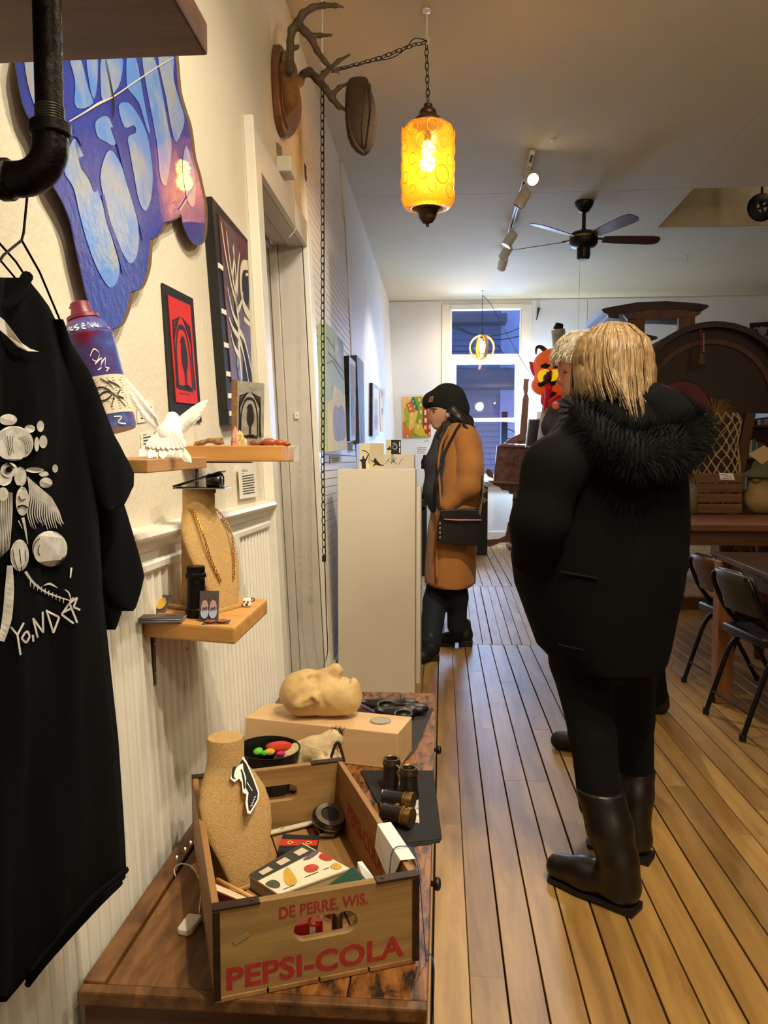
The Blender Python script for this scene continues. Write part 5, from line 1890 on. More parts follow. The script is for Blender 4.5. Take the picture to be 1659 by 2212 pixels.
for (u0, v0, u1) in ((.46, .80, .66), (.10, .90, .26), (.74, .80, .82)):
 f = Flat(fq, 0.001); f.rect(u0, v0, u1, v0 + .018); f.build('caption_line', mat('label_ink', rgb(70, 66, 62), 0.8), vb)

# green tin with steel rim, leaning
tn = thing('green_tin', 'flat steel tin with green patterned lid at the crate front', 'tin', PZ(750, 1895, FZ))
q_ = [PZ(706, 1912, bz - 0.006), PZ(764, 1868, bz + 0.012), PZ(790, 1897, bz + 0.010), PZ(745, 1926, bz - 0.006)]
nn = (q_[3] - q_[0]).cross(q_[1] - q_[0]).normalized()
nn = nn if nn.z > 0 else -nn
m = MB(); m.prism([p - nn * 0.012 for p in q_], nn * 0.012); m.build('tin_body', M_chrome, tn, bevel=0.002)
c_ = sum(q_, Vector()) / 4
f = Flat(quad_fn(*[c_ + (p - c_) * .82 for p in q_], nn), 0.0008); f.rect(0, 0, 1, 1); f.build('green_lid', mat('tin_green', rgb(20, 74, 56), 0.4, var=0.35, vscale=140), tn)
wc = thing('white_card', 'blank white card standing beside the green tin', 'card', PZ(790, 1880, FZ))
q_ = [PZ(772, 1862, bz + .02), PZ(782, 1860, bz + .02), PZ(808, 1896, bz), PZ(786, 1900, bz - .005)]
m = MB(); m.prism([p - UP * 0.05 for p in q_], UP * 0.05); m.build('card_stock', M_white, wc)
# book and dowel by the front left corner
rb = thing('red_pocket_book', 'dark red pocket book with cream page edge in the crate corner', 'book', PZ(500, 1925, FZ))
A, B = PZ(466, 1908, FZ + .075), PZ(548, 1942, FZ + .075)
d = (B - A).normalized()
s_ = Vector((-d.y, d.x, 0)) * 0.020
m = MB(); m.prism([A, B, B - s_, A - s_], (0, 0, -0.055)); m.build('book_cover', mat('cover_red', rgb(86, 26, 20), 0.5), rb)
m = MB(); m.prism([A + d * .002 - s_ * .14, B - s_ * .14, B - s_ * .86, A + d * .002 - s_ * .86], (0, 0, 0.001)); m.build('page_edge', mat('page_pale', rgb(226, 204, 170), 0.8), rb)
m = MB(); m.tube([PZ(469, 1899, FZ + .082), PZ(556, 1944, FZ + .078)], 0.0032, 10); o = m.build('wooden_dowel', M_pine, smooth=True)
tag(o, 'thin wooden dowel lying along the crate corner', 'dowel')
for i, (u, c0, lab) in enumerate(((0.07, rgb(60, 22, 24), 'dark maroon box glimpsed through the front slot'), (0.13, rgb(150, 34, 30), 'red and white box seen through the front slot'), (0.20, rgb(170, 168, 160), 'steel tube end seen through the front slot'))):
 t = thing('slot_item', lab, 'box', cf @ Vector((u, 0.05, 0.009)))
 if i < 2:
  b = MB(cf); b.box((u, 0.035, 0.0085), (u + 0.055, 0.060, 0.085 - i * .002)); b.build('box_shell', mat('slot_box_%d' % i, c0, 0.35), t, bevel=0.001)
  b = MB(cf); b.box((u + .012 + .02 * i, 0.0344, 0.02), (u + .022 + .02 * i, 0.0349, 0.082)); b.build('pale_stripe', mat('slot_pale', rgb(206, 190, 166), 0.5), t)
  if i == 1:
   f = Flat(lambda a, c, h: cf @ Vector((a, 0.0348 - h, c)), 0.0006); f.text('C', u + .028, .076, 0.03, bold=0.03); f.mb.v = [tuple(p) for p in f.mb.v]; f.build('red_letter', mat('letter_red', rgb(190, 50, 34), 0.4), t)
 else:
  b = MB(cf); b.tube([(u + .012, 0.045, 0.0085), (u + .012, 0.045, 0.09)], 0.010, 16); b.build('steel_tube', M_chrome, t, smooth=True, autosmooth=40)

# tent card over the right rim, tied with blue string
tc_ = thing('tent_card', 'folded white paper card hung over the crate rim', 'card', cf @ Vector((CW, 0.13, CH)))
b = MB(cf)
y0, y1 = 0.050, 0.190
b.sheet([[(CW - 0.016 - 0.010, y0 + 0.03, CH - 0.052), (CW - 0.016 - 0.006, y1, CH - 0.04)], [(CW - 0.0165, y0, CH + 0.005), (CW - 0.0165, y1, CH + 0.006)], [(CW + 0.010, y0 - 0.002, CH + 0.005), (CW + 0.010, y1, CH + 0.006)], [(CW + 0.016, y0, CH - 0.018), (CW + 0.014, y1, CH - 0.02)]])
b.build('folded_paper', M_white, tc_, solid=0.001)
M_string = mat('blue_string', rgb(52, 66, 112), 0.8)
b = MB()
sp_ = [cf @ Vector(v) for v in ((CW - 0.028, 0.075, CH - 0.06), (CW - 0.027, 0.078, CH - 0.02), (CW - 0.018, 0.085, CH + 0.008), (CW + 0.004, 0.088, CH + 0.009), (CW + 0.018, 0.080, CH + 0.004), (CW + 0.022, 0.06, CH - 0.03), (CW + 0.018, 0.03, CH - 0.09), (CW + 0.014, 0.0, CH - 0.150))]
sp_ += [Vector((-0.017, 1.29, TOP + 0.004)), Vector((-0.010, 1.27, TOP - 0.01)), Vector((-0.0105, 1.28, TOP - 0.12)), Vector((0.0, 1.25, 0.12)), Vector((0.02, 1.22, 0.006)), Vector((0.06, 1.30, 0.004))]
b.tube(catmull(sp_, 6), 0.0011, 5); o = b.build('blue_string', M_string)
tag(o, 'blue string looped over the tent card and trailing off the chest', 'string')

# fairy light battery pack
bp = PZ(411, 2002, TOP)
pk = thing('battery_pack', 'small white battery pack with thin cord lying on the chest', 'battery pack', bp)
px_ = frame((bp.x, bp.y, TOP + 0.0005), -0.12)
b = MB(px_); pts = [(-.014, -.024), (-.008, -.030), (.008, -.030), (.014, -.024), (.014, .022), (-.014, .022)]
b.prism([(x, y, 0) for x, y in pts], (0, 0, 0.012)); b.build('pack_case', mat('pack_white', rgb(222, 216, 204), 0.45), pk, bevel=0.003)
b = MB(px_); b.box((-.0142, .000, .004), (.0142, .0012, .0122)); b.build('pack_seam', M_jamb, pk)
b = MB(); b.tube(catmull([PZ(430, 1972, TOP + .008), PZ(433, 1940, TOP + .006), PZ(432, 1905, TOP + .02), PZ(415, 1873, TOP + .03), PZ(392, 1866, TOP + .025), PZ(377, 1876, TOP + .01), PZ(379, 1893, TOP + .004)], 6), 0.0012, 5); b.build('pack_cord', mat('pack_white', rgb(222, 216, 204), 0.45), pk)
fl = thing('fairy_light_wire', 'thin copper wire of tiny lights along the back of the chest', 'fairy lights', PZ(400, 1830, TOP))
pts = [PZ(x, y, TOP + .006) for x, y in ((379, 1893), (374, 1878), (382, 1850), (400, 1832), (412, 1818), (423, 1800), (440, 1770), (470, 1722), (520, 1650), (552, 1602), (560, 1572), (575, 1545))]
b = MB(); b.tube(catmull(pts, 4), 0.0005, 4); b.build('copper_wire', M_gold, fl)
EM = mat('fairy_bead', rgb(255, 226, 170), 0.3, emit=rgb(255, 214, 150), estr=6)
for p in pts[2:]:
 b = MB(); b.ell(p, (.0017, .0017, .0017), 8, 6); b.build('light_bead', EM, fl)

# --- behind the crate ------------------------------------------------------------------------
bw = Vector((PY(585, 1640, 1.93).x, 1.93, TOP + 0.0008))
bowl = thing('bead_bowl', 'deep black bowl filled with bright beadwork behind the crate', 'bowl', bw)
b = MB(Matrix.Translation(bw) @ Matrix.Rotation(0.18, 4, 'X') @ Matrix.Diagonal((1.15, 0.8, 1, 1)))
b.lathe([(.035, 0.010), (.045, .012), (.058, .05), (.068, .10), (.072, .128), (.069, .128), (.060, .10), (.05, .07), (.0005, .066)], seg=28); b.build('bowl_shell', M_bplastic, bowl, smooth=True, autosmooth=50)
BEAD = [('beaded red pouch with black pattern in the bowl', rgb(206, 52, 24), (.02, .0, .118), (.034, .018, .014)), ('lime green beaded piece in the bowl', rgb(112, 206, 40), (-.030, -.018, .112), (.012, .016, .008)), ('yellow beaded piece in the bowl', rgb(226, 172, 40), (.0, -.02, .112), (.014, .012, .008)), ('pink beaded strip in the bowl', rgb(206, 40, 110), (.030, -.024, .110), (.012, .008, .006)), ('lime bead strand near the bowl centre', rgb(90, 190, 50), (-.012, -.030, .112), (.008, .008, .006))]
for i, (lab, c0, o0, r) in enumerate(BEAD):
 o = blob('beadwork_piece', [('e', bw + Vector(o0), r), ('e', bw + Vector(o0) + Vector((r[0] * .4, 0, r[2] * .3)), (r[0] * .7, r[1] * .7, r[2] * .8))], 0.003, mat('bead_%d' % i, c0, 0.3, var=0.25, vscale=150, bump=0.5, bscale=400), k=0.006)
 tag(o, lab, 'beadwork', 'beadwork in the black bowl')
hd = Vector((PY(678, 1640, 1.95).x, 1.945, TOP))
M_hide = mat('cream_hide', rgb(202, 180, 138), 0.75, var=0.18, vscale=30, bump=0.5, bscale=90)
hide = thing('rawhide_bundle', 'cream rawhide bundle with a dark fur tuft behind the crate', 'hide', hd)
blob('rawhide', [('c', hd + Vector((-.075, -.01, .085)), hd + Vector((.0, 0, .11)), .030, .034), ('c', hd + Vector((.0, 0, .11)), hd + Vector((.055, .01, .135)), .034, .024), ('e', hd + Vector((.03, 0, .06)), (.05, .05, .06)), ('e', hd + Vector((-.05, 0, .05)), (.045, .045, .05)), ('-', .01, ('c', hd + Vector((.02, -.05, .15)), hd + Vector((.04, -.02, .09)), .008, .006))], 0.006, M_hide, hide, k=0.012, noise=0.003, nscale=60)
b = MB()
for k in range(60):
 p = hd + Vector((.058 + RND.uniform(-.012, .016), .01 + RND.uniform(-.01, .01), .148 + RND.uniform(-.006, .006)))
 b.tube([p, p + Vector((RND.uniform(-.006, .014), RND.uniform(-.01, .01), RND.uniform(.008, .022)))], [.0012, .0002], 3)
tag(b.build('fur_tuft', mat('dark_fur', rgb(36, 28, 22), 0.9), hide), kind='stuff')
b = MB(); b.tube(catmull([hd + Vector(v) for v in ((.050, -.03, .10), (.062, -.032, .135), (.070, -.028, .140), (.078, -.026, .115), (.085, -.03, .09))], 5), .004, 6); b.build('leather_thong', M_strap, hide)

# wooden beam with carved head
BM = Matrix
bz0 = TOP + 0.0008
fr, fl_, dp = Vector((-.120, 2.093, 0)), Vector((-.578, 2.196, 0)), Vector((.034, .145, 0))
beam = thing('basswood_beam', 'pale squared basswood beam lying across the chest', 'wood block', (-.35, 2.25, TOP))
b = MB(); b.hexa([fl_ + UP * bz0, fr + UP * bz0, fr + dp + UP * bz0, fl_ + dp + UP * bz0, fl_ + UP * (bz0 + .103), fr + UP * (bz0 + .103), fr + dp + UP * (bz0 + .103), fl_ + dp + UP * (bz0 + .103)]); b.build('beam', wood('basswood', rgb(196, 158, 110), rgb(222, 188, 142), 'X', 0.55, 4, 16, per=0.02, bump=0.08), beam, bevel=0.002)
hz = bz0 + .103
M_carve = mat('carved_limewood', rgb(206, 172, 116), 0.6, var=0.10, vscale=22, bump=0.25, bscale=50)
hY = 2.225
HD = [('e', (-.415, hY, hz + .068), (.064, .062, .066)), ('e', (-.345, hY, hz + .066), (.090, .056, .062)), ('e', (-.285, hY, hz + .058), (.052, .047, .048)),
      ('+', .022, ('c', (-.372, hY, hz + .120), (-.312, hY, hz + .143), .012, .015)), ('+', .014, ('c', (-.312, hY, hz + .143), (-.300, hY, hz + .128), .014, .016)),
      ('+', .018, ('e', (-.262, hY, hz + .092), (.020, .026, .026))), ('+', .014, ('e', (-.280, hY, hz + .104), (.010, .020, .010))), ('+', .02, ('e', (-.398, hY, hz + .122), (.018, .036, .014))),
      ('-', .012, ('e', (-.372, hY - .034, hz + .122), (.016, .014, .010))), ('-', .012, ('e', (-.290, hY, hz + .122), (.0055, .03, .010))), ('-', .012, ('e', (-.272, hY, hz + .114), (.004, .03, .006))),
      ('+', .012, ('c', (-.415, hY - .058, hz + .050), (-.365, hY - .060, hz + .072), .012, .016)), ('-', .008, ('c', (-.398, hY - .075, hz + .054), (-.372, hY - .076, hz + .066), .006, .010)), ('-', .012, ('c', (-.44, hY - .07, hz + .062), (-.39, hY - .066, hz + .100), .006, .004)), ('-', .014, ('c', (-.345, hY - .064, hz + .08), (-.33, hY - .058, hz + .03), .005, .005))]
o = blob('wooden_carving', HD, 0.0042, M_carve, k=0.03, noise=0.0016, nscale=70)
tag(o, 'carved wooden head lying face up on the basswood beam', 'carving')
mc = PZ(822, 1558, hz)
t = thing('round_mirror', 'small round mirror disc on the beam end', 'mirror', (mc.x, mc.y, hz))
b = MB(); b.lathe([(.029, 0.0006), (.0305, .0016), (.0305, .0026), (.029, .0032)], (mc.x, mc.y, hz), 28, caps=False); b.build('mirror_edge', M_chrome, t)
b = MB(); b.lathe([(.029, .0006), (.029, .0030)], (mc.x, mc.y, hz), 28); b.build('mirror_glass', mat('mirror_silver', rgb(220, 220, 220), 0.03, metal=1.0), t)

# mats and black leather masks
M_felt = mat('black_felt', rgb(26, 25, 26), 0.9, var=0.1, vscale=60)
m1 = thing('felt_mat', 'dark felt mat under the leather masks beside the beam', 'mat', PZ(900, 1580, TOP))
slab_px([(770, 1530), (936, 1530), (900, 1616), (880, 1640), (800, 1600)], TOP + 0.003, 0.0022, 'felt', mat('grey_felt', rgb(52, 50, 50), 0.9, var=0.1, vscale=60), m1)
for i, (dx, lab) in enumerate(((0, 'topmost sheet of black paper under the binoculars'), (4, 'middle sheet of black paper under the binoculars'), (8, 'lowest sheet of black paper under the binoculars'))):
 t = thing('black_paper', lab, 'paper', PZ(880, 1750, TOP), group='black paper sheets')
 slab_px([(778 + dx, 1664 + dx), (936, 1664 + dx // 2), (955 - dx / 2, 1812 + dx), (863 + dx, 1822 + dx)], TOP + 0.004 - i * 0.0012, 0.001, 'sheet', M_felt, t)
M_leather = mat('black_leather', rgb(24, 20, 19), 0.32, var=0.2, vscale=30, bump=0.2, bscale=80)
lm = PZ(845, 1540, TOP)
for i, (pp, lab) in enumerate(((((-.03, .02), (.05, .03)), 'black leather mask lying behind the beam end'), (((.035, -.07), (.085, -.02)), 'smaller black leather mask nearer the chest edge'))):
 A, B = lm + Vector((pp[0][0], pp[0][1], 0)), lm + Vector((pp[1][0], pp[1][1], 0))
 o = blob('leather_mask', [('e', A + Vector((0, 0, .024)), (.05, .035, .020)), ('e', B + Vector((0, 0, .024)), (.045, .03, .018)), ('c', A + Vector((-.04, 0, .02)), A + Vector((-.075, .0, .03)), .012, .014), ('-', .01, ('e', A + Vector((.02, -.03, .03)), (.03, .02, .012)))], 0.005, M_leather, k=0.02)
 tag(o, lab, 'mask', 'leather masks')
b = MB(); b.tube(catmull([PZ(770, 1520, TOP + .05), PZ(785, 1526, TOP + .05), PZ(805, 1536, TOP + .03), PZ(830, 1542, TOP + .02)], 5), .006, 6); o = b.build('purple_ribbon', mat('purple_cloth', rgb(96, 66, 108), 0.7)); tag(o, 'strip of purple cloth beside the carved head', 'ribbon')
# pair of standing opera glasses
M_brass = mat('aged_brass', rgb(170, 140, 84), 0.3, metal=1.0, var=0.2, vscale=60)
PZT = TOP + 0.0044
og2 = thing('opera_glasses', 'black and brass opera glasses standing upright on black paper', 'opera glasses', (-0.11, 2.0, PZT))
b1, b2 = PZ(883, 1724, PZT), PZ(846, 1702, PZT)
for c in (b1, b2):
 b = MB(); b.lathe([(.025, 0.0005), (.0265, .004), (.0265, .010), (.0245, .014), (.0215, .058), (.0205, .062)], c, 24); b.build('barrel', M_leather, og2, smooth=True, autosmooth=40)
 b = MB(); b.lathe([(.0205, .062), (.0235, .064), (.0240, .070), (.0215, .074), (.0215, .080), (.0190, .081), (.0150, .079), (.0150, .070), (.0005, .068)], c, 24); e = b.build('eyecup', mat('eyecup_metal', rgb(96, 88, 78), 0.3, metal=0.9), og2, smooth=True, autosmooth=40)
 b = MB(); b.lathe([(.0150, .0785), (.0185, .0812), (.0195, .0812)], c, 24, caps=False); b.build('brass_rim', M_brass, e)
mid = (b1 + b2) / 2
b = MB(); b.tube([mid + UP * .004, mid + UP * .064], .005, 10); b.build('focus_column', M_chrome, og2, smooth=True)
b = MB(); b.tube([b1 + UP * .066, mid + UP * .066, b2 + UP * .066], .004, 8); b.build('bridge', M_chrome, og2)
b = MB(); b.lathe([(.009, .050), (.010, .052), (.010, .058), (.009, .060)], mid, 16); b.build('focus_wheel', M_brass, og2)
pc_ = thing('photo_card', 'black and white picture card under the lying opera glasses', 'card', PZ(850, 1740, PZT))
slab_px([(826, 1696), (902, 1690), (906, 1778), (820, 1760)], PZT + 0.0012, 0.001, 'card', mat('bw_print', rgb(190, 188, 184), 0.6, var=0.9, vscale=45), pc_)
og3 = thing('opera_glasses', 'brass ringed opera glasses lying on their side on black paper', 'opera glasses', PZ(855, 1760, PZT))
zc = PZT + 0.0245
for (p0, p1) in (((828, 1722), (893, 1733)), ((826, 1752), (890, 1768))):
 A, B = PZ(p0[0], p0[1], zc), PZ(p1[0], p1[1], zc)
 q_ = (B - A).to_track_quat('Z', 'Y').to_matrix().to_4x4()
 L = (B - A).length
 fx = Matrix.Translation(A) @ q_
 b = MB(fx); b.lathe([(.0170, 0), (.0195, .004), (.0180, .012), (.0200, L * .45), (.0205, L * .7)], seg=20); b.build('barrel', M_leather, og3, smooth=True, autosmooth=40)
 b = MB(fx); b.lathe([(.0205, L * .68), (.0225, L * .70), (.0225, L * .76), (.0205, L * .78), (.0205, L * .84), (.0232, L * .86), (.0232, L), (.020, L)], seg=20); b.build('brass_ring', M_brass, og3, smooth=True, autosmooth=40)
A, B = PZ(835, 1740, zc), PZ(880, 1750, zc)
b = MB(); b.tube([A, B], .004, 10); b.build('focus_rod', M_brass, og3)
q_ = (B - A).to_track_quat('Z', 'Y').to_matrix().to_4x4()
b = MB(Matrix.Translation(A.lerp(B, .5)) @ q_); b.lathe([(.009, -.005), (.011, -.003), (.011, .003), (.009, .005)], seg=16); b.build('focus_wheel', M_brass, og3)
# ================================================================== hung from ceiling and wall
# --- antler trophy ------------------------------------------------------------------------
M_antler = mat('antler_horn', rgb(92, 74, 56), 0.55, var=0.35, vscale=25, bump=0.4, bscale=90)
trophy = thing('antler_trophy', 'deer antlers on a shield shaped wooden plaque above the door', 'antler mount', PW(612, 290, 0))
PLQ = [(590, 97), (600, 108), (614, 122), (626, 150), (634, 190), (640, 235), (632, 275), (612, 300), (600, 285), (592, 250), (587, 190), (586, 130)]
pl = [PW(x, y, 0.002) for x, y in catmull_closed(PLQ, 2) for x, y in ((x, y),)] if False else [PW(v.x, v.y, 0.002) for v in catmull_closed(PLQ, 2)]
b = MB(); b.prism(pl, WN * 0.030); b.build('plaque', wood('plaque_wood', rgb(92, 54, 28), rgb(140, 88, 48), 'Z', 0.4, 6, 8), trophy, bevel=0.004)
c_ = sum(pl, Vector()) / len(pl)
b = MB(); b.prism([c_ + (p - c_) * 0.84 + WN * 0.030 for p in pl], WN * 0.008); b.build('plaque_raised_field', wood('plaque_wood', rgb(92, 54, 28), rgb(140, 88, 48), 'Z'), trophy, bevel=0.003)
YA, YB = 3.36, 3.52
Z2 = lambda x, y, Y: PY(500 + x / 2.765, y / 2.765, Y)
blob('skull_cap', [('c', Z2(330, 440, 3.42), Z2(350, 600, 3.44), .045, .040), ('c', Z2(350, 600, 3.44), Z2(322, 690, 3.46), .036, .012), ('c', Z2(335, 430, 3.42), Z2(350, 400, 3.38), .03, .026), ('c', Z2(350, 500, 3.46), Z2(405, 490, YB), .03, .024)], 0.009, mat('tanned_hide', rgb(142, 98, 48), 0.8, var=0.2, vscale=40, bump=0.5, bscale=150), trophy, k=0.03)


def horn(pts, rs, Y, name='antler'):
 P_ = [Z2(x, y, Y) for x, y in pts]
 return [('c', P_[i], P_[i + 1], rs[i], rs[i + 1]) for i in range(len(P_) - 1)]


A_ = horn([(350, 420), (348, 330), (350, 250), (362, 180), (395, 140)], [.021, .016, .015, .018, .018], YA)
A_ += horn([(395, 140), (425, 85), (480, 48), (550, 32), (620, 33), (680, 43)], [.017, .016, .014, .012, .009, .003], YA)
A_ += horn([(395, 145), (440, 190), (480, 235), (510, 300), (555, 365), (605, 415), (655, 445)], [.018, .017, .015, .013, .011, .008, .003], YA)
A_ += horn([(478, 212), (530, 212), (598, 208)], [.011, .009, .006], YA) + horn([(360, 290), (390, 282), (412, 268)], [.012, .008, .003], YA)
blob('antler', A_, 0.006, M_antler, trophy, k=0.010)
B_ = horn([(405, 488), (430, 445), (465, 428), (510, 470), (560, 530), (600, 585), (640, 635), (690, 662)], [.022, .017, .017, .017, .016, .015, .012, .006], YB)
B_ += horn([(535, 470), (575, 425), (640, 365), (710, 325)], [.014, .013, .010, .005], YB) + horn([(605, 565), (645, 525), (705, 495)], [.013, .011, .006], YB) + horn([(440, 440), (455, 425), (468, 414)], [.014, .01, .006], YB)
blob('antler', B_, 0.006, M_antler, trophy, k=0.010)
# tweed cap hung on the lower antler
cap = thing('tweed_cap', 'brown tweed flat cap hanging from the antler tip', 'cap', Z2(780, 925, 3.5))
M_tweed = mat('brown_tweed', rgb(76, 58, 40), 0.95, var=0.3, vscale=160, bump=0.5, bscale=300)
rows = [(468, 712, 808), (480, 700, 816), (520, 686, 828), (580, 679, 848), (640, 677, 862), (700, 679, 869), (760, 685, 868), (820, 694, 862), (870, 714, 846), (905, 745, 825), (922, 772, 806)]
rg = []
for i, (y, l, r) in enumerate(rows):
 a, c2 = Z2(l, y, 3.50), Z2(r, y, 3.50)
 m = (a + c2) / 2
 w = (c2.x - a.x) / 2
 d = 0.055 * math.sin(PI * (i + 0.6) / (len(rows) + .2)) + .008
 ring = []
 for k in range(28):
  t = 2 * PI * k / 28
  fold = 1 + .05 * math.sin(5 * t + i * .2) * (1 if i > 1 else 0)
  ring.append((m.x + w * math.cos(t), 3.50 + d * fold * math.sin(t), m.z))
 rg.append(ring)
b = MB(); b.loft(rg); b.build('cap_crown', M_tweed, cap, smooth=True)
b = MB(); b.tube(catmull([Z2(x, y, 3.455) for x, y in ((700, 640), (702, 720), (715, 800), (745, 870), (790, 915))], 5), .007, 8); b.build('cap_peak', M_tweed, cap, smooth=True)
for off in (0, 45):
 b = MB(); b.tube(catmull([Z2(800 + off * .6, 500, 3.452), Z2(792 + off, 640, 3.440), Z2(782 + off * .9, 760, 3.442), Z2(790 + off * .4, 880, 3.46)], 5), .004, 6); b.build('cap_fold', M_tweed, cap, smooth=True)

# --- amber swag lamp ------------------------------------------------------------------------
LY = 3.95
M_bronze = mat('lamp_bronze', rgb(66, 44, 26), 0.45, metal=0.7, var=0.25, vscale=40)
m_, nt_2, b_ = _new('amber_glass')
b_.inputs['Base Color'].default_value = (1.0, 0.62, 0.12, 1)
b_.inputs['Roughness'].default_value = 0.03
b_.inputs['Transmission Weight'].default_value = 0.92
b_.inputs['IOR'].default_value = 1.25
mp_ = _coords(nt_2, rnd=False)
_bump(nt_2, b_, _noise(nt_2, mp_, 60, 2).outputs['Fac'], 0.5, 0.006)
M_amber = m_
hk = PY(921, 62, LY)
hk.z = CEIL
lamp = thing('swag_lamp', 'amber glass swag lamp hanging on a dark chain', 'lamp', (hk.x, LY, PY(924, 490, LY).z))
cx = PY(924, 360, LY).x
zz = lambda y: PY(924, y, LY).z
S = 1 / FPX * LY
b = MB(); b.lathe([(34 * S, zz(452)), (48 * S, zz(447)), (53.5 * S, zz(436)), (54.5 * S, zz(420)), (54.5 * S, zz(300)), (53 * S, zz(285)), (46 * S, zz(274)), (30 * S, zz(270))], (cx, LY, 0), 40, caps=False); shade = b.build('glass_shade', M_amber, lamp, smooth=True, solid=0.004)
# moulded rings on the glass
ringm = MB(); ringm.tube([(math.cos(t), 0, math.sin(t)) for t in [2 * PI * k / 20 for k in range(20)]], 0.085, 6, closed=True)
M_amber2 = mat('amber_ring_glass', (0.90, 0.46, 0.05, 1), 0.1, trans=0.6, ior=1.3)
rr_ = random.Random(5)
spots = []
r0_ = None
for row, y in enumerate((294, 326, 360, 394, 424)):
 for k in range(8):
  a = 2 * PI * (k + .5 * (row % 2)) / 8 + .2
  rad = rr_.choice((0.028, 0.036, 0.044)) * (0.75 if row in (0, 4) else 1)
  p = Vector((cx + 54.8 * S * math.sin(a), LY - 54.8 * S * math.cos(a), zz(y)))
  m = Matrix.Translation(p) @ Matrix.Rotation(a, 4, 'Z') @ Matrix.Diagonal((rad * .85, .03, rad, 1))
  if r0_ is None:
   r0_ = ringm.build('glass_medallion', M_amber2, shade, smooth=True, origin=(0, 0, 0))
   r0_.matrix_basis = wmat(shade).inverted() @ m
  else:
   inst(r0_, shade, m)
b = MB(); b.lathe([(31 * S, zz(272)), (31 * S, zz(262)), (26 * S, zz(256)), (17 * S, zz(248)), (18 * S, zz(243)), (16 * S, zz(238)), (9 * S, zz(232)), (9 * S, zz(226)), (4 * S, zz(222))], (cx, LY, 0), 24); b.build('lamp_crown', M_bronze, lamp, smooth=True, autosmooth=45)
b = MB(); b.lathe([(34 * S, zz(451)), (26 * S, zz(453)), (20 * S, zz(460)), (17 * S, zz(472)), (10 * S, zz(482)), (4 * S, zz(484)), (3 * S, zz(490)), (.3 * S, zz(491))], (cx, LY, 0), 16); b.build('lamp_finial', M_bronze, lamp, smooth=True, autosmooth=45)
bz_ = zz(322)
b = MB(); b.ell((cx, LY, bz_), (.030, .030, .040), 16, 12); b.build('bulb', mat('lamp_bulb', rgb(255, 220, 160), 0.3, emit=rgb(255, 226, 160), estr=80), lamp, smooth=True)
b = MB(); b.lathe([(.016, 0), (.016, .05)], (cx, LY, bz_ + .036), 12); b.build('bulb_socket', M_bronze, lamp)
point('swag_lamp_light', (cx, LY, bz_ - 0.07), 22, (1.0, 0.82, 0.52), 0.04)
M_chain = mat('chain_bronze', rgb(48, 36, 24), 0.4, metal=0.75)
lk = MB(); lk.tube([(0.0095 * math.cos(t), 0, 0.0215 * (1.0 if math.sin(t) > 0 else 1.0) * math.sin(t)) for t in [2 * PI * k / 14 for k in range(14)]], 0.0022, 6, closed=True)
link_proto = [None]


def chain(par, pts, pitch=0.036):
 cp = bpy.data.objects.new('chain', None)
 COL.objects.link(cp)
 cp.parent = par
 cp.matrix_basis = wmat(par).inverted() @ Matrix.Translation(Vector(pts[0]))
 P_ = [Vector(p) for p in pts]
 dist, i, t = 0.0, 0, 0
 segs = []
 tot = 0
 for a, c2 in zip(P_[:-1], P_[1:]):
  segs.append((a, c2, tot))
  tot += (c2 - a).length
 n = int(tot / pitch)
 for k in range(n + 1):
  s_ = (k + .5) * tot / (n + 1)
  for a, c2, st_ in segs:
   L = (c2 - a).length
   if st_ <= s_ <= st_ + L + 1e-9:
    p = a.lerp(c2, (s_ - st_) / L)
    q_ = (c2 - a).to_track_quat('Z', 'Y').to_matrix().to_4x4()
    break
  m = Matrix.Translation(p) @ q_ @ Matrix.Rotation(PI / 2 * (k % 2) + .5, 4, 'Z')
  if link_proto[0] is None:
   link_proto[0] = lk.build('chain_link', M_chain, cp, smooth=True, origin=(0, 0, 0))
   link_proto[0].matrix_basis = wmat(cp).inverted() @ m
  else:
   inst(link_proto[0], cp, m)


top_hook = Vector((hk.x, LY, PY(921, 92, LY).z))
chain(lamp, [top_hook, (cx, LY, zz(222))])
sw_ = [Z2(1165, 252, LY), Z2(1090, 268, 3.90), Z2(1010, 298, 3.85), Z2(900, 342, 3.78), Z2(800, 372, 3.72), Z2(700, 398, 3.66), Z2(600, 425, 3.63), Z2(540, 432, 3.60)]
chain(lamp, sw_)
ch_ = [Z2(540, 432, 3.60), PY(696, 196, 3.60), PY(697, 500, 3.60), PY(697, 700, 3.60), PY(698, 850, 3.60), PY(697, 1000, 3.60), PY(700, 1198, 3.60)]
chain(lamp, ch_)
b = MB(); b.tube(catmull([p + Vector((.006, .004, 0)) for p in ch_], 4) + [PY(702, 1215, 3.6)], .0025, 6); b.build('lamp_cord', M_black, lamp)
b = MB(); b.tube(catmull([Z2(1165, 245, LY), Z2(1130, 232, 3.93), Z2(1085, 235, 3.91), Z2(1040, 290, 3.88), Z2(960, 345, 3.82), Z2(820, 372, 3.73), Z2(700, 402, 3.66), Z2(545, 436, 3.60)], 4), .0025, 6); b.build('lamp_cord', M_black, lamp)
b = MB(); c0 = PY(700, 1206, 3.6); b.box((c0.x - .009, 3.59, c0.z - .016), (c0.x + .009, 3.612, c0.z + .014)); b.build('cord_switch', M_black, lamp, bevel=0.004)
b = MB(); b.tube(catmull([PY(701, 1212, 3.6), PY(703, 1260, 3.62), PY(705, 1330, 3.66), PY(708, 1400, 3.75), PY(704, 1425, 3.95), PY(700, 1440, 4.02)], 5), .0025, 6); b.build('lamp_cord', M_black, lamp)
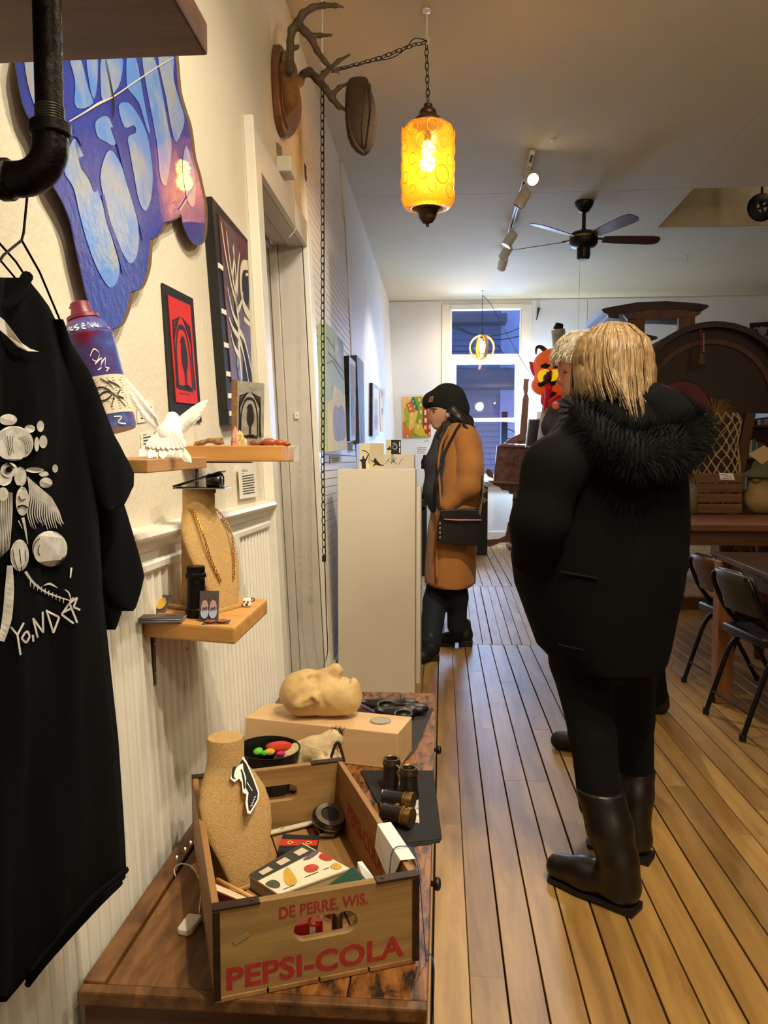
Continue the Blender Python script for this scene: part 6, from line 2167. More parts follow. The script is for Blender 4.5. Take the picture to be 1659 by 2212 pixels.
for (p, lab) in ((top_hook, 'white ceiling hook carrying the swag lamp'), (Z2(540, 432, 3.60), 'white ceiling hook beside the antlers')):
 h = thing('ceiling_hook', lab, 'hook', (p.x, p.y, CEIL), group='white ceiling hooks')
 b = MB(); b.lathe([(.024, CEIL - .001), (.022, CEIL - .008), (.008, CEIL - .012)], (p.x, p.y, 0), 16); b.build('hook_plate', M_trim, h)
 b = MB(); b.tube([(p.x, p.y, CEIL - .006), (p.x + .004, p.y, (CEIL + p.z) / 2)] + [(p.x + .012 * math.sin(t), p.y, p.z + .012 + .016 * math.cos(t)) for t in [k * .5 for k in range(8)]], .004, 6); b.build('hook_stem', M_trim, h)
for (x, y, lab) in ((1195, 302, 'small white ceiling hook left of the fan'), (1483, 553, 'small white ceiling hook near the stair recess'), (1042, 628, 'small white ceiling hook of the globe pendant')):
 p = PZ(x, y, CEIL)
 h = thing('ceiling_hook', lab, 'hook', p, group='white ceiling hooks')
 b = MB(); b.lathe([(.018, CEIL - .001), (.016, CEIL - .006), (.006, CEIL - .012)], (p.x, p.y, 0), 12); b.build('hook_plate', M_trim, h)
 b = MB(); b.tube([(p.x, p.y, CEIL - .008), (p.x, p.y, CEIL - .05), (p.x + .01, p.y, CEIL - .065), (p.x + .02, p.y, CEIL - .055)], .004, 6); b.build('hook_stem', M_trim, h)

# --- track lights ----------------------------------------------------------------------------
tk0, tk1 = PZ(1152, 333, CEIL - .03), PZ(1078, 575, CEIL - .03)
track = thing('ceiling_track', 'white ceiling track holding the spot heads', 'light track', ((tk0.x + tk1.x) / 2, (tk0.y + tk1.y) / 2, CEIL - .03))
b = MB(); tx = (tk0.x + tk1.x) / 2
b.box((tx - .018, tk0.y, CEIL - .03), (tx + .018, tk1.y, CEIL - .0005)); b.build('track_rail', M_trim, track, bevel=0.003)
b = MB(); b.box((tx - .006, tk0.y + .02, CEIL - .0306), (tx + .006, tk1.y - .02, CEIL - .0298)); b.build('track_slot', M_black, track)
M_head = mat('spot_head_white', rgb(226, 220, 206), 0.35)
HEADS = [((1147, 388), (.25, -.75, -.5), True, 'lit white spot head glaring towards the room', 120), ((1131, 432), (-.45, .1, -.8), False, 'white spot head just behind the glaring one', 0), ((1100, 520), (-.5, .05, -.8), True, 'middle white spot head aimed at the left wall', 62), ((1090, 548), (-.5, .1, -.8), False, 'white spot head second from the window end', 0), ((1080, 572), (-.15, .75, -.55), True, 'white spot head nearest the window', 75)]
EML = mat('spot_lens_lit', rgb(255, 244, 226), 0.3, emit=rgb(255, 236, 204), estr=45)
for (p2, d, lit, lab, wt) in HEADS:
 p = PX(p2[0], p2[1], tx + .01) if False else PZ(p2[0], p2[1], CEIL - .14)
 d = Vector(d).normalized()
 h = thing('spot_head', lab, 'spotlight', (tx, p.y, CEIL - .2), group='spot heads on the track')
 pv = Vector((tx, p.y, CEIL - .10))
 b = MB(); b.box((tx - .014, p.y - .04, CEIL - .06), (tx + .014, p.y + .04, CEIL - .0305)); b.build('track_adapter', M_head, h, bevel=0.003)
 b = MB(); b.tube([(tx, p.y, CEIL - .06), pv], .008, 8); b.build('swivel', M_head, h)
 q_ = d.to_track_quat('Z', 'Y').to_matrix().to_4x4()
 fx = Matrix.Translation(pv + Vector((0, 0, -.02))) @ q_
 b = MB(fx); b.lathe([(.020, -.07), (.040, -.062), (.046, -.045), (.046, .075), (.042, .078), (.040, .066), (.0005, .062)], seg=24); b.build('spot_can', M_head, h, smooth=True, autosmooth=45)
 b = MB(fx); b.lathe([(.039, .0665), (.030, .070), (.0005, .072)], seg=20); b.build('spot_lens', EML if lit else mat('spot_lens_off', rgb(150, 140, 120), 0.2), h, smooth=True)
 if wt:
  o_ = pv + Vector((0, 0, -.02)) + d * .09
  spot('spot_head_light', o_, o_ + d, wt, (1.0, 0.92, 0.80), 75, 0.6, 0.03)

# --- ceiling fan -------------------------------------------------------------------------------
fp = PZ(1262, 436, CEIL)
fan = thing('ceiling_fan', 'dark brown ceiling fan with pull cord', 'ceiling fan', (fp.x, fp.y, PY(1260, 560, fp.y).z))
M_fan = mat('fan_bronze', rgb(30, 22, 18), 0.4, metal=0.5)
M_blade = wood('fan_blade', rgb(52, 30, 20), rgb(84, 50, 32), 'X', 0.4, 6, 12)
fz = lambda y: PY(1260, y, fp.y).z
b = MB(); b.lathe([(.020, fz(460)), (.045, fz(456)), (.075, fz(444)), (.080, fz(438)), (.080, CEIL - .0005)], (fp.x, fp.y, 0), 24); b.build('canopy', M_fan, fan, smooth=True, autosmooth=45)
b = MB(); b.tube([(fp.x, fp.y, fz(458)), (fp.x, fp.y, fz(500))], .016, 12); b.build('down_rod', M_fan, fan)
b = MB(); b.lathe([(.02, fz(494)), (.03, fz(500)), (.10, fz(503)), (.118, fz(508)), (.120, fz(526)), (.10, fz(533)), (.055, fz(536)), (.055, fz(556)), (.045, fz(561)), (.01, fz(562))], (fp.x, fp.y, 0), 28); mo = b.build('motor_housing', M_fan, fan, smooth=True, autosmooth=40)
b = MB(); b.lathe([(.1205, fz(516)), (.122, fz(515)), (.122, fz(513)), (.1205, fz(512))], (fp.x, fp.y, 0), 28, caps=False); b.build('brass_band', M_brass, mo)
zb = fz(515)
bl_ = None
for k in range(5):
 a = math.radians(-64 + 72 * k)
 m = Matrix.Translation((fp.x, fp.y, zb)) @ Matrix.Rotation(a, 4, 'Z') @ Matrix.Rotation(math.radians(-15), 4, 'X')
 b = MB(m); b.box((.10, -.012, -.004), (.19, .012, .004)); arm = b.build('blade_arm', M_fan, fan, bevel=0.002)
 pts = [(.17, -.045), (.30, -.058), (.58, -.066), (.64, -.058), (.665, -.03), (.668, .03), (.64, .058), (.58, .066), (.30, .058), (.17, .045)]
 b = MB(m); b.prism([(x, y, -.009) for x, y in pts], (0, 0, .006)); b.build('fan_blade', M_blade, fan)
b = MB(); b.tube([(fp.x - .03, fp.y, fz(556)), (fp.x - .032, fp.y, fz(840))], .0018, 5); b.build('pull_cord', M_paper, fan)

# --- globe pendant by the window ------------------------------------------------------------------
gh = PZ(1042, 628, CEIL)
gY = gh.y
gc = PY(1041, 751, gY)
gr = 27 / FPX * gY
glo = thing('globe_pendant', 'pendant lamp of crossed wooden rings glowing before the window', 'lamp', (gc.x, gY, gc.z - gr))
M_band = wood('pendant_wood', rgb(150, 104, 50), rgb(196, 146, 80), 'Z', 0.5, 8, 4)
for k, a in enumerate((0.0, 0.35 + PI / 2)):
 m = Matrix.Translation(gc) @ Matrix.Rotation(a, 4, 'Z')
 rg = []
 for j in range(40):
  t = 2 * PI * j / 40
  rg.append([(r * math.cos(t), y, r * math.sin(t)) for r, y in ((gr, -.022), (gr, .022), (gr * .88, .022), (gr * .88, -.022))])
 b = MB(m); b.loft(rg + [rg[0]], caps=False); b.build('wooden_ring', M_band, glo)
b = MB(); b.lathe([(.004, .02), (.022, .0), (.022, -.05), (.03, -.06)], (gc.x, gY, gc.z + gr + .01), 14); b.build('pendant_socket', M_black, glo)
b = MB(); b.ell((gc.x, gY, gc.z + .01), (.036, .036, .085), 14, 12); b.build('filament_bulb', mat('filament_glow', rgb(255, 210, 120), 0.3, emit=rgb(255, 190, 90), estr=22), glo, smooth=True)
b = MB(); b.tube([(gc.x, gY, gc.z + gr + .02), (gh.x, gY, CEIL - .055)], .004, 6); b.build('pendant_cord', M_black, glo)
b = MB(); b.tube(catmull([Vector((gh.x, gY, CEIL - .055)), PY(1062, 660, gY), PY(1085, 705, gY - .1), PY(1125, 775, gY - .3), PY(1162, 832, gY - .5), PY(1185, 872, gY - .6)], 4), .004, 6); b.build('pendant_cord', M_black, glo)
point('globe_light', (gc.x + .0, gY - .09, gc.z), 9, (1.0, .78, .42), .04)
# old pulley in the stair recess
pp = PY(1645, 448, 7.4)
pu = thing('iron_pulley', 'round iron pulley wheel hanging in the stair recess', 'pulley', pp)
b = MB(Matrix.Translation(pp) @ Matrix.Rotation(PI / 2, 4, 'X')); b.lathe([(.05, -.02), (.11, -.02), (.125, -.008), (.112, 0), (.125, .008), (.11, .02), (.05, .02), (.05, -.02)], seg=28, caps=False); b.build('pulley_wheel', M_iron, pu, smooth=True, autosmooth=40)
for k in range(4):
 a = k * PI / 2 + .4
 b = MB(); b.tube([pp, pp + Vector((.06 * math.cos(a), 0, .06 * math.sin(a)))], .012, 8); b.build('spoke', M_iron, pu)
b = MB(); b.tube([pp, pp + Vector((0, .0, 1.05))], .012, 8); b.build('hanger_bar', M_iron, pu)
# ================================================================== gallery wall, plinths, street end
def wall_canvas(name, label, cat_, px, off, th, edge, face=None):
 q_ = wall_quad(px, off)
 t = thing(name, label, cat_, q_[3], group='pictures on the far left wall')
 slab(q_, th, WN).build('canvas', edge, t)
 return t, quad_fn(*q_, WN)


M_dblack = mat('frame_black', rgb(18, 17, 17), 0.5)
t, fn = wall_canvas('room_canvas', 'green and yellow canvas of a panelled room with a vase', 'painting', [(704, 699), (741.5, 738), (749, 971), (707, 976)], 0.055, 0.045, mat('sage_paint', rgb(150, 164, 128), 0.6, var=0.08, vscale=6))
f = Flat(fn, .001); f.poly([(0, .63), (.25, .58), (.32, .455), (1, .50), (1, 1), (0, 1)]); f.build('yellow_table', mat('yellow_paint', rgb(206, 186, 88), 0.6, var=0.12, vscale=9), t)
f = Flat(fn, .0015); f.poly([(.28, .72), (.40, .62), (.60, .64), (.72, .60), (.92, .66), (.95, .88), (.6, .92), (.32, .90)], 2); f.build('vase_still_life', mat('mauve_paint', rgb(126, 104, 92), 0.6, var=0.4, vscale=20), t)
f = Flat(fn, .0015); f.poly([(.42, .06), (.95, .10), (.97, .28), (.44, .24)]); f.build('picture_in_picture', mat('grey_blue_paint', rgb(170, 172, 168), 0.6, var=0.3, vscale=25), t)
f = Flat(fn, .0018)
f.stroke([(0, .32), (.3, .26), (.95, .36)], .012, 0); f.stroke([(.42, .24), (.97, .285)], .016, 0); f.stroke([(0, .1), (.4, .14)], .01, 0); f.stroke([(.1, .22), (.44, .24)], .01, 0)
f.build('drawn_lines', mat('olive_line', rgb(92, 92, 70), 0.6), t)


def framed(name, label, px, off, th, cols, u0=.22):
 t, fn = wall_canvas(name, label, 'picture', px, off, th, M_dblack)
 f = Flat(fn, .001); f.rect(u0, .07, .90, .95); f.build('white_mount', M_white, t)
 for (a, c) in cols:
  f = Flat(fn, .0016); f.poly(a, 2); f.build('picture_patch', c, t)
 return t


RST = mat('rust_paint', rgb(168, 72, 40), 0.6, var=0.3, vscale=20)
OCH = mat('ochre_paint', rgb(176, 152, 64), 0.6, var=0.3, vscale=20)
framed('framed_abstract', 'tall black framed abstract with rust and ochre next to the green canvas', [(754, 768), (768, 783), (768, 951), (756, 953)], .055, .05, (([(.3, .5), (.55, .48), (.6, .9), (.35, .92)], RST), ([(.62, .5), (.86, .52), (.86, .9), (.66, .9)], OCH)))
t, fn = wall_canvas('dusk_canvas', 'narrow violet and brown canvas with dark red flowers', 'painting', [(770.6, 767), (785, 783), (788.5, 956), (777, 959)], .055, .05, mat('violet_paint', rgb(104, 98, 128), 0.6, var=0.25, vscale=5))
f = Flat(fn, .001); f.poly([(.1, .0), (1, .0), (1, .14), (.1, .1)]); f.build('brown_sky', mat('brown_paint', rgb(112, 80, 66), 0.6, var=0.2), t)
f = Flat(fn, .001); f.poly([(.35, .66), (.6, .60), (.9, .72), (.95, 1), (.4, 1)]); f.build('red_flowers', mat('dark_red_paint', rgb(82, 22, 26), 0.6, var=0.5, vscale=40), t)
t, fn = wall_canvas('splash_print', 'small dark sheet with white splash beside the framed pears', 'print', [(788, 842), (798, 847), (798, 926), (788, 921)], .010, .006, mat('slate_card', rgb(62, 66, 80), 0.6))
f = Flat(fn, .001); f.poly([(.2, .2), (.7, .18), (.95, .5), (.85, .85), (.3, .88), (.1, .5)], 2); f.build('white_splash', M_white, t)
framed('framed_pear', 'black framed picture of a green and red figure further along the wall', [(805, 827), (817.6, 836), (817.6, 941), (805, 942)], .045, .04, (([(.35, .3), (.75, .3), (.8, .6), (.3, .6)], OCH), ([(.3, .62), (.85, .62), (.8, .85), (.3, .85)], RST)), .12)
t, fn = wall_canvas('yellow_scroll', 'yellow and white hanging scroll near the end of the wall', 'scroll', [(820, 839), (831, 840), (828, 932), (822, 932)], .02, .004, mat('scroll_yellow', rgb(226, 182, 84), 0.6, var=0.35, vscale=12))
f = Flat(fn, .001); f.stroke([(.2, .05), (.5, .12), (.3, .2)], .1); f.stroke([(.3, .5), (.7, .52), (.4, .6)], .08); f.build('scroll_marks', RST, t)
wall_canvas('black_wall_painting', 'tall black panel last on the left wall', 'panel', [(829, 850), (833, 852), (834, 958), (828, 956)], .012, .01, M_dblack)
wall_canvas('black_picture_strip', 'thin black strip high on the left wall near the corner', 'panel', [(828, 708), (830.5, 712), (832, 764), (829.5, 762)], .012, .01, M_dblack)
for i, (px, lab) in enumerate((([(712, 985), (735, 982), (736, 1000), (714, 1004)], 'grey label under the green canvas'), ([(752, 958), (762, 957), (763, 975), (753, 977)], 'grey label under the tall framed abstract'), ([(800, 945), (808, 945), (808, 955), (800, 955)], 'grey label under the framed pear picture'))):
 placard(px, lab, 3, off=.010)

# plinths
M_plinth = mat('plinth_paint', rgb(214, 204, 184), 0.6, var=0.02, vscale=3, bump=0.05, bscale=40)


def plinth(lab, x0, x1, y0, y1, z1, name='plinth', mt=None, z0=0.0):
 t = thing(name, lab, 'plinth', ((x0 + x1) / 2, (y0 + y1) / 2, z0), group='white display plinths')
 b = MB(); b.box((x0, y0, z0), (x1, y1, z1)); b.build('plinth_body', mt or M_plinth, t, bevel=0.003)
 return t


p0, p1 = PY(729, 1012, 4.12), PY(897, 1012, 4.12)
PT = PY(800, 1013, 4.12).z
plinth('wide white plinth in front carrying the archer card', p0.x, p1.x, 4.12, 4.35, PT)
plinth('slim white plinth peeping out behind the wide one', -0.34, PY(909, 1053, 4.37).x, 4.37, 4.62, PY(900, 1053, 4.37).z)
P3 = PY(860, 981, 4.70).z
plinth('tall white plinth behind holding the galaxy card', PY(800, 981, 4.70).x, PY(894.5, 981, 4.70).x, 4.70, 4.94, P3)
card = thing('archer_card', 'folded cream card with black archer silhouettes on the plinth', 'card', (PY(800, 1010, 4.2).x, 4.2, PT))
for (l, r, yl, yr) in ((776, 798, 4.17, 4.21), (798, 829, 4.21, 4.18)):
 q_ = [PY(l, 957, yl), PY(r, 958, yr), PY(r, 1010, yr), PY(l, 1009, yl)]
 q_[2].z = q_[3].z = PT + .0006
 n2 = (q_[3] - q_[0]).cross(q_[1] - q_[0]).normalized()
 n2 = n2 if n2.y < 0 else -n2
 pn_ = slab(q_, .002, n2).build('card_panel', mat('cream_card', rgb(206, 192, 160), 0.7), card)
 f = Flat(quad_fn(*q_, n2), .0008)
 if l == 776:
  f.poly([(.25, 1), (.2, .7), (.1, .72), (.02, .68), (.12, .64), (.3, .62), (.3, .52), (.42, .48), (.46, .58), (.6, .62), (.9, .38), (.95, .42), (.68, .7), (.62, .75), (.66, 1)])
  f.stroke([(.25, .28), (.5, .3), (.8, .36), (.98, .5), (.92, .65), (.98, .8)], .035)
 else:
  f.poly([(.02, .66), (.3, .70), (.36, .60), (.46, .58), (.5, .66), (.8, .84), (1, .84), (.98, .88), (.7, .88), (.45, .84), (.3, .9), (.24, .88), (.4, .78), (.3, .74)])
 f.build('silhouette', M_ink, pn_)
for (l, r, nm, lab, col) in ((845, 866, 'galaxy_card', 'black card with pale galaxy swirl on the rear plinth', rgb(16, 16, 20)), (834, 845, 'cream_ship_card', 'cream card with a dark ship beside the galaxy card', rgb(214, 202, 164))):
 t = thing(nm, lab, 'card', (PY((l + r) / 2, 982, 4.78).x, 4.78, P3))
 q_ = [PY(l, 950, 4.78), PY(r, 950.5, 4.78), PY(r, 982, 4.78), PY(l, 982, 4.78)]
 q_[2].z = q_[3].z = P3 + .0006
 slab(q_, .004, nf).build('card', mat(nm + '_stock', col, 0.5), t)
 fn = quad_fn(*q_, nf)
 f = Flat(fn, .001)
 if nm == 'galaxy_card':
  f.stroke([(.1, .3), (.35, .25), (.6, .45), (.45, .65), (.2, .6), (.15, .45), (.35, .4)], [.03, .1, .12, .1, .06, .05, .05])
  f.build('galaxy_swirl', mat('galaxy_pale', rgb(150, 156, 186), 0.6), t)
  f = Flat(fn, .001); f.rect(.82, .12, .92, .46); f.rect(.82, .56, .92, .9); f.build('white_bar', M_white, t)
 else:
  f.poly([(.1, .6), (.5, .56), (.7, .4), (1, .62), (.9, .7), (.3, .7)]); f.build('ship', M_ink, t)
wire = thing('wire_sculpture', 'fine bent wire figures on the wide plinth', 'sculpture', (PY(850, 1003, 4.24).x, 4.24, PT))
WP = [[(832, 1002), (842, 990), (850, 998), (846, 985), (849, 982), (852, 996), (858, 1003)], [(836, 994), (848, 999), (856, 988)], [(862, 1003), (865, 996), (871, 991)], [(845, 1003), (848, 992), (853, 1003)]]
for w_ in WP:
 b = MB(); pts = [PY(x, min(y, 1003), 4.24 + (i % 2) * .015) for i, (x, y) in enumerate(w_)]
 for p in pts:
  p.z = max(p.z, PT + .002)
 b.tube(catmull(pts, 4), .0012, 5); b.build('wire', M_iron, wire)

# painting of leaning houses on the far wall
hp = lambda u, v, h: PY(860 + u / 13.4, 845 + v / 13.4, FARY - .012 - .03 - h)
paint = thing('leaning_houses_painting', 'bright painting of crooked green yellow and red houses', 'painting', hp(540, 1350, 0))
b = MB(); b.prism([hp(u, v, -.03) for u, v in ((115, 180), (920, 150), (950, 1325), (140, 1350))], Vector((0, -.03, 0))); b.build('canvas', mat('peach_paint', rgb(224, 176, 106), 0.6, var=0.06), paint)
HC = [('green_house', rgb(128, 146, 26), [(415, 165), (680, 160), (715, 300), (715, 920), (690, 950), (930, 1310), (640, 1330), (400, 1330), (420, 1200), (490, 930), (580, 560), (600, 520)]), ('teal_house', rgb(18, 104, 70), [(415, 165), (455, 165), (590, 520), (570, 560), (510, 560), (360, 300)]), ('orange_house', rgb(196, 92, 28), [(220, 380), (350, 300), (500, 580), (470, 620), (320, 640)]), ('red_house', rgb(158, 38, 32), [(740, 155), (920, 150), (950, 1310), (780, 1210), (690, 940), (720, 900), (715, 300)]), ('lime_house', rgb(138, 168, 36), [(180, 490), (240, 470), (300, 640), (310, 1040), (250, 1000), (190, 800)]), ('yellow_house', rgb(214, 182, 38), [(330, 640), (470, 610), (440, 1000), (400, 1060), (300, 1050)]), ('orange_foot', rgb(200, 104, 30), [(140, 880), (220, 890), (240, 1040), (410, 1080), (420, 1200), (390, 1330), (140, 1345)]), ('yellow_street', rgb(200, 172, 30), [(490, 930), (690, 950), (780, 1210), (930, 1310), (640, 1310), (450, 1200)])]
for i, (nm, c, pts) in enumerate(HC):
 f = Flat(hp, .0015 + i * .0006); f.poly(pts); f.build(nm, mat('paint_' + nm, c, 0.55, var=0.12, vscale=6), paint)
PWN = mat('paint_window', rgb(232, 184, 124), 0.55)
WD = [(585, 200, 645, 290), (630, 360, 685, 445), (630, 550, 690, 665), (600, 820, 675, 930), (535, 985, 610, 1085), (755, 310, 795, 465), (755, 555, 820, 690), (765, 775, 830, 910), (755, 995, 825, 1110), (880, 530, 920, 660), (890, 975, 930, 1095), (890, 1180, 930, 1270), (290, 385, 335, 440), (330, 470, 385, 545), (360, 610, 425, 710), (350, 830, 410, 955), (210, 740, 245, 815), (315, 1060, 375, 1130), (245, 1270, 295, 1330), (415, 255, 440, 335), (465, 395, 495, 480)]
for (a, b2, c, d) in WD:
 f = Flat(hp, .008); f.rect(a, b2, c, d); f.build('painted_window', PWN, paint)
for (px, lab) in (([(914, 950), (930, 949), (930, 955), (914, 956)], 'tiny tag under the houses painting'), ([(898, 964), (926, 963), (926, 982), (898, 983)], 'printed sheet under the houses painting')):
 t = thing('wall_label', lab, 'label', PY(px[3][0], px[3][1], FARY), group='printed wall labels')
 q_ = [PY(x, y, FARY - .0135) for x, y in px]
 slab(q_, .001, nf).build('card', M_paper, t)
 f = Flat(quad_fn(*q_, nf), .0008); f.lines(.1, .15, .9, 4, .2, .09); f.build('text_lines', mat('label_grey', rgb(150, 148, 146), 0.8), t)
for (x, y) in ((834, 885), (842, 890)):
 b = MB(); p = PY(x, y, FARY - .02); b.tube([p, p - Vector((0, 0, .06)), p + Vector((.02, 0, -.08)), p + Vector((.04, 0, -.05))], .004, 5); o = b.build('wall_hook', M_iron)
 tag(o, 'dark wire hook nearest the corner' if x == 834 else 'dark wire hook second from the corner', 'hook', 'wire hooks by the corner')

# carved easel
EYY = 10.15
M_easel = wood('easel_oak', rgb(84, 52, 32), rgb(128, 84, 54), 'Z', 0.5, 8, 8, per=0.03)
ep = lambda x, y, Y=EYY: PY(x, y, Y)
ea = thing('carved_easel', 'dark carved studio easel with a relief panel', 'easel', (ep(1108, 1180).x, EYY, STAGE))


def epart(name, px, th, mt=None, Y=EYY, par=None):
 b = MB(); b.prism([ep(x, y, Y) for x, y in px], Vector((0, th, 0))); return b.build(name, mt or M_easel, par or ea, bevel=0.003)


epart('mast', [(1129, 862), (1132, 852), (1141, 852), (1143, 862), (1138, 945), (1122, 945)], .05, Y=EYY + .05)
epart('mast_finial', [(1133, 853), (1130, 838), (1132, 822), (1131, 819), (1134, 817), (1138, 819), (1142, 817), (1144, 820), (1142, 824), (1142, 838), (1139, 853)], .04, Y=EYY + .05)
epart('top_carriage', [(1088, 958), (1100, 948), (1115, 940), (1125, 936), (1135, 941), (1147, 952), (1149, 960)], .06)
epart('carriage_knob', [(1122, 944), (1128, 940), (1131, 946), (1127, 953), (1120, 952)], -.03)
pan = epart('relief_panel', [(1074, 962), (1160, 966), (1152, 1046), (1066, 1040)], .05, mat('copper_relief', rgb(98, 62, 50), 0.4, metal=0.35, var=0.5, vscale=16, bump=1.0, bscale=14))
epart('panel_cap', [(1078, 959), (1162, 963), (1162, 968), (1078, 964)], -.03)
epart('tray', [(1053, 1038), (1150, 1043), (1150, 1048), (1060, 1043)], -.08)
epart('tray_bracket', [(1063, 1043), (1150, 1048), (1135, 1068), (1118, 1070), (1100, 1066), (1098, 1060), (1084, 1058), (1078, 1052), (1068, 1048)], .05)
epart('side_scroll', [(1048, 1018), (1053, 1011), (1060, 1015), (1066, 1024), (1066, 1034), (1054, 1029)], .04)
epart('post', [(1109, 1068), (1122, 1070), (1114, 1165), (1102, 1165)], .06)
epart('foot_scroll', [(1098, 1128), (1104, 1128), (1108, 1160), (1120, 1160), (1108, 1178), (1100, 1172), (1082, 1172), (1060, 1181), (1052, 1180), (1046, 1172), (1049, 1165), (1058, 1166), (1078, 1164), (1092, 1158), (1095, 1146)], .06)
epart('tenon_block', [(1100, 1148), (1112, 1148), (1113, 1160), (1100, 1160)], -.03)
for (a, c) in ((1076, 1082), (1116, 1126)):
 epart('mortise', [(1108, a), (1113, a), (1112, c), (1107, c)], -.002, M_dark)
b = MB(); z0 = STAGE
b.box((ep(1102, 1178).x - .02, EYY - .1, z0 + .0006), (ep(1108, 1178).x + .06, EYY + .4, z0 + .05)); b.build('rear_foot', M_easel, ea, bevel=0.004)

# trunks
for (x0, x1, y0, z1, lab) in ((930, 1054, 9.55, 1050, 'black trunk with brass corners under the window'), (903, 921, 7.75, 1062, 'black upright case beside the plinths')):
 a, c = PY(x0, z1, y0), PY(x1, z1, y0)
 t = thing('travel_trunk', lab, 'trunk', ((a.x + c.x) / 2, y0 + .2, STAGE), group='black trunks')
 b = MB(); b.box((a.x, y0, STAGE + .0008), (c.x, y0 + .45, a.z)); b.build('trunk_body', M_black, t, bevel=0.01)
 for xx in (a.x, c.x - .09):
  for zz2 in (a.z - .10, a.z - .22):
   b = MB(); b.prism([(xx, y0 - .003, zz2 + .05), (xx + .045, y0 - .003, zz2 + .09), (xx + .09, y0 - .003, zz2 + .05), (xx + .045, y0 - .003, zz2 + .01)], (0, .003, 0)); b.build('brass_corner', mat('dull_brass', rgb(150, 120, 70), 0.45, metal=0.7), t)
lp_ = PY(1046, 1050, 9.7)
t = thing('closed_laptop', 'closed grey laptop on the trunk', 'laptop', (lp_.x, 9.7, lp_.z))
b = MB(); b.box((lp_.x - .12, 9.62, PY(930, 1050, 9.55).z + .0008), (lp_.x + .02, 9.86, PY(930, 1050, 9.55).z + .02)); b.build('laptop_shell', mat('laptop_grey', rgb(90, 98, 116), 0.3, metal=0.6), t, bevel=0.004)

# desk, monitor, lantern, birch, all near the street window
DYY = 8.55
dsk = thing('side_desk', 'plain dark desk under the monitor behind the visitors', 'desk', (1.5, 8.8, STAGE))
b = MB(); b.box((.92, 8.2, 1.06), (1.5, 8.85, 1.10)); b.build('desk_top', M_shelfdark, dsk, bevel=0.003)
for (x, y) in ((.96, 8.25), (1.46, 8.25), (.96, 8.8), (1.46, 8.8)):
 b = MB(); b.box((x - .025, y - .025, STAGE + .0005), (x + .025, y + .025, 1.06)); b.build('leg', M_shelfdark, dsk)
mo_ = thing('computer_monitor', 'black screen monitor with pale bezel on the desk', 'monitor', (1.15, DYY, 1.10))
q_ = [PY(1142, 905, DYY), PY(1232, 904, DYY), PY(1232, 962, DYY), PY(1135, 966, DYY)]
slab(q_, .03, nf).build('bezel', mat('bezel_grey', rgb(186, 188, 190), 0.4), mo_)
f = Flat(quad_fn(*q_, nf), .002); f.rect(.03, .05, .97, .95); f.build('screen', mat('screen_black', rgb(14, 15, 17), 0.15), mo_)
b = MB(); cxm = (q_[0].x + q_[1].x) / 2; b.box((cxm - .03, DYY, 1.10), (cxm + .03, DYY + .03, q_[2].z + .1)); b.box((cxm - .14, DYY - .06, 1.1005), (cxm + .14, DYY + .16, 1.115)); b.build('stand', M_black, mo_)
# bright LED work lamp behind the monitor washing the wall
wl_ = thing('led_panel_lamp', 'bright white LED panel lamp standing against the far wall', 'lamp', (PY(1165, 900, 10.4).x, 10.4, 1.1))
lc = PY(1186, 915, 10.35)
b = MB(); b.box((lc.x - .16, 10.36, lc.z - .20), (lc.x + .16, 10.40, lc.z + .16)); b.build('lamp_case', M_trim, wl_, bevel=0.005)
b = MB(); b.box((lc.x - .14, 10.4005, lc.z - .18), (lc.x + .14, 10.404, lc.z + .14)); b.build('led_face', mat('led_glow', rgb(255, 255, 255), 0.3, emit=(0.62, 0.80, 1, 1), estr=300), wl_)
b = MB(); b.tube([(lc.x, 10.38, STAGE + .001), (lc.x, 10.38, lc.z - .2)], .015, 10); b.build('lamp_stand', M_black, wl_)
b = MB(); b.lathe([(.15, STAGE + .001), (.15, STAGE + .02), (.02, STAGE + .03)], (lc.x, 10.38, 0), 20); b.build('stand_base', M_black, wl_)

LY2 = 8.0
dv = lambda x, y, d=0: PY(1130 + x / 8.194, 690 + y / 8.194, LY2 + d)
M_lant = mat('lantern_orange', rgb(232, 92, 22), 0.45, var=0.3, vscale=12, bump=0.5, bscale=25, emit=rgb(236, 88, 14), estr=0.22)
M_lred = mat('lantern_red', rgb(176, 22, 32), 0.3, var=0.25, vscale=15, emit=rgb(170, 16, 22), estr=0.25)
lan = thing('devil_lantern', 'glowing orange paper devil head lantern with red horns', 'lantern', dv(480, 1500))
blob('lantern_head', [('e', dv(560, 860), (.22, .2, .20)), ('e', dv(350, 1170, -.02), (.12, .14, .10)), ('e', dv(630, 1180, -.05), (.15, .14, .10)), ('e', dv(420, 820, -.02), (.12, .14, .12)), ('e', dv(650, 720), (.12, .13, .10)), ('e', dv(770, 1260, 0), (.07, .08, .06))], .016, M_lant, lan, k=.05)
b = MB(); pts = [dv(x, y) for x, y in ((430, 720), (420, 640), (390, 560), (330, 500), (280, 485), (240, 505), (228, 560), (232, 620))]; b.tube(catmull(pts, 4), [.036 - .030 * i / 28 for i in range(29)], 10); b.build('horn', mat('horn_dark', rgb(66, 14, 26), 0.4), lan, smooth=True)
b = MB(); pts = [dv(x, y) for x, y in ((320, 960), (250, 920), (190, 850), (150, 790), (112, 748))]; b.tube(catmull(pts, 4), [.085 - .08 * i / 16 for i in range(17)], 10); b.build('ear', M_lred, lan, smooth=True)
EYM = mat('lantern_eye', rgb(250, 206, 20), 0.4, emit=rgb(255, 206, 24), estr=0.4)
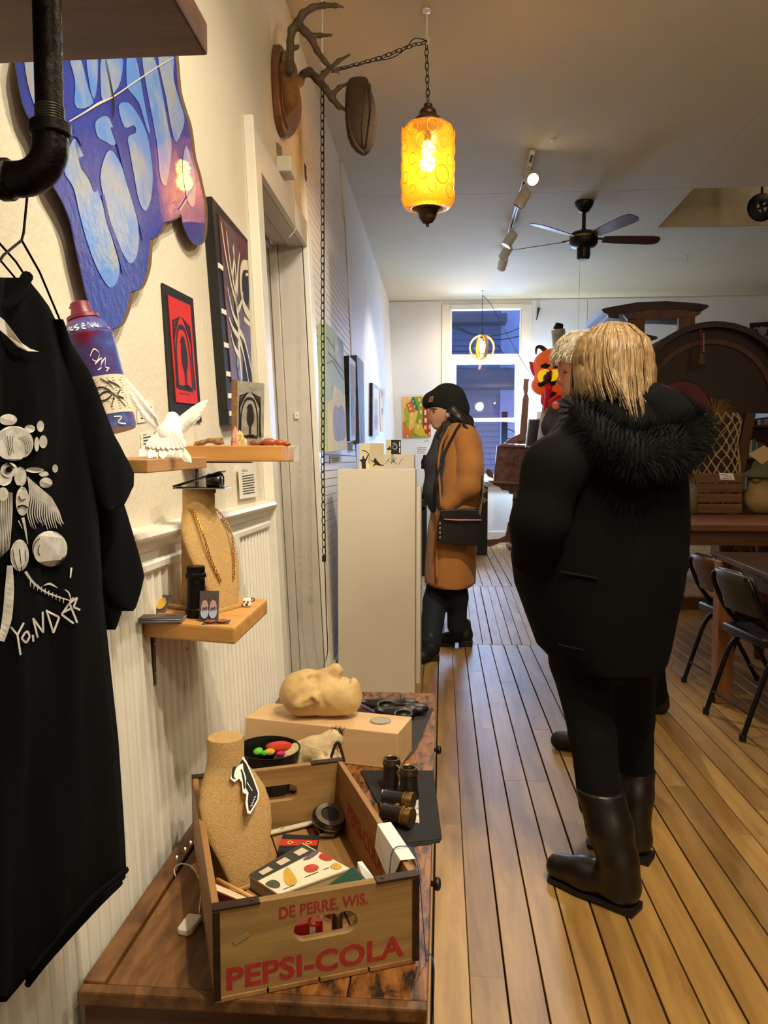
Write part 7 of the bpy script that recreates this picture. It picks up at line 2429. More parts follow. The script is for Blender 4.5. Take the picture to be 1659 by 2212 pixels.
for (x, y, r) in ((390, 1010, .075), (610, 970, .095)):
 c0 = dv(x, y, -.17)
 b = MB(); b.ell(c0, (r, .03, r), 20, 12); e = b.build('eye', EYM, lan, smooth=True)
 b = MB(); b.ell(c0 + Vector((.02, -.03, .03)), (.014, .008, .014), 10, 6); b.build('pupil', M_ink, e)
blob('nose', [('c', dv(490, 930, -.18), dv(430, 1040, -.24), .02, .045)], .012, mat('nose_maroon', rgb(110, 18, 30), 0.3), lan)
for pts in ([(310, 830), (400, 825), (475, 812)], [(540, 865), (560, 820), (640, 855)]):
 b = MB(); b.tube([dv(x, y, -.19) for x, y in pts], [.012, .030, .008], 8); b.build('brow', M_ink, lan)
b = MB(); b.tube(catmull([dv(x, y, -.22) for x, y in ((275, 1120), (300, 1160), (380, 1120), (440, 1105), (510, 1140), (560, 1110), (615, 1070))], 4), [.008, .012, .016, .018] + [.022] * 16 + [.014, .012, .01, .008, .006], 8); b.build('moustache', M_ink, lan)
b = MB(); b.tube([dv(430, 1140, -.2), dv(450, 1230, -.2), dv(400, 1480, -.16), dv(365, 1660, -.14)], [.05, .04, .02, .003], 8); b.build('goatee', M_lred, lan, smooth=True)
blob('red_collar', [('c', dv(410, 1250, -.05), dv(390, 1440, -.05), .05, .05), ('c', dv(600, 1330, -.05), dv(450, 1470, -.05), .06, .06)], .015, M_lred, lan, k=.03)
b = MB(); b.prism([dv(x, y, -.12) for x, y in ((480, 1270), (610, 1265), (570, 1340), (460, 1400))], Vector((0, -.02, 0))); b.build('open_mouth', M_ink, lan)
b = MB(); b.tube([dv(450, 1480), Vector((dv(450, 1480).x, LY2 + .45, 1.115))], [.06, .11], 14); b.build('draped_body', mat('white_drape', rgb(206, 202, 196), 0.8), lan, smooth=True)

M_birch = mat('birch_bark', rgb(176, 164, 146), 0.85, var=0.5, vscale=10, bump=0.6, bscale=30)
bt, bb_ = PY(1205, 712, 9.25), Vector((1.72, 9.45, STAGE + .001))
bi = thing('birch_trunk', 'birch log standing with a hollow dark top', 'log', bb_)
b = MB(); b.tube([bb_, bb_.lerp(bt, .5) + Vector((.03, 0, 0)), bb_.lerp(bt, .9), bt], [.13, .11, .085, .08], 14); b.build('log', M_birch, bi, smooth=True, autosmooth=50)
b = MB(); b.tube([bt, bt + (bt - bb_).normalized() * .07 + Vector((.03, 0, 0))], [.06, .045], 10); b.build('hollow_top', M_dark, bi)
b = MB(); p = PY(1164, 665, FARY - .03); b.tube([p, p - Vector((.01, 0, .06)), p - Vector((.03, 0, .16))], [.02, .012, .006], 6); o = b.build('wall_ornament', M_black); tag(o, 'small black ornament hung high beside the window', 'ornament')

# --- wooden wagon --------------------------------------------------------------------------------
WY = 7.35
M_wag = wood('wagon_wood', rgb(70, 42, 22), rgb(108, 68, 38), 'Z', 0.55, 5, 8)
M_wagd = wood('wagon_dark', rgb(36, 18, 12), rgb(58, 31, 20), 'X', 0.55, 5, 8)
wp = lambda x, y, d=0: PY(x, y, WY + d)
wc = wp(1530, 872)
wr = 165 / FPX * WY
wag = thing('barrel_wagon', 'rounded wooden caravan wagon with roof canopy', 'wagon', (wc.x, WY + .6, STAGE))
arc = [(wc.x + wr * .93 * math.cos(t), WY, wc.z + wr * .93 * math.sin(t)) for t in [PI * k / 24 for k in range(25)]]
zb_ = .62
b = MB(); b.prism(arc + [(wc.x - wr * .93, WY, wc.z - .09), (wc.x - wr * .50, WY, wc.z - .09), (wc.x - wr * .26, WY, zb_), (wc.x + wr * .26, WY, zb_), (wc.x + wr * .50, WY, wc.z - .09), (wc.x + wr * .93, WY, wc.z - .09)], Vector((0, .04, 0))); b.build('end_wall', M_wagd, wag)
rg = []
for k in range(29):
 t = PI * (k / 28) * 1.10 - .157
 rg.append([(wc.x + r * math.cos(t), y, wc.z + r * math.sin(t)) for r, y in ((wr, WY - .12), (wr, WY + 1.3), (wr * .93, WY + 1.3), (wr * .93, WY - .12))])
b = MB(); b.loft(rg); b.build('barrel_roof', M_wagd, wag)
rg = []
for k in range(25):
 t = PI * (k / 24)
 rg.append([(wc.x + r * math.cos(t), y, wc.z + r * math.sin(t)) for r, y in ((wr * .80, WY - .03), (wr * .80, WY), (wr * .74, WY), (wr * .74, WY - .03))])
b = MB(); b.loft(rg); b.build('arch_moulding', M_wag, wag)
for s_ in (-1, 1):
 b = MB(); b.prism([(wc.x + s_ * wr * .56, WY - .05, wc.z - .09), (wc.x + s_ * wr * .44, WY - .05, wc.z - .09), (wc.x + s_ * wr * .20, WY - .05, zb_), (wc.x + s_ * wr * .32, WY - .05, zb_)], Vector((0, 1.3, 0))); b.build('side_wall', M_wag, wag)
b = MB(); b.box((wc.x - wr * .50, WY, zb_ - .06), (wc.x + wr * .50, WY + 1.25, zb_)); b.build('wagon_bed', M_wagd, wag)
c0 = wp(1470, 885)
b = MB(Matrix.Translation((c0.x, WY - .002, c0.z)) @ Matrix.Rotation(PI / 2, 4, 'X')); b.lathe([(.0005, .012), (.26, .012), (.27, .004), (.27, 0)], seg=32); b.build('red_roundel', mat('roundel_red', rgb(104, 14, 22), 0.5), wag)
b = MB(); b.prism([(c0.x - .012, WY - .02, c0.z - .02), (c0.x + .012, WY - .02, c0.z - .02), (c0.x, WY - .02, c0.z + .12)], (0, .005, 0)); b.build('roundel_pointer', M_ink, wag)
cr = lambda x, y: wp(1280 + x / 4.377, 630 + y / 4.377, .05)
for nm, pts, th, mt in (('roof_cap', ((85, 165), (140, 150), (420, 100), (700, 88), (1000, 110), (1090, 125), (1100, 145), (1060, 170), (800, 160), (560, 165), (250, 215), (250, 260), (150, 245), (145, 215), (100, 195)), .8, M_wagd), ('cap_beam', ((290, 215), (560, 172), (800, 168), (1035, 200), (970, 240), (500, 262), (335, 268)), .05, M_wag), ('cap_post', ((335, 255), (495, 255), (492, 430), (335, 430)), .05, M_wag), ('cap_post', ((815, 245), (970, 235), (968, 360), (815, 380)), .05, M_wag)):
 b = MB(); b.prism([cr(x, y) for x, y in pts], Vector((0, th, 0))); b.build(nm, mt, wag)
b = MB(); pts = [cr(x, y) for x, y in ((495, 265), (640, 268), (720, 290), (812, 310), (812, 330), (600, 400), (570, 370), (540, 335), (495, 325))]; b.prism([p + Vector((0, .7, 0)) for p in pts], Vector((0, .05, 0))); b.build('rear_arch', M_wag, wag)
# tassel on the wagon
ts = thing('striped_tassel', 'red and white tassel with bells hung on the wagon front', 'tassel', wp(1520, 800, -.16))
b = MB(); b.tube([wp(1514, 712, -.16), wp(1515, 762, -.16)], .012, 8); b.build('red_cord', mat('tassel_red', rgb(110, 30, 30), 0.7), ts)
for k in range(7):
 b = MB(); b.ell(wp(1520, 722 + k * 6, -.16), (.009, .009, .010), 8, 6); b.build('bead', mat('tassel_white', rgb(176, 168, 150), 0.6), ts)
b = MB(); b.tube([wp(1516, 764, -.16), wp(1516, 788, -.16)], [.02, .035], 10); b.build('bell_skirt', mat('tassel_brown', rgb(92, 74, 52), 0.7), ts)
# spoked wheels
for i, (x, Y) in enumerate(((wc.x - .42, WY - .09), (wc.x + .42, WY - .09))):
 w_ = thing('spoked_wheel', ['spoked iron wheel under the left of the wagon', 'spoked iron wheel under the right of the wagon'][i], 'wheel', (x, Y, STAGE), group='wagon wheels')
 cz_ = STAGE + .252
 b = MB(); b.tube([(x + .25 * math.cos(t), Y, cz_ + .25 * math.sin(t) * .99) for t in [2 * PI * k / 32 for k in range(32)]], .02, 8, closed=True); b.v = [(p[0], p[1], max(p[2], STAGE + .001)) for p in b.v]; b.build('rim', M_iron, w_, smooth=True)
 b = MB(); b.tube([(x, Y - .04, cz_), (x, Y + .06, cz_)], .04, 12); b.build('hub', M_wagd, w_)
 for k in range(10):
  a = 2 * PI * k / 10
  b = MB(); b.tube([(x + .03 * math.cos(a), Y, cz_ + .03 * math.sin(a)), (x + .24 * math.cos(a), Y, cz_ + .24 * math.sin(a))], .011, 6); b.build('spoke', M_wag, w_)
# ================================================================== the visitors
M_skin = mat('skin_fair', rgb(206, 154, 128), 0.55, var=0.06, vscale=30)
M_blackwool = mat('black_parka_cloth', rgb(7, 6, 6), 0.9, var=0.2, vscale=20, bump=0.15, bscale=60, spec=0.12)
M_pants = mat('black_trousers', rgb(9, 9, 10), 0.9, spec=0.2)
M_boot = mat('dark_boot_leather', rgb(22, 17, 14), 0.38, var=0.2, vscale=20, bump=0.1, bscale=40)
M_fur = mat('black_fur', rgb(10, 9, 9), 0.85, var=0.3, vscale=40, spec=0.2)


def rows_loft(rows, Y, dep, N=36, sub=3, wob=0.0, seed=0):
 """garment: traced rows (py, left, right) at depth Y, elliptical in plan"""
 rr = []
 for i in range(len(rows) - 1):
  for k in range(sub):
   t = k / sub
   rr.append(tuple(rows[i][q] * (1 - t) + rows[i + 1][q] * t for q in range(3)))
 rr.append(rows[-1])
 rg = []
 for i, (y, l, r) in enumerate(rr):
  a, c = PY(l, y, Y), PY(r, y, Y)
  m = (a + c) / 2
  w = (c.x - a.x) / 2
  d = dep(i / (len(rr) - 1)) if callable(dep) else dep
  ring = []
  for k in range(N):
   t = 2 * PI * k / N
   e = 1 + wob * (math.sin(6 * t + seed + i * .05) + .6 * math.sin(11 * t + i * .11)) * min(1, i / 6)
   ring.append((m.x + w * math.copysign(abs(math.cos(t)) ** .85, math.cos(t)), Y + d * e * math.sin(t), m.z))
  rg.append(ring)
 b = MB(); b.loft(rg)
 return b


def strands(n, fn, r, seg=4):
 b = MB()
 for i in range(n):
  pts = fn(i)
  k = len(pts)
  b.tube(pts, [r * (1 if j < k - 2 else (.7 if j < k - 1 else .15)) for j in range(k)], seg, caps=False)
 return b


def fur(name, prims, par, n, length, thick, seed, k=0.03, cell=0.012, drop=0.4):
 o = blob(name, prims, cell, M_fur, par, k=k)
 me = o.data
 rr = random.Random(seed)
 wm = wmat(o)
 b = MB()
 vs = me.vertices
 nv = len(vs)
 for i in range(n):
  v = vs[rr.randrange(nv)]
  p = wm @ v.co
  d = (wm.to_3x3() @ v.normal).normalized()
  d2 = (d + Vector((rr.uniform(-.4, .4), rr.uniform(-.4, .4), rr.uniform(-.4, .2) - drop))).normalized()
  L = length * rr.uniform(.6, 1.2)
  b.tube([p - d * .004, p + d * L * .5 + d2 * .2 * L, p + d * L * .5 + d2 * L * .7], [thick, thick * .7, thick * .1], 3, caps=False)
 h = b.build(name + '_hairs', M_fur, o)
 tag(h, kind='stuff')
 return o


# --- woman in the black parka ------------------------------------------------------------------
Y1 = 2.36
w1 = thing('person', 'woman with long blond hair in black fur hooded parka seen from behind', 'person', (.58, 2.36, 0))
hc = PY(1318, 785, Y1)
nl = [PY(1252, 1425, 2.33), PY(1280, 1590, 2.28), PY(1297, 1712, 2.25), PY(1308, 1850, 2.235)]
fl2 = [PY(1360, 1425, 2.47), PY(1368, 1550, 2.50), PY(1375, 1665, 2.52), PY(1374, 1790, 2.515)]
blob('body', [('e', hc, (.082, .075, .105)), ('c', hc + Vector((.01, 0, -.06)), hc + Vector((.05, 0, -.20)), .048, .05), ('c', hc + Vector((-.045, .01, -.045)), hc + Vector((-.05, .01, -.06)), .045, .04),
              ('e', hc + Vector((.05, .02, -.36)), (.10, .13, .18)), ('e', hc + Vector((.05, .02, -.72)), (.09, .11, .20)),
              ('c', hc + Vector((.05, .0, -.80)), nl[0], .06, .05), ('c', nl[0], nl[1], .05, .034), ('c', nl[1], nl[3], .034, .028), ('c', hc + Vector((.05, .04, -.80)), fl2[0], .06, .05), ('c', fl2[0], fl2[1], .05, .034), ('c', fl2[1], fl2[3], .034, .028),
              ('c', hc + Vector((.05, -.08, -.25)), PY(1195, 1020, 2.17), .035, .035), ('c', PY(1195, 1020, 2.17), PY(1172, 1130, 2.15), .034, .03), ('c', PY(1172, 1130, 2.15), PY(1160, 1195, 2.19), .03, .026),
              ('c', hc + Vector((.05, .12, -.25)), PY(1245, 1020, 2.59), .035, .035), ('c', PY(1245, 1020, 2.59), PY(1195, 1160, 2.57), .034, .028)], .016, M_skin, w1, k=.02)
blob('trousers', [('c', nl[0] + Vector((.02, .03, .03)), fl2[0] + Vector((-.02, -.03, .03)), .10, .10), ('c', nl[0] + Vector((.0, 0, .1)), nl[0], .10, .088), ('c', nl[0], nl[1], .088, .066), ('c', nl[1], nl[2] + Vector((0, 0, -.03)), .066, .064), ('c', fl2[0] + Vector((0, 0, .1)), fl2[0], .10, .086), ('c', fl2[0], fl2[1], .086, .064), ('c', fl2[1], fl2[2] + Vector((0, 0, -.03)), .064, .056)], .012, M_pants, w1, k=.02)
# boots
for (A, hl, to, nm) in ((nl, PZ(1345, 1925, .05), PZ(1208, 1872, .045), 'boot'), (fl2, PZ(1378, 1822, .05), PZ(1290, 1800, .045), 'boot')):
 ank = Vector((hl.x - .01, hl.y + .012, .13))
 tp = A[2]
 s_ = 1.0 if A is nl else .86
 bo = blob(nm, [('c', tp + Vector((0, 0, .0)), tp.lerp(ank, .55), .070 * s_, .062 * s_), ('c', tp.lerp(ank, .55), ank, .062 * s_, .052 * s_), ('c', ank, hl + Vector((0, 0, .015)), .052 * s_, .046 * s_), ('c', hl + Vector((0, 0, .015)), hl.lerp(to, .55) + Vector((0, 0, .012)), .046 * s_, .046 * s_), ('c', hl.lerp(to, .55) + Vector((0, 0, .008)), to, .046 * s_, .040 * s_),
                   ('-', .004, ('b', (hl.x, hl.y, -.06), (.6, .6, .078), None, .0)), ('-', .003, ('b', (tp.x, tp.y, tp.z + .10), (.3, .3, .085), None, .0))], .009, M_boot, w1, k=.03)
 d = (to - hl).normalized()
 s2 = Vector((-d.y, d.x, 0))
 b = MB(); L = (to - hl).length
 ol = [(-.045, -.034), (-.045, .034), (.03, .040), (L * .6, .046), (L + .02, .036), (L + .038, .0), (L + .02, -.036), (L * .6, -.046), (.03, -.040)]
 z_ = .008
 b.prism([Vector((hl.x, hl.y, .010)) + d * u * 1 + s2 * v for u, v in ol], (0, 0, .012)); b.build('boot_sole', M_black, bo)
 b = MB(); b.prism([Vector((hl.x, hl.y, .0006)) + d * u + s2 * v for u, v in ((-.045, -.034), (-.045, .034), (.035, .038), (.035, -.038))], (0, 0, .022)); b.build('boot_heel', M_black, bo)
COAT = [(845, 1300, 1395), (864, 1268, 1420), (888, 1228, 1445), (930, 1188, 1466), (1000, 1146, 1480), (1080, 1130, 1484), (1140, 1116, 1486), (1200, 1103, 1481), (1260, 1111, 1473), (1330, 1136, 1456), (1390, 1158, 1443), (1412, 1180, 1436), (1424, 1196, 1428)]
rows_loft(COAT, Y1, lambda t: .10 + .12 * math.sin(min(t * 2.6, 1.57)), wob=.016).build('parka', M_blackwool, w1, smooth=True)
sh = PY(1225, 915, 2.22)
blob('sleeve', [('c', PY(1282, 930, 2.24), PY(1200, 1015, 2.16), .075, .080), ('c', PY(1195, 1010, 2.16), PY(1165, 1130, 2.14), .082, .075), ('c', PY(1165, 1130, 2.14), PY(1150, 1205, 2.18), .072, .058)], .014, M_blackwool, w1, k=.04)
blob('sleeve', [('c', PY(1330, 930, 2.55), PY(1250, 1015, 2.60), .07, .075), ('c', PY(1240, 1010, 2.60), PY(1190, 1180, 2.58), .08, .06)], .016, M_blackwool, w1, k=.04)
for (a, c) in (((1210, 1235), (1290, 1250)),):
 b = MB(); b.tube([PY(a[0], a[1], 2.155), PY(c[0], c[1], 2.135)], .004, 6); b.build('pocket_seam', M_pants, w1)
b = MB(); hm = [PY(x, y, Y1 - .205) for x, y in ((1205, 1392), (1260, 1404), (1320, 1408), (1390, 1402))]; b.tube(catmull(hm, 4), .003, 6); b.build('hem_seam', M_pants, w1)
blob('hood', [('e', PY(1415, 905, 2.36), (.11, .15, .085)), ('e', PY(1385, 870, 2.36), (.09, .13, .06))], .014, M_blackwool, w1, k=.04)
fur('fur_trim', [('c', PY(1252, 890, 2.18), PY(1295, 942, 2.15), .034, .044), ('c', PY(1295, 942, 2.15), PY(1370, 982, 2.13), .044, .054), ('c', PY(1370, 982, 2.13), PY(1440, 970, 2.17), .056, .060), ('c', PY(1440, 970, 2.17), PY(1488, 935, 2.33), .060, .050), ('c', PY(1488, 935, 2.33), PY(1450, 890, 2.52), .05, .04)], w1, 9500, .036, .0007, 4)
# hair: cap and falling strands
M_blond = None
m_, nt_2, b_ = _new('blond_hair')
mp_ = _coords(nt_2, (1, 1, .08), rnd=False)
n_ = _noise(nt_2, mp_, 170, 3)
r_ = _ramp(nt_2, n_.outputs['Fac'], [(0.3, rgb(78, 58, 36)), (0.55, rgb(146, 116, 74)), (0.75, rgb(196, 166, 118))])
nt_2.links.new(r_.outputs[0], b_.inputs['Base Color'])
b_.inputs['Roughness'].default_value = 0.42
M_blond = m_
hair = blob('hair', [('e', hc + Vector((.008, 0, .018)), (.112, .108, .094)), ('e', hc + Vector((.005, 0, -.05)), (.108, .105, .085)), ('c', hc + Vector((.0, -.03, -.08)), hc + Vector((.03, -.075, -.14)), .078, .034), ('c', hc + Vector((-.05, -.03, -.05)), hc + Vector((-.055, -.03, -.085)), .055, .04), ('c', hc + Vector((.09, -.02, -.03)), hc + Vector((.10, -.02, -.07)), .04, .03)], .009, M_blond, w1, k=.03)
rs = random.Random(9)
crown = hc + Vector((.015, -.005, .112))


LOCK = [(2 * PI * k / 90 + rs.uniform(-.03, .03), rs.uniform(.98, 1.05), rs.uniform(-.012, .012), rs.uniform(-.008, .008)) for k in range(90)]
LX, LZ = [-1, -.5, -.1, .22, .45, .75, 1], [-.092, -.098, -.118, -.178, -.125, -.075, -.062]


def hstrand(i):
 a0, lay, dl, sw = LOCK[i % 90]
 a = a0 + rs.gauss(0, .025)
 lay += rs.uniform(-.012, .010)
 ca, sa = math.cos(a), math.sin(a)
 front = max(0, -sa)
 low = float(np.interp(ca, LX, LZ)) + dl - abs(rs.gauss(0, .012))
 pts = []
 for t in (0.03, .2, .42, .62, .75, .88, 1.0):
  if t <= .62:
   th = t / .62 * PI / 2
   p = hc + Vector((.008 + .112 * lay * math.sin(th) * ca, .108 * lay * math.sin(th) * sa, .018 + .098 * lay * math.cos(th)))
  else:
   f_ = (t - .62) / .38
   q = 1 - .18 * f_ * f_ * front
   p = hc + Vector((.008 + .112 * lay * ca * q + sw * f_ + .014 * f_ * f_ * front, .108 * lay * sa * (1 + .5 * f_ * f_ * front), .018 + (low - .018) * f_))
  pts.append(p + Vector((rs.uniform(-.0015, .0015), rs.uniform(-.0015, .0015), 0)))
 return pts


strands(1500, hstrand, .0024).build('hair_strands', M_blond, hair, smooth=True)

# --- man with white hair ------------------------------------------------------------------------
Y2 = 3.45
w2 = thing('person', 'white haired man in profile behind the blond woman', 'person', (.75, 3.6, 0))
mp = lambda x, y, d=0: PY(1130 + x / 8.194, 690 + y / 8.194, Y2 + d)
HB_ = [('e', mp(1065, 760), (.108, .085, .125)), ('e', mp(1015, 950), (.074, .066, .105)), ('c', mp(748, 700, 0), mp(760, 850, 0), .022, .026), ('+', .012, ('c', mp(775, 890), mp(672, 1060), .015, .018)), ('+', .008, ('e', mp(660, 1088), (.019, .020, .014))), ('c', mp(880, 1140), mp(880, 1250), .030, .032), ('+', .006, ('e', mp(770, 1190), (.012, .022, .008))), ('+', .006, ('e', mp(782, 1238), (.012, .022, .008))), ('e', mp(850, 1320), (.034, .034, .030)), ('+', .012, ('e', mp(728, 878), (.014, .045, .010))), ('-', .01, ('e', mp(712, 935, -.05), (.010, .016, .008))),
       ('c', mp(960, 1150), mp(1080, 1420), .065, .07), ('e', mp(1130, 2150), (.10, .12, .16)), ('e', mp(1100, 2700), (.11, .13, .28)), ('e', mp(1120, 820, -.085), (.02, .012, .034)),
       ('c', Vector((.72, 3.45, .95)), Vector((.68, 3.38, .5)), .06, .045), ('c', Vector((.68, 3.38, .5)), Vector((.70, 3.36, .12)), .04, .03), ('c', Vector((.80, 3.65, .95)), Vector((.98, 3.82, .5)), .06, .045), ('c', Vector((.98, 3.82, .5)), Vector((1.08, 3.95, .12)), .04, .03),
       ('c', mp(1050, 1950, -.18), mp(950, 2600, -.25), .04, .036), ('c', mp(950, 2600, -.25), mp(720, 2930, -.21), .036, .03), ('c', mp(1100, 1950, .18), mp(1050, 2500, .24), .05, .04), ('c', mp(1050, 2500, .24), mp(800, 2900, .2), .04, .032)]
blob('body', HB_, .0078, mat('skin_ruddy', rgb(188, 122, 98), 0.55, var=0.08, vscale=25), w2, k=.028)
M_white_hair = mat('white_hair', rgb(226, 216, 196), 0.5, var=0.25, vscale=60, bump=0.5, bscale=90)
h2 = blob('hair', [('e', mp(1055, 610), (.110, .09, .098)), ('e', mp(900, 520), (.060, .07, .046)), ('e', mp(1160, 800), (.07, .085, .11)), ('e', mp(790, 600, 0), (.030, .06, .024))], .012, M_white_hair, w2, k=.04, noise=.006, nscale=55)
rs2 = random.Random(21)
def curl(i):
 a = rs2.uniform(0, 2 * PI)
 th = rs2.uniform(.15, 1.9)
 c = mp(1030, 605)
 p = c + Vector((.112 * math.sin(th) * math.cos(a), .10 * math.sin(th) * math.sin(a), .098 * math.cos(th)))
 t = Vector((-math.sin(a) * .4 - .6, rs2.uniform(-.5, .5), -.45 * math.sin(th)))
 return [p, p + t * .018 + Vector((0, 0, .004)), p + t * .028, p + t * .038 + Vector((rs2.uniform(-.01, .01), 0, -.012))]
strands(420, curl, .0034).build('hair_strands', M_white_hair, h2, smooth=True)
for s_ in (-1,):
 b = MB(); b.tube([mp(935, 700, -.088), mp(880, 720, -.09)], .006, 6); b.build('glasses_arm', M_black, w2)
b = MB(); b.ell(mp(738, 935, -.058), (.008, .007, .005), 10, 8); b.build('eye', mat('eye_dark', rgb(40, 26, 20), 0.3), w2)
M_denim = mat('dark_denim', rgb(38, 38, 46), 0.9, var=0.2, vscale=90)
blob('jacket', [('e', mp(1150, 2300), (.19, .22, .20)), ('e', mp(1150, 2800), (.18, .22, .30)), ('c', mp(860, 1480, -.05), mp(640, 1650, -.10), .030, .040), ('c', mp(1050, 1950, -.2), mp(950, 2600, -.26), .075, .07), ('c', mp(950, 2600, -.26), mp(720, 2950, -.22), .07, .055), ('c', mp(1100, 1950, .2), mp(1050, 2500, .26), .085, .07), ('c', mp(640, 1650, -.10), mp(560, 1900, -.10), .045, .06), ('c', mp(860, 1480, -.05), mp(1100, 1700, -.12), .03, .06)], .018, M_denim, w2, k=.05)
b = MB(Matrix.Translation(mp(575, 1530, -.17)) @ Matrix.Rotation(PI / 2, 4, 'X')); b.lathe([(.0005, .01), (.014, .009), (.017, .003), (.017, 0)], seg=16); b.build('orange_button', mat('button_orange', rgb(176, 70, 36), 0.4), w2)
blob('trousers', [('c', Vector((.74, 3.5, 1.0)), Vector((.68, 3.38, .5)), .12, .085), ('c', Vector((.68, 3.38, .5)), Vector((.70, 3.36, .09)), .085, .07), ('c', Vector((.80, 3.62, 1.0)), Vector((.98, 3.82, .5)), .12, .085), ('c', Vector((.98, 3.82, .5)), Vector((1.08, 3.95, .09)), .085, .07)], .018, M_pants, w2, k=.04)
for (x, y) in ((.70, 3.36), (1.08, 3.95)):
 blob('shoe', [('c', (x + .02, y, .09), (x + .02, y, .05), .055, .05), ('c', (x + .03, y, .045), (x - .17, y + .05, .038), .05, .042), ('-', .004, ('b', (x, y, -.06), (.6, .6, .062), None, 0))], .011, M_black, w2, k=.02)

# --- woman in the camel coat -----------------------------------------------------------------------
Y3 = 5.12
w3 = thing('person', 'woman in black beanie and camel coat looking down at the plinths', 'person', (.08, Y3, 0))
cp = lambda x, y, d=0: PY(x, y, Y3 + d)
FC = [('e', cp(962, 884), (.098, .078, .105)), ('e', cp(948, 896), (.065, .06, .085)), ('c', cp(938, 886), cp(928, 904), .012, .012), ('e', cp(930, 905), (.012, .013, .009)), ('e', cp(937, 913), (.012, .02, .007)), ('e', cp(938.5, 917), (.012, .02, .007)), ('e', cp(945, 921), (.03, .035, .022)), ('c', cp(958, 912), cp(950, 918), .04, .03), ('c', cp(972, 905), cp(985, 938), .052, .06),
      ('-', .012, ('e', cp(934, 889, -.05), (.012, .02, .009))), ('e', cp(970, 892, -.08), (.018, .012, .028)),
      ('e', cp(992, 985), (.11, .13, .18)), ('e', cp(990, 1060), (.10, .12, .2)), ('c', cp(1005, 958, -.10), cp(1015, 1030, -.2), .04, .035), ('c', cp(1015, 1040, -.21), cp(972, 1086, -.2), .034, .028),
      ('c', cp(980, 960, .1), cp(955, 1022, .18), .04, .035), ('c', cp(955, 1022, .18), cp(924, 1004, .1), .033, .026),
      ('c', cp(990, 1110, -.04), cp(988, 1270, -.05), .06, .04), ('c', cp(988, 1270, -.05), cp(987, 1350, .02), .038, .028), ('c', cp(975, 1110, .06), cp(942, 1270, .02), .06, .04), ('c', cp(942, 1270, .02), PZ(929, 1380, .14), .038, .028)]
blob('body', FC, .0105, M_skin, w3, k=.02)
b = MB(); b.ell(cp(937, 889.5, -.062), (.008, .006, .005), 10, 8); b.build('eye', mat('eye_dark', rgb(40, 26, 20), 0.3), w3)
b = MB(); b.tube([cp(932, 884.5, -.045), cp(937, 882.5, -.06), cp(944, 884, -.068)], .0035, 6); b.build('eyebrow', mat('brow_brown', rgb(60, 40, 30), 0.8), w3)
b = MB(); b.tube([cp(934, 913.5, -.014), cp(937, 914.5, -.02), cp(940, 914.5, -.024)], .0035, 6); b.build('lips', mat('lip_rose', rgb(160, 84, 76), 0.5), w3)
M_brunette = mat('brown_hair', rgb(34, 24, 20), 0.4, var=0.4, vscale=60)
hr = blob('hair', [('c', cp(978, 888, -.06), cp(990, 905, -.08), .05, .045), ('c', cp(990, 905, -.08), cp(1012, 918, -.07), .045, .035), ('c', cp(978, 890, .03), cp(1008, 912, .03), .07, .05), ('c', cp(962, 918, -.06), cp(952, 945, -.11), .028, .026), ('c', cp(952, 945, -.11), cp(946, 975, -.14), .026, .012)], .011, M_brunette, w3, k=.03)
rs3 = random.Random(2)
def hs3(i):
 o = rs3.uniform(-.04, .04)
 if i % 3:
  return [cp(972, 890, -.09 + o), cp(988, 902, -.115 + o), cp(1008, 914 + rs3.uniform(-4, 4), -.11 + o), cp(1022 + rs3.uniform(-5, 6), 926 + rs3.uniform(-6, 6), -.09 + o)]
 return [cp(966, 905, -.08), cp(958, 930, -.12 + o * .4), cp(951 + rs3.uniform(-3, 3), 955, -.15), cp(946 + rs3.uniform(-4, 4), 985, -.16)]
strands(120, hs3, .0042).build('hair_strands', M_brunette, hr, smooth=True)
M_knit = mat('black_knit', rgb(16, 15, 15), 0.95, bump=0.4, bscale=160)
bn = blob('beanie', [('e', cp(966, 862), (.112, .098, .105)), ('e', cp(978, 868), (.09, .095, .10)), ('c', cp(934, 868, 0), cp(990, 884, 0), .068, .075), ('-', .015, ('e', cp(940, 906), (.10, .12, .085)))], .010, M_knit, w3, k=.03)
b = MB(); b.prism([cp(x, y, -.10) for x, y in ((929, 857), (937, 855), (934, 868), (925, 869))], (0, -.004, 0)); pt = b.build('leather_patch', mat('patch_tan', rgb(150, 102, 62), 0.7), bn)
b = MB(); b.prism([cp(x, y, -.106) for x, y in ((930, 860), (934, 859), (932.5, 865), (928.5, 865.5))], (0, -.002, 0)); b.build('patch_mark', mat('patch_brown', rgb(92, 56, 32), 0.7), pt)
b = MB()
for k in range(6):
 a = k * PI / 3
 b.prism([cp(968.5, 896, -.105) + Vector((.004 * math.cos(a + 1.57), 0, .004 * math.sin(a + 1.57))), cp(968.5, 896, -.105) + Vector((.018 * math.cos(a), 0, .018 * math.sin(a))), cp(968.5, 896, -.105) - Vector((.004 * math.cos(a + 1.57), 0, .004 * math.sin(a + 1.57)))], (0, -.003, 0))
b.build('flower_earring', M_white, w3)
M_camel = mat('camel_wool', rgb(172, 112, 52), 0.9, var=0.06, vscale=30, bump=0.1, bscale=120, sheen=0.2)
CM = [(908, 985, 1003), (916, 970, 1016), (930, 958, 1030), (950, 948, 1040), (980, 944, 1045), (1020, 940, 1046), (1060, 938, 1045), (1100, 932, 1040), (1140, 924, 1034), (1190, 920, 1029), (1240, 917, 1028), (1256, 917, 1028), (1262, 930, 1020)]
rows_loft(CM, Y3, lambda t: .10 + .13 * math.sin(min(t * 3, 1.57)), wob=.012, seed=2).build('camel_coat', M_camel, w3, smooth=True)
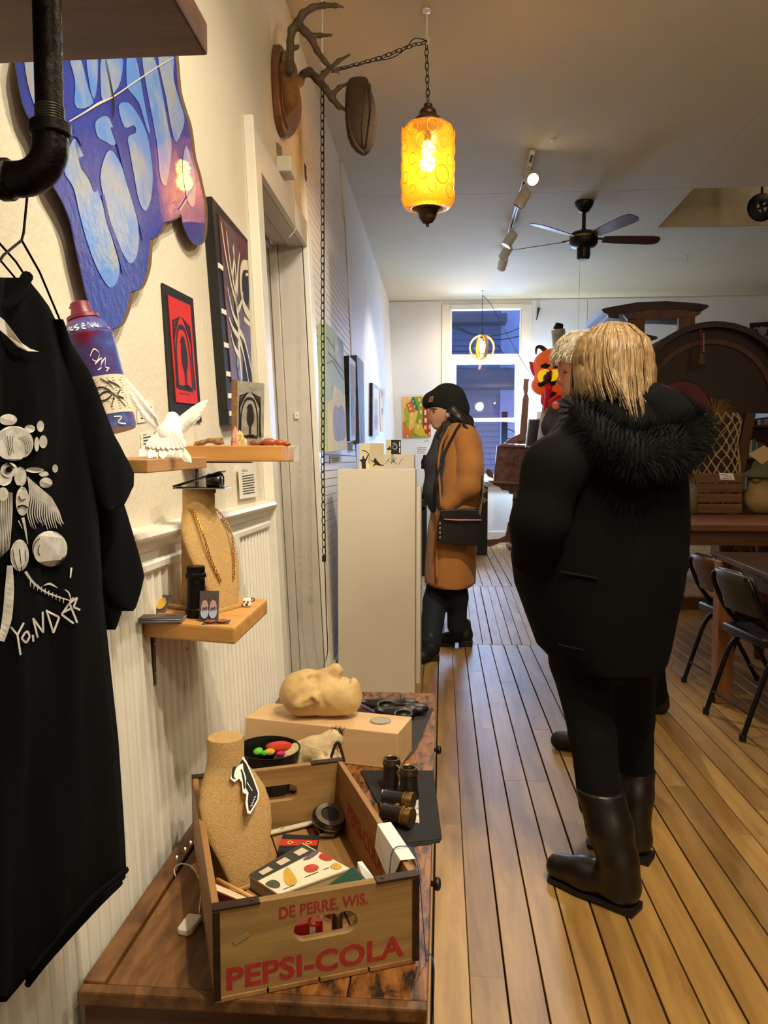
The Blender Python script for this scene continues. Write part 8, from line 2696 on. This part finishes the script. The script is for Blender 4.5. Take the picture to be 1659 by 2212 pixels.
blob('coat_sleeve', [('c', cp(1005, 945, -.14), cp(1016, 1010, -.20), .085, .080), ('c', cp(1016, 1010, -.20), cp(1012, 1050, -.22), .080, .078), ('c', cp(1012, 1050, -.22), cp(968, 1092, -.21), .072, .05)], .012, M_camel, w3, k=.04)
blob('coat_sleeve', [('c', cp(975, 945, .14), cp(955, 1020, .18), .08, .07), ('c', cp(955, 1020, .18), cp(932, 1010, .14), .065, .055)], .014, M_camel, w3, k=.04)
GRY = mat('grey_shirt', rgb(52, 52, 56), 0.9, var=0.12, vscale=40)
blob('grey_shirt', [('c', cp(952, 950, -.09), cp(944, 1000, -.11), .05, .075), ('c', cp(944, 1000, -.11), cp(944, 1060, -.10), .075, .085), ('c', cp(944, 1060, -.10), cp(946, 1088, -.09), .085, .07), ('c', cp(956, 935, -.06), cp(966, 920, -.07), .04, .035)], .012, GRY, w3, k=.04)
for pts in ([(972, 920), (955, 955), (947, 1000), (950, 1050), (952, 1100), (944, 1150), (943, 1256)], ):
 b = MB(); b.tube(catmull([cp(x, y, -.215) for x, y in pts], 4), .008, 6); b.build('lapel_edge', M_camel, w3, smooth=True)
blob('glove', [('e', cp(920, 998, .06), (.030, .035, .038))] + [('c', cp(918 - i * .8, 990 + i * 5, .03), cp(913.5 - (i % 2), 994 + i * 5.5, .0), .0125, .010) for i in range(4)] + [('c', cp(922, 990, .03), cp(917, 985, .01), .013, .010)] + [('c', cp(926, 1000, .09), cp(934, 1008, .13), .034, .038)], .007, M_knit, w3, k=.012)
JEAN = mat('dark_jeans', rgb(14, 20, 32), 0.85, var=0.15, vscale=60)
blob('jeans', [('c', cp(985, 1240, -.06), cp(988, 1290, -.05), .075, .068), ('c', cp(988, 1290, -.05), cp(987, 1352, .02), .068, .065), ('c', cp(955, 1225, .04), cp(940, 1300, -.04), .085, .078), ('c', cp(940, 1300, -.04), PZ(928, 1385, .12), .078, .074)], .012, JEAN, w3, k=.03)
for (hl, to) in ((PZ(1008, 1395, 0), PZ(955, 1395, 0)), (PZ(936, 1426, 0), PZ(905, 1436, 0))):
 hl.z = to.z = 0
 bo = blob('ankle_boot', [('c', hl + Vector((-.02, 0, .15)), hl + Vector((-.01, 0, .08)), .048, .046), ('c', hl + Vector((-.01, 0, .075)), to + Vector((.02, 0, .055)), .048, .040), ('-', .004, ('b', (hl.x, hl.y, -.05), (.6, .6, .075), None, 0))], .010, M_black, w3, k=.03)
 b = MB(); b.box((to.x - .02, hl.y - .042, .0006), (to.x + .09, hl.y + .042, .026)); b.box((hl.x - .055, hl.y - .04, .0006), (hl.x + .04, hl.y + .04, .045)); b.build('boot_sole', M_black, bo, bevel=.006)
# shoulder bag
bag = thing('shoulder_bag', 'black leather shoulder bag with red zip and studs on the camel coat', 'handbag', cp(993, 1180, -.29))
BP = [(951, 1101), (972, 1103), (1005, 1099), (1030, 1101), (1042, 1122), (1038, 1130), (1043, 1176), (1030, 1180), (985, 1179), (943, 1170), (947, 1140)]
b = MB(); b.prism([cp(x, y, -.31) for x, y in BP], (0, .06, 0)); b.build('bag_body', mat('bag_leather', rgb(14, 13, 13), 0.4, var=0.2, vscale=20), bag, bevel=.008)
b = MB(); b.prism([cp(x, y, -.322) for x, y in ((950, 1102), (1005, 1100), (1030, 1102), (1044, 1124), (1010, 1124), (954, 1121))], (0, .012, 0)); b.build('bag_flap', mat('bag_leather', rgb(14, 13, 13)), bag, bevel=.004)
b = MB(); b.tube([cp(958, 1122, -.326), cp(990, 1124, -.326), cp(1040, 1124, -.326)], [.005, .008, .006], 6); b.build('red_zip', mat('zip_red', rgb(120, 26, 28), 0.4), bag)
for k in range(4):
 b = MB(); b.ell(cp(950.5, 1132 + k * 10, -.314), (.010, .005, .010), 10, 6); b.build('stud', M_chrome, bag)
for pts in ([(950, 1101), (946, 1070), (943, 1040), (958, 985), (985, 930), (995, 915)], [(1030, 1101), (1038, 1080), (1040, 1040), (1036, 990), (1018, 940), (1000, 915)]):
 b = MB(); b.tube(catmull([cp(x, y, -.30 if i == 0 else (-.25 if i < 3 else -.20)) for i, (x, y) in enumerate(pts)], 4), .008, 6); b.build('bag_strap', M_black, bag, smooth=True)
# ================================================================== tables and things on the right
M_tbl = wood('table_brown', rgb(72, 40, 20), rgb(118, 70, 38), 'X', 0.4, 5, 10, per=0.04)
M_oak = wood('oak_leg', rgb(120, 74, 38), rgb(164, 108, 60), 'Z', 0.45, 6, 10, per=0.04)
TZ = 0.93
ty = PZ(1560, 1134, TZ).y
tx0 = PZ(1470, 1134, TZ).x
bt_ = thing('long_work_table', 'long brown table carrying the slatted crate', 'table', (2.2, ty + .4, 0))
b = MB(); b.box((tx0, ty, TZ - .035), (3.4, ty + .85, TZ)); b.build('tabletop', M_tbl, bt_, bevel=.004)
b = MB(); b.box((tx0 + .06, ty + .06, TZ - .12), (3.34, ty + .79, TZ - .036)); b.build('apron', M_tbl, bt_)
for (x, y) in ((tx0 + .75, ty + .1), (3.3, ty + .1), (tx0 + .75, ty + .75), (3.3, ty + .75)):
 b = MB(); b.lathe([(.03, .0006), (.035, .1), (.045, .5), (.03, .6), (.04, .75), (.04, TZ - .036)], (x, y, 0), 14); b.build('leg', M_tbl, bt_, smooth=True)
DZ_ = 0.79
dt = thing('dining_table', 'dark topped dining table with square oak legs', 'table', (2.0, 3.6, 0))
b = MB(); b.hexa([(1.40, 3.05, DZ_ - .03), (2.6, 3.0, DZ_ - .03), (2.6, 4.25, DZ_ - .03), (1.47, 4.3, DZ_ - .03), (1.40, 3.05, DZ_), (2.6, 3.0, DZ_), (2.6, 4.25, DZ_), (1.47, 4.3, DZ_)]); b.build('tabletop', wood('dark_top', rgb(44, 30, 22), rgb(78, 54, 38), 'Y', 0.3, 5, 10), dt, bevel=.004)
b = MB(); b.hexa([(1.46, 3.12, DZ_ - .12), (2.5, 3.1, DZ_ - .12), (2.5, 4.17, DZ_ - .12), (1.52, 4.2, DZ_ - .12), (1.46, 3.12, DZ_ - .031), (2.5, 3.1, DZ_ - .031), (2.5, 4.17, DZ_ - .031), (1.52, 4.2, DZ_ - .031)]); b.build('apron', M_oak, dt)
for (x, y) in ((1.45, 4.12), (1.43, 3.08), (2.5, 4.1), (2.5, 3.1)):
 b = MB(); b.box((x, y, .0006), (x + .085, y + .085, DZ_ - .031)); b.build('leg', M_oak, dt, bevel=.006)
# folding chairs
M_tube = mat('chair_black_tube', rgb(14, 13, 13), 0.28, metal=0.3)


def chair(lab, ox, oy, rz, back, seatm):
 t = thing('folding_chair', lab, 'chair', (ox, oy, 0), rz, group='folding chairs at the dining table')
 fx = frame((ox, oy, 0), rz)
 for s_ in (-1, 1):
  b = MB(fx); b.tube(catmull([(-.20, s_ * .17, .735), (-.195, s_ * .20, .69), (-.13, s_ * .205, .55), (-.02, s_ * .205, .42), (.06, s_ * .205, .30), (.22, s_ * .205, .012)], 4), .0125, 10); b.build('back_upright', M_tube, t, smooth=True)
  b = MB(fx); b.tube(catmull([(.08, s_ * .18, .44), (-.02, s_ * .185, .42), (-.10, s_ * .19, .36), (-.16, s_ * .19, .20), (-.22, s_ * .19, .012)], 4), .0125, 10); b.build('leg', M_tube, t, smooth=True)
  for x, y in ((.22, .205), (-.22, .19)):
   b = MB(fx); b.tube([(x, s_ * y, .0006), (x, s_ * y, .03)], .016, 10); b.build('rubber_foot', M_black, t)
 b = MB(fx); b.tube([(-.20, -.17, .735), (-.205, -.10, .755), (-.205, .10, .755), (-.20, .17, .735)], .0125, 10); b.build('top_rail', M_tube, t, smooth=True)
 for x, z in ((.17, .10), (-.19, .12)):
  b = MB(fx); b.tube([(x, -.2, z), (x, .2, z)], .007, 8); b.build('stretcher', M_tube, t)
 g = [[(-.19 + .05 * (1 - (j / 8 - .5) ** 2 * 4) * -1 + .055 * i / 4, -.185 + .37 * j / 8, .765 - .19 * i / 4 - .012 * abs(j - 4) / 4) for j in range(9)] for i in range(5)]
 b = MB(fx); b.sheet(g); b.build('backrest', back, t, smooth=True, solid=.014)
 b = MB(fx); pts = [(-.15, -.19), (-.10, -.205), (.16, -.20), (.21, -.17), (.22, 0), (.21, .17), (.16, .20), (-.10, .205), (-.15, .19)]
 b.prism([(x, y, .43) for x, y in pts], (0, 0, .045)); b.build('seat_pad', seatm, t, bevel=.014, smooth=True)


M_vinyl = mat('black_vinyl', rgb(22, 21, 22), 0.35)
chair('folding chair with curved brown wooden back at the far table corner', 1.65, 4.36, .12, wood('chair_ply', rgb(70, 38, 20), rgb(104, 60, 34), 'Y', 0.35, 6, 8), M_vinyl)
chair('folding chair with padded black back and seat, nearest the viewer', 1.58, 3.78, .10, mat('grey_vinyl', rgb(60, 56, 54), 0.4), M_vinyl)

# slatted crate on the long table
ky = PZ(1540, 1108, TZ).y
k0, k1 = PY(1487, 1060, ky).x, PY(1604, 1060, ky).x
kz = PY(1540, 1020, ky).z
sc = thing('slatted_crate', 'brown slatted fruit crate with a white price card', 'crate', ((k0 + k1) / 2, ky + .12, TZ))
hh = (kz - TZ) / 4
M_slat = wood('slat_brown', rgb(88, 54, 28), rgb(132, 86, 48), 'X', 0.6, 6, 10, dark=rgb(50, 30, 16))
for i in range(4):
 for yy in (ky, ky + .24):
  b = MB(); b.box((k0, yy, TZ + .001 + i * hh), (k1, yy + .010, TZ + (i + 1) * hh - .008)); b.build('slat', M_slat, sc, bevel=.002)
for xx in (k0 + .001, k1 - .021):
 b = MB(); b.box((xx, ky + .0105, TZ + .001), (xx + .02, ky + .2395, kz - .01)); b.build('end_board', M_slat, sc)
b = MB(); b.box((k0 + .001, ky + .0105, TZ + .001), (k1 - .001, ky + .2395, TZ + .010)); b.build('crate_floor', M_slat, sc)
pc2 = thing('price_card', 'white handwritten card on the slatted crate', 'card', (PY(1570, 1030, ky).x, ky, kz - .05))
q_ = [PY(1553, 1021, ky - .004), PY(1584, 1023, ky - .004), PY(1587, 1037, ky - .004), PY(1556, 1036, ky - .004)]
slab(q_, .002, nf).build('card', M_white, pc2)
f = Flat(quad_fn(*q_, nf), .0006); f.stroke([(.15, .3), (.25, .2), (.3, .35), (.42, .22), (.5, .34), (.62, .24)], .05); f.stroke([(.4, .55), (.5, .45), (.6, .58), (.72, .46), (.85, .56)], .05); f.rect(.15, .78, .85, .86); f.build('handwriting', M_ink, pc2)

# wire net torso standing in the crate, sunburst on top
ny = ky + .12
nt = thing('net_torso', 'torso form of knotted pale netting standing in the crate', 'sculpture', (PY(1548, 1020, ny).x, ny, TZ + .011))
TOR = [(1135, 46), (1040, 47), (1010, 48), (985, 45), (960, 42), (935, 46), (910, 50), (895, 46), (886, 30)]


def torso(u, v):
 """u 0-1 around, v 0-1 up"""
 y = 1105 + (888 - 1105) * v
 for (a, c) in zip(TOR[:-1], TOR[1:]):
  if c[0] <= y <= a[0]:
   r = c[1] + (a[1] - c[1]) * (y - c[0]) / (a[0] - c[0])
   break
 else:
  r = TOR[-1][1]
 c0 = PY(1548, y, ny)
 r = r / FPX * ny
 return Vector((c0.x + r * math.cos(2 * PI * u), ny + r * .62 * math.sin(2 * PI * u), c0.z))


b = MB()
rn = random.Random(8)
NU, NV = 14, 14
J = {}
for i in range(NU):
 for j in range(NV + 1):
  J[i, j] = torso((i + .5 * (j % 2) + rn.uniform(-.16, .16)) / NU, (j + rn.uniform(-.12, .12)) / NV * .96 + .02)
for i in range(NU):
 for j in range(NV):
  nx = [(i, j + 1), ((i + 1) % NU, j + 1)] if j % 2 else [((i - 1) % NU, j + 1), (i, j + 1)]
  for n_ in nx:
   b.tube([J[i, j], J[n_]], .0028, 4, caps=False)
o = b.build('knotted_net', mat('net_cord', rgb(196, 168, 120), 0.8), nt); tag(o, kind='stuff')
sb = thing('sunburst_ornament', 'gold wire sunburst on top of the net torso', 'ornament', PY(1546, 898, ny - .06))
c0 = PY(1546, 897, ny - .03)
sb.location = c0
b = MB(); b.ell(c0, (.014, .01, .009), 12, 8); b.build('boss', M_gold, sb)
for k in range(36):
 a = -.12 + (PI + .24) * k / 35 if k < 26 else -PI * (k - 25) / 11
 L = rn.uniform(.85, 1.05) * (.135 if k < 26 else .09)
 d = Vector((math.cos(a), rn.uniform(-.3, .3), math.sin(a) * .92))
 b = MB(); b.tube([c0 + d * .01, c0 + d * L], .0016, 4); b.build('ray', mat('ray_brass', rgb(164, 130, 72), 0.4, metal=0.7), sb)
# glass jar and stuffed gnome
jx = PY(1492, 1110, ky - .05)
jr = thing('glass_jar', 'clear glass jar with yellow liquid beside the crate', 'jar', (jx.x, ky - .05, TZ))
b = MB(); b.lathe([(.034, .001), (.042, .006), (.042, .165), (.038, .178), (.028, .186), (.028, .215)], (jx.x, ky - .05, TZ), 20, caps=False); b.build('jar_glass', mat('jar_glass', rgb(230, 236, 226), 0.05, trans=0.95), jr, smooth=True, solid=.003)
b = MB(); b.lathe([(.036, .004), (.0385, .01), (.0385, .12), (.0005, .12)], (jx.x, ky - .05, TZ), 18); b.build('liquid', mat('jar_liquid', rgb(206, 188, 96), 0.1, trans=0.7), jr, smooth=True)
gx_ = PY(1650, 1080, ky + .02).x
gn = thing('stuffed_gnome', 'beige stuffed gnome with wide green hat at the table end', 'doll', (gx_, ky + .03, TZ))
c0 = Vector((gx_, ky + .05, TZ))
blob('cloth_body', [('e', c0 + Vector((0, 0, .10)), (.12, .10, .105)), ('e', c0 + Vector((0, 0, .20)), (.10, .09, .08)), ('-', .004, ('b', c0 + Vector((0, 0, -.05)), (.3, .3, .052), None, 0))], .012, mat('beige_sack', rgb(168, 140, 100), 0.9, var=0.15, vscale=20, bump=0.3, bscale=80), gn, k=.03)
b = MB(); b.lathe([(.02, .38), (.06, .35), (.075, .30), (.15, .255), (.16, .245), (.07, .262), (.0005, .27)], c0, 24); b.build('felt_hat', mat('hat_green', rgb(92, 94, 66), 0.9, var=0.2), gn, smooth=True)
b = MB(); b.ell(c0 + Vector((-.07, -.08, .225)), (.03, .022, .02), 12, 8); b.build('nose', mat('nose_tan', rgb(160, 108, 70), 0.7), gn, smooth=True)
b = MB(); b.prism([c0 + Vector(v) for v in ((-.12, -.05, .40), (-.02, -.06, .46), (.06, -.06, .40), (-.03, -.06, .33))], (0, .003, 0)); b.build('paper_tag', mat('kraft_tag', rgb(196, 168, 124), 0.8), gn)
# bookcase against the far wall
by = 9.6
bx0, bx1 = PY(1560, 960, by).x, PY(1659, 960, by).x + .9
bc = thing('bookcase', 'dark bookcase filled with books behind the wagon', 'bookcase', ((bx0 + bx1) / 2, by + .15, STAGE))
for xx in (bx0, bx1 - .03):
 b = MB(); b.box((xx, by, STAGE + .0006), (xx + .03, by + .3, 2.35)); b.build('upright', M_shelfdark, bc)
b = MB(); b.box((bx0 + .031, by + .3005, STAGE + .0006), (bx1 - .031, by + .312, 2.35)); b.build('back_panel', M_shelfdark, bc)
ZS = [STAGE + .05, .52, PY(1620, 1058, by).z, PY(1620, 988, by).z, PY(1620, 918, by).z, 2.1]
for z in ZS:
 b = MB(); b.box((bx0 + .031, by + .001, z - .025), (bx1 - .031, by + .299, z)); b.build('shelf', M_shelfdark, bc)
BC = [('dark green', rgb(30, 44, 38)), ('white', rgb(180, 172, 164)), ('rust red', rgb(140, 48, 32)), ('navy', rgb(26, 34, 56)), ('grey', rgb(96, 96, 98)), ('brown', rgb(82, 54, 36)), ('black', rgb(22, 22, 24)), ('ochre', rgb(150, 112, 56)), ('teal', rgb(30, 74, 80)), ('cream', rgb(196, 178, 140)), ('maroon', rgb(74, 22, 28)), ('olive', rgb(82, 80, 44)), ('sky blue', rgb(96, 124, 150)), ('plum', rgb(66, 40, 66))]
rb_ = random.Random(6)
for si, z in enumerate(ZS[2:5]):
 x = PY(1583, 960, by).x
 for i in range(14):
  w = rb_.uniform(.026, .042)
  cn, cc = BC[(i * 3 + si * 5) % 14]
  b = MB(); b.box((x, by + .03, z + .0006), (x + w - .003, by + .2, z + rb_.uniform(.17, .225))); o = b.build('book', mat('book_' + cn, cc, 0.6), bevel=.002)
  tag(o, '%s book standing on the %s bookcase shelf' % (cn, ('lower', 'middle', 'upper')[si]), 'book', 'books in the bookcase')
  x += w
# horned print high on the end wall
dp_ = thing('horned_print', 'black print of a pale horned bearded figure on the end wall', 'print', PY(1640, 756, FARY))
q_ = [PY(1620, 698, FARY - .03), PY(1672, 694, FARY - .03), PY(1672, 752, FARY - .03), PY(1620, 755, FARY - .03)]
slab(q_, .015, nf).build('black_panel', M_dblack, dp_)
f = Flat(quad_fn(*q_, nf), .002)
f.poly([(.35, .2), (.55, .16), (.7, .25), (.68, .42), (.58, .5), (.45, .48), (.36, .38)], 2)
f.stroke([(.36, .26), (.22, .2), (.12, .3), (.2, .34)], [.08, .06, .04, .02]); f.stroke([(.68, .26), (.84, .2), (.92, .32), (.82, .36)], [.08, .06, .04, .02])
f.poly([(.42, .5), (.62, .52), (.56, .7), (.5, .76), (.44, .66)], 2); f.stroke([(.36, .5), (.28, .64), (.2, .8)], [.08, .06, .03]); f.stroke([(.66, .52), (.74, .66), (.72, .8)], [.08, .07, .03])
f.stroke([(.3, .87), (.68, .86)], .05, 0)
o = f.build('pale_figure', M_print2, dp_); tag(o, kind='stuff')
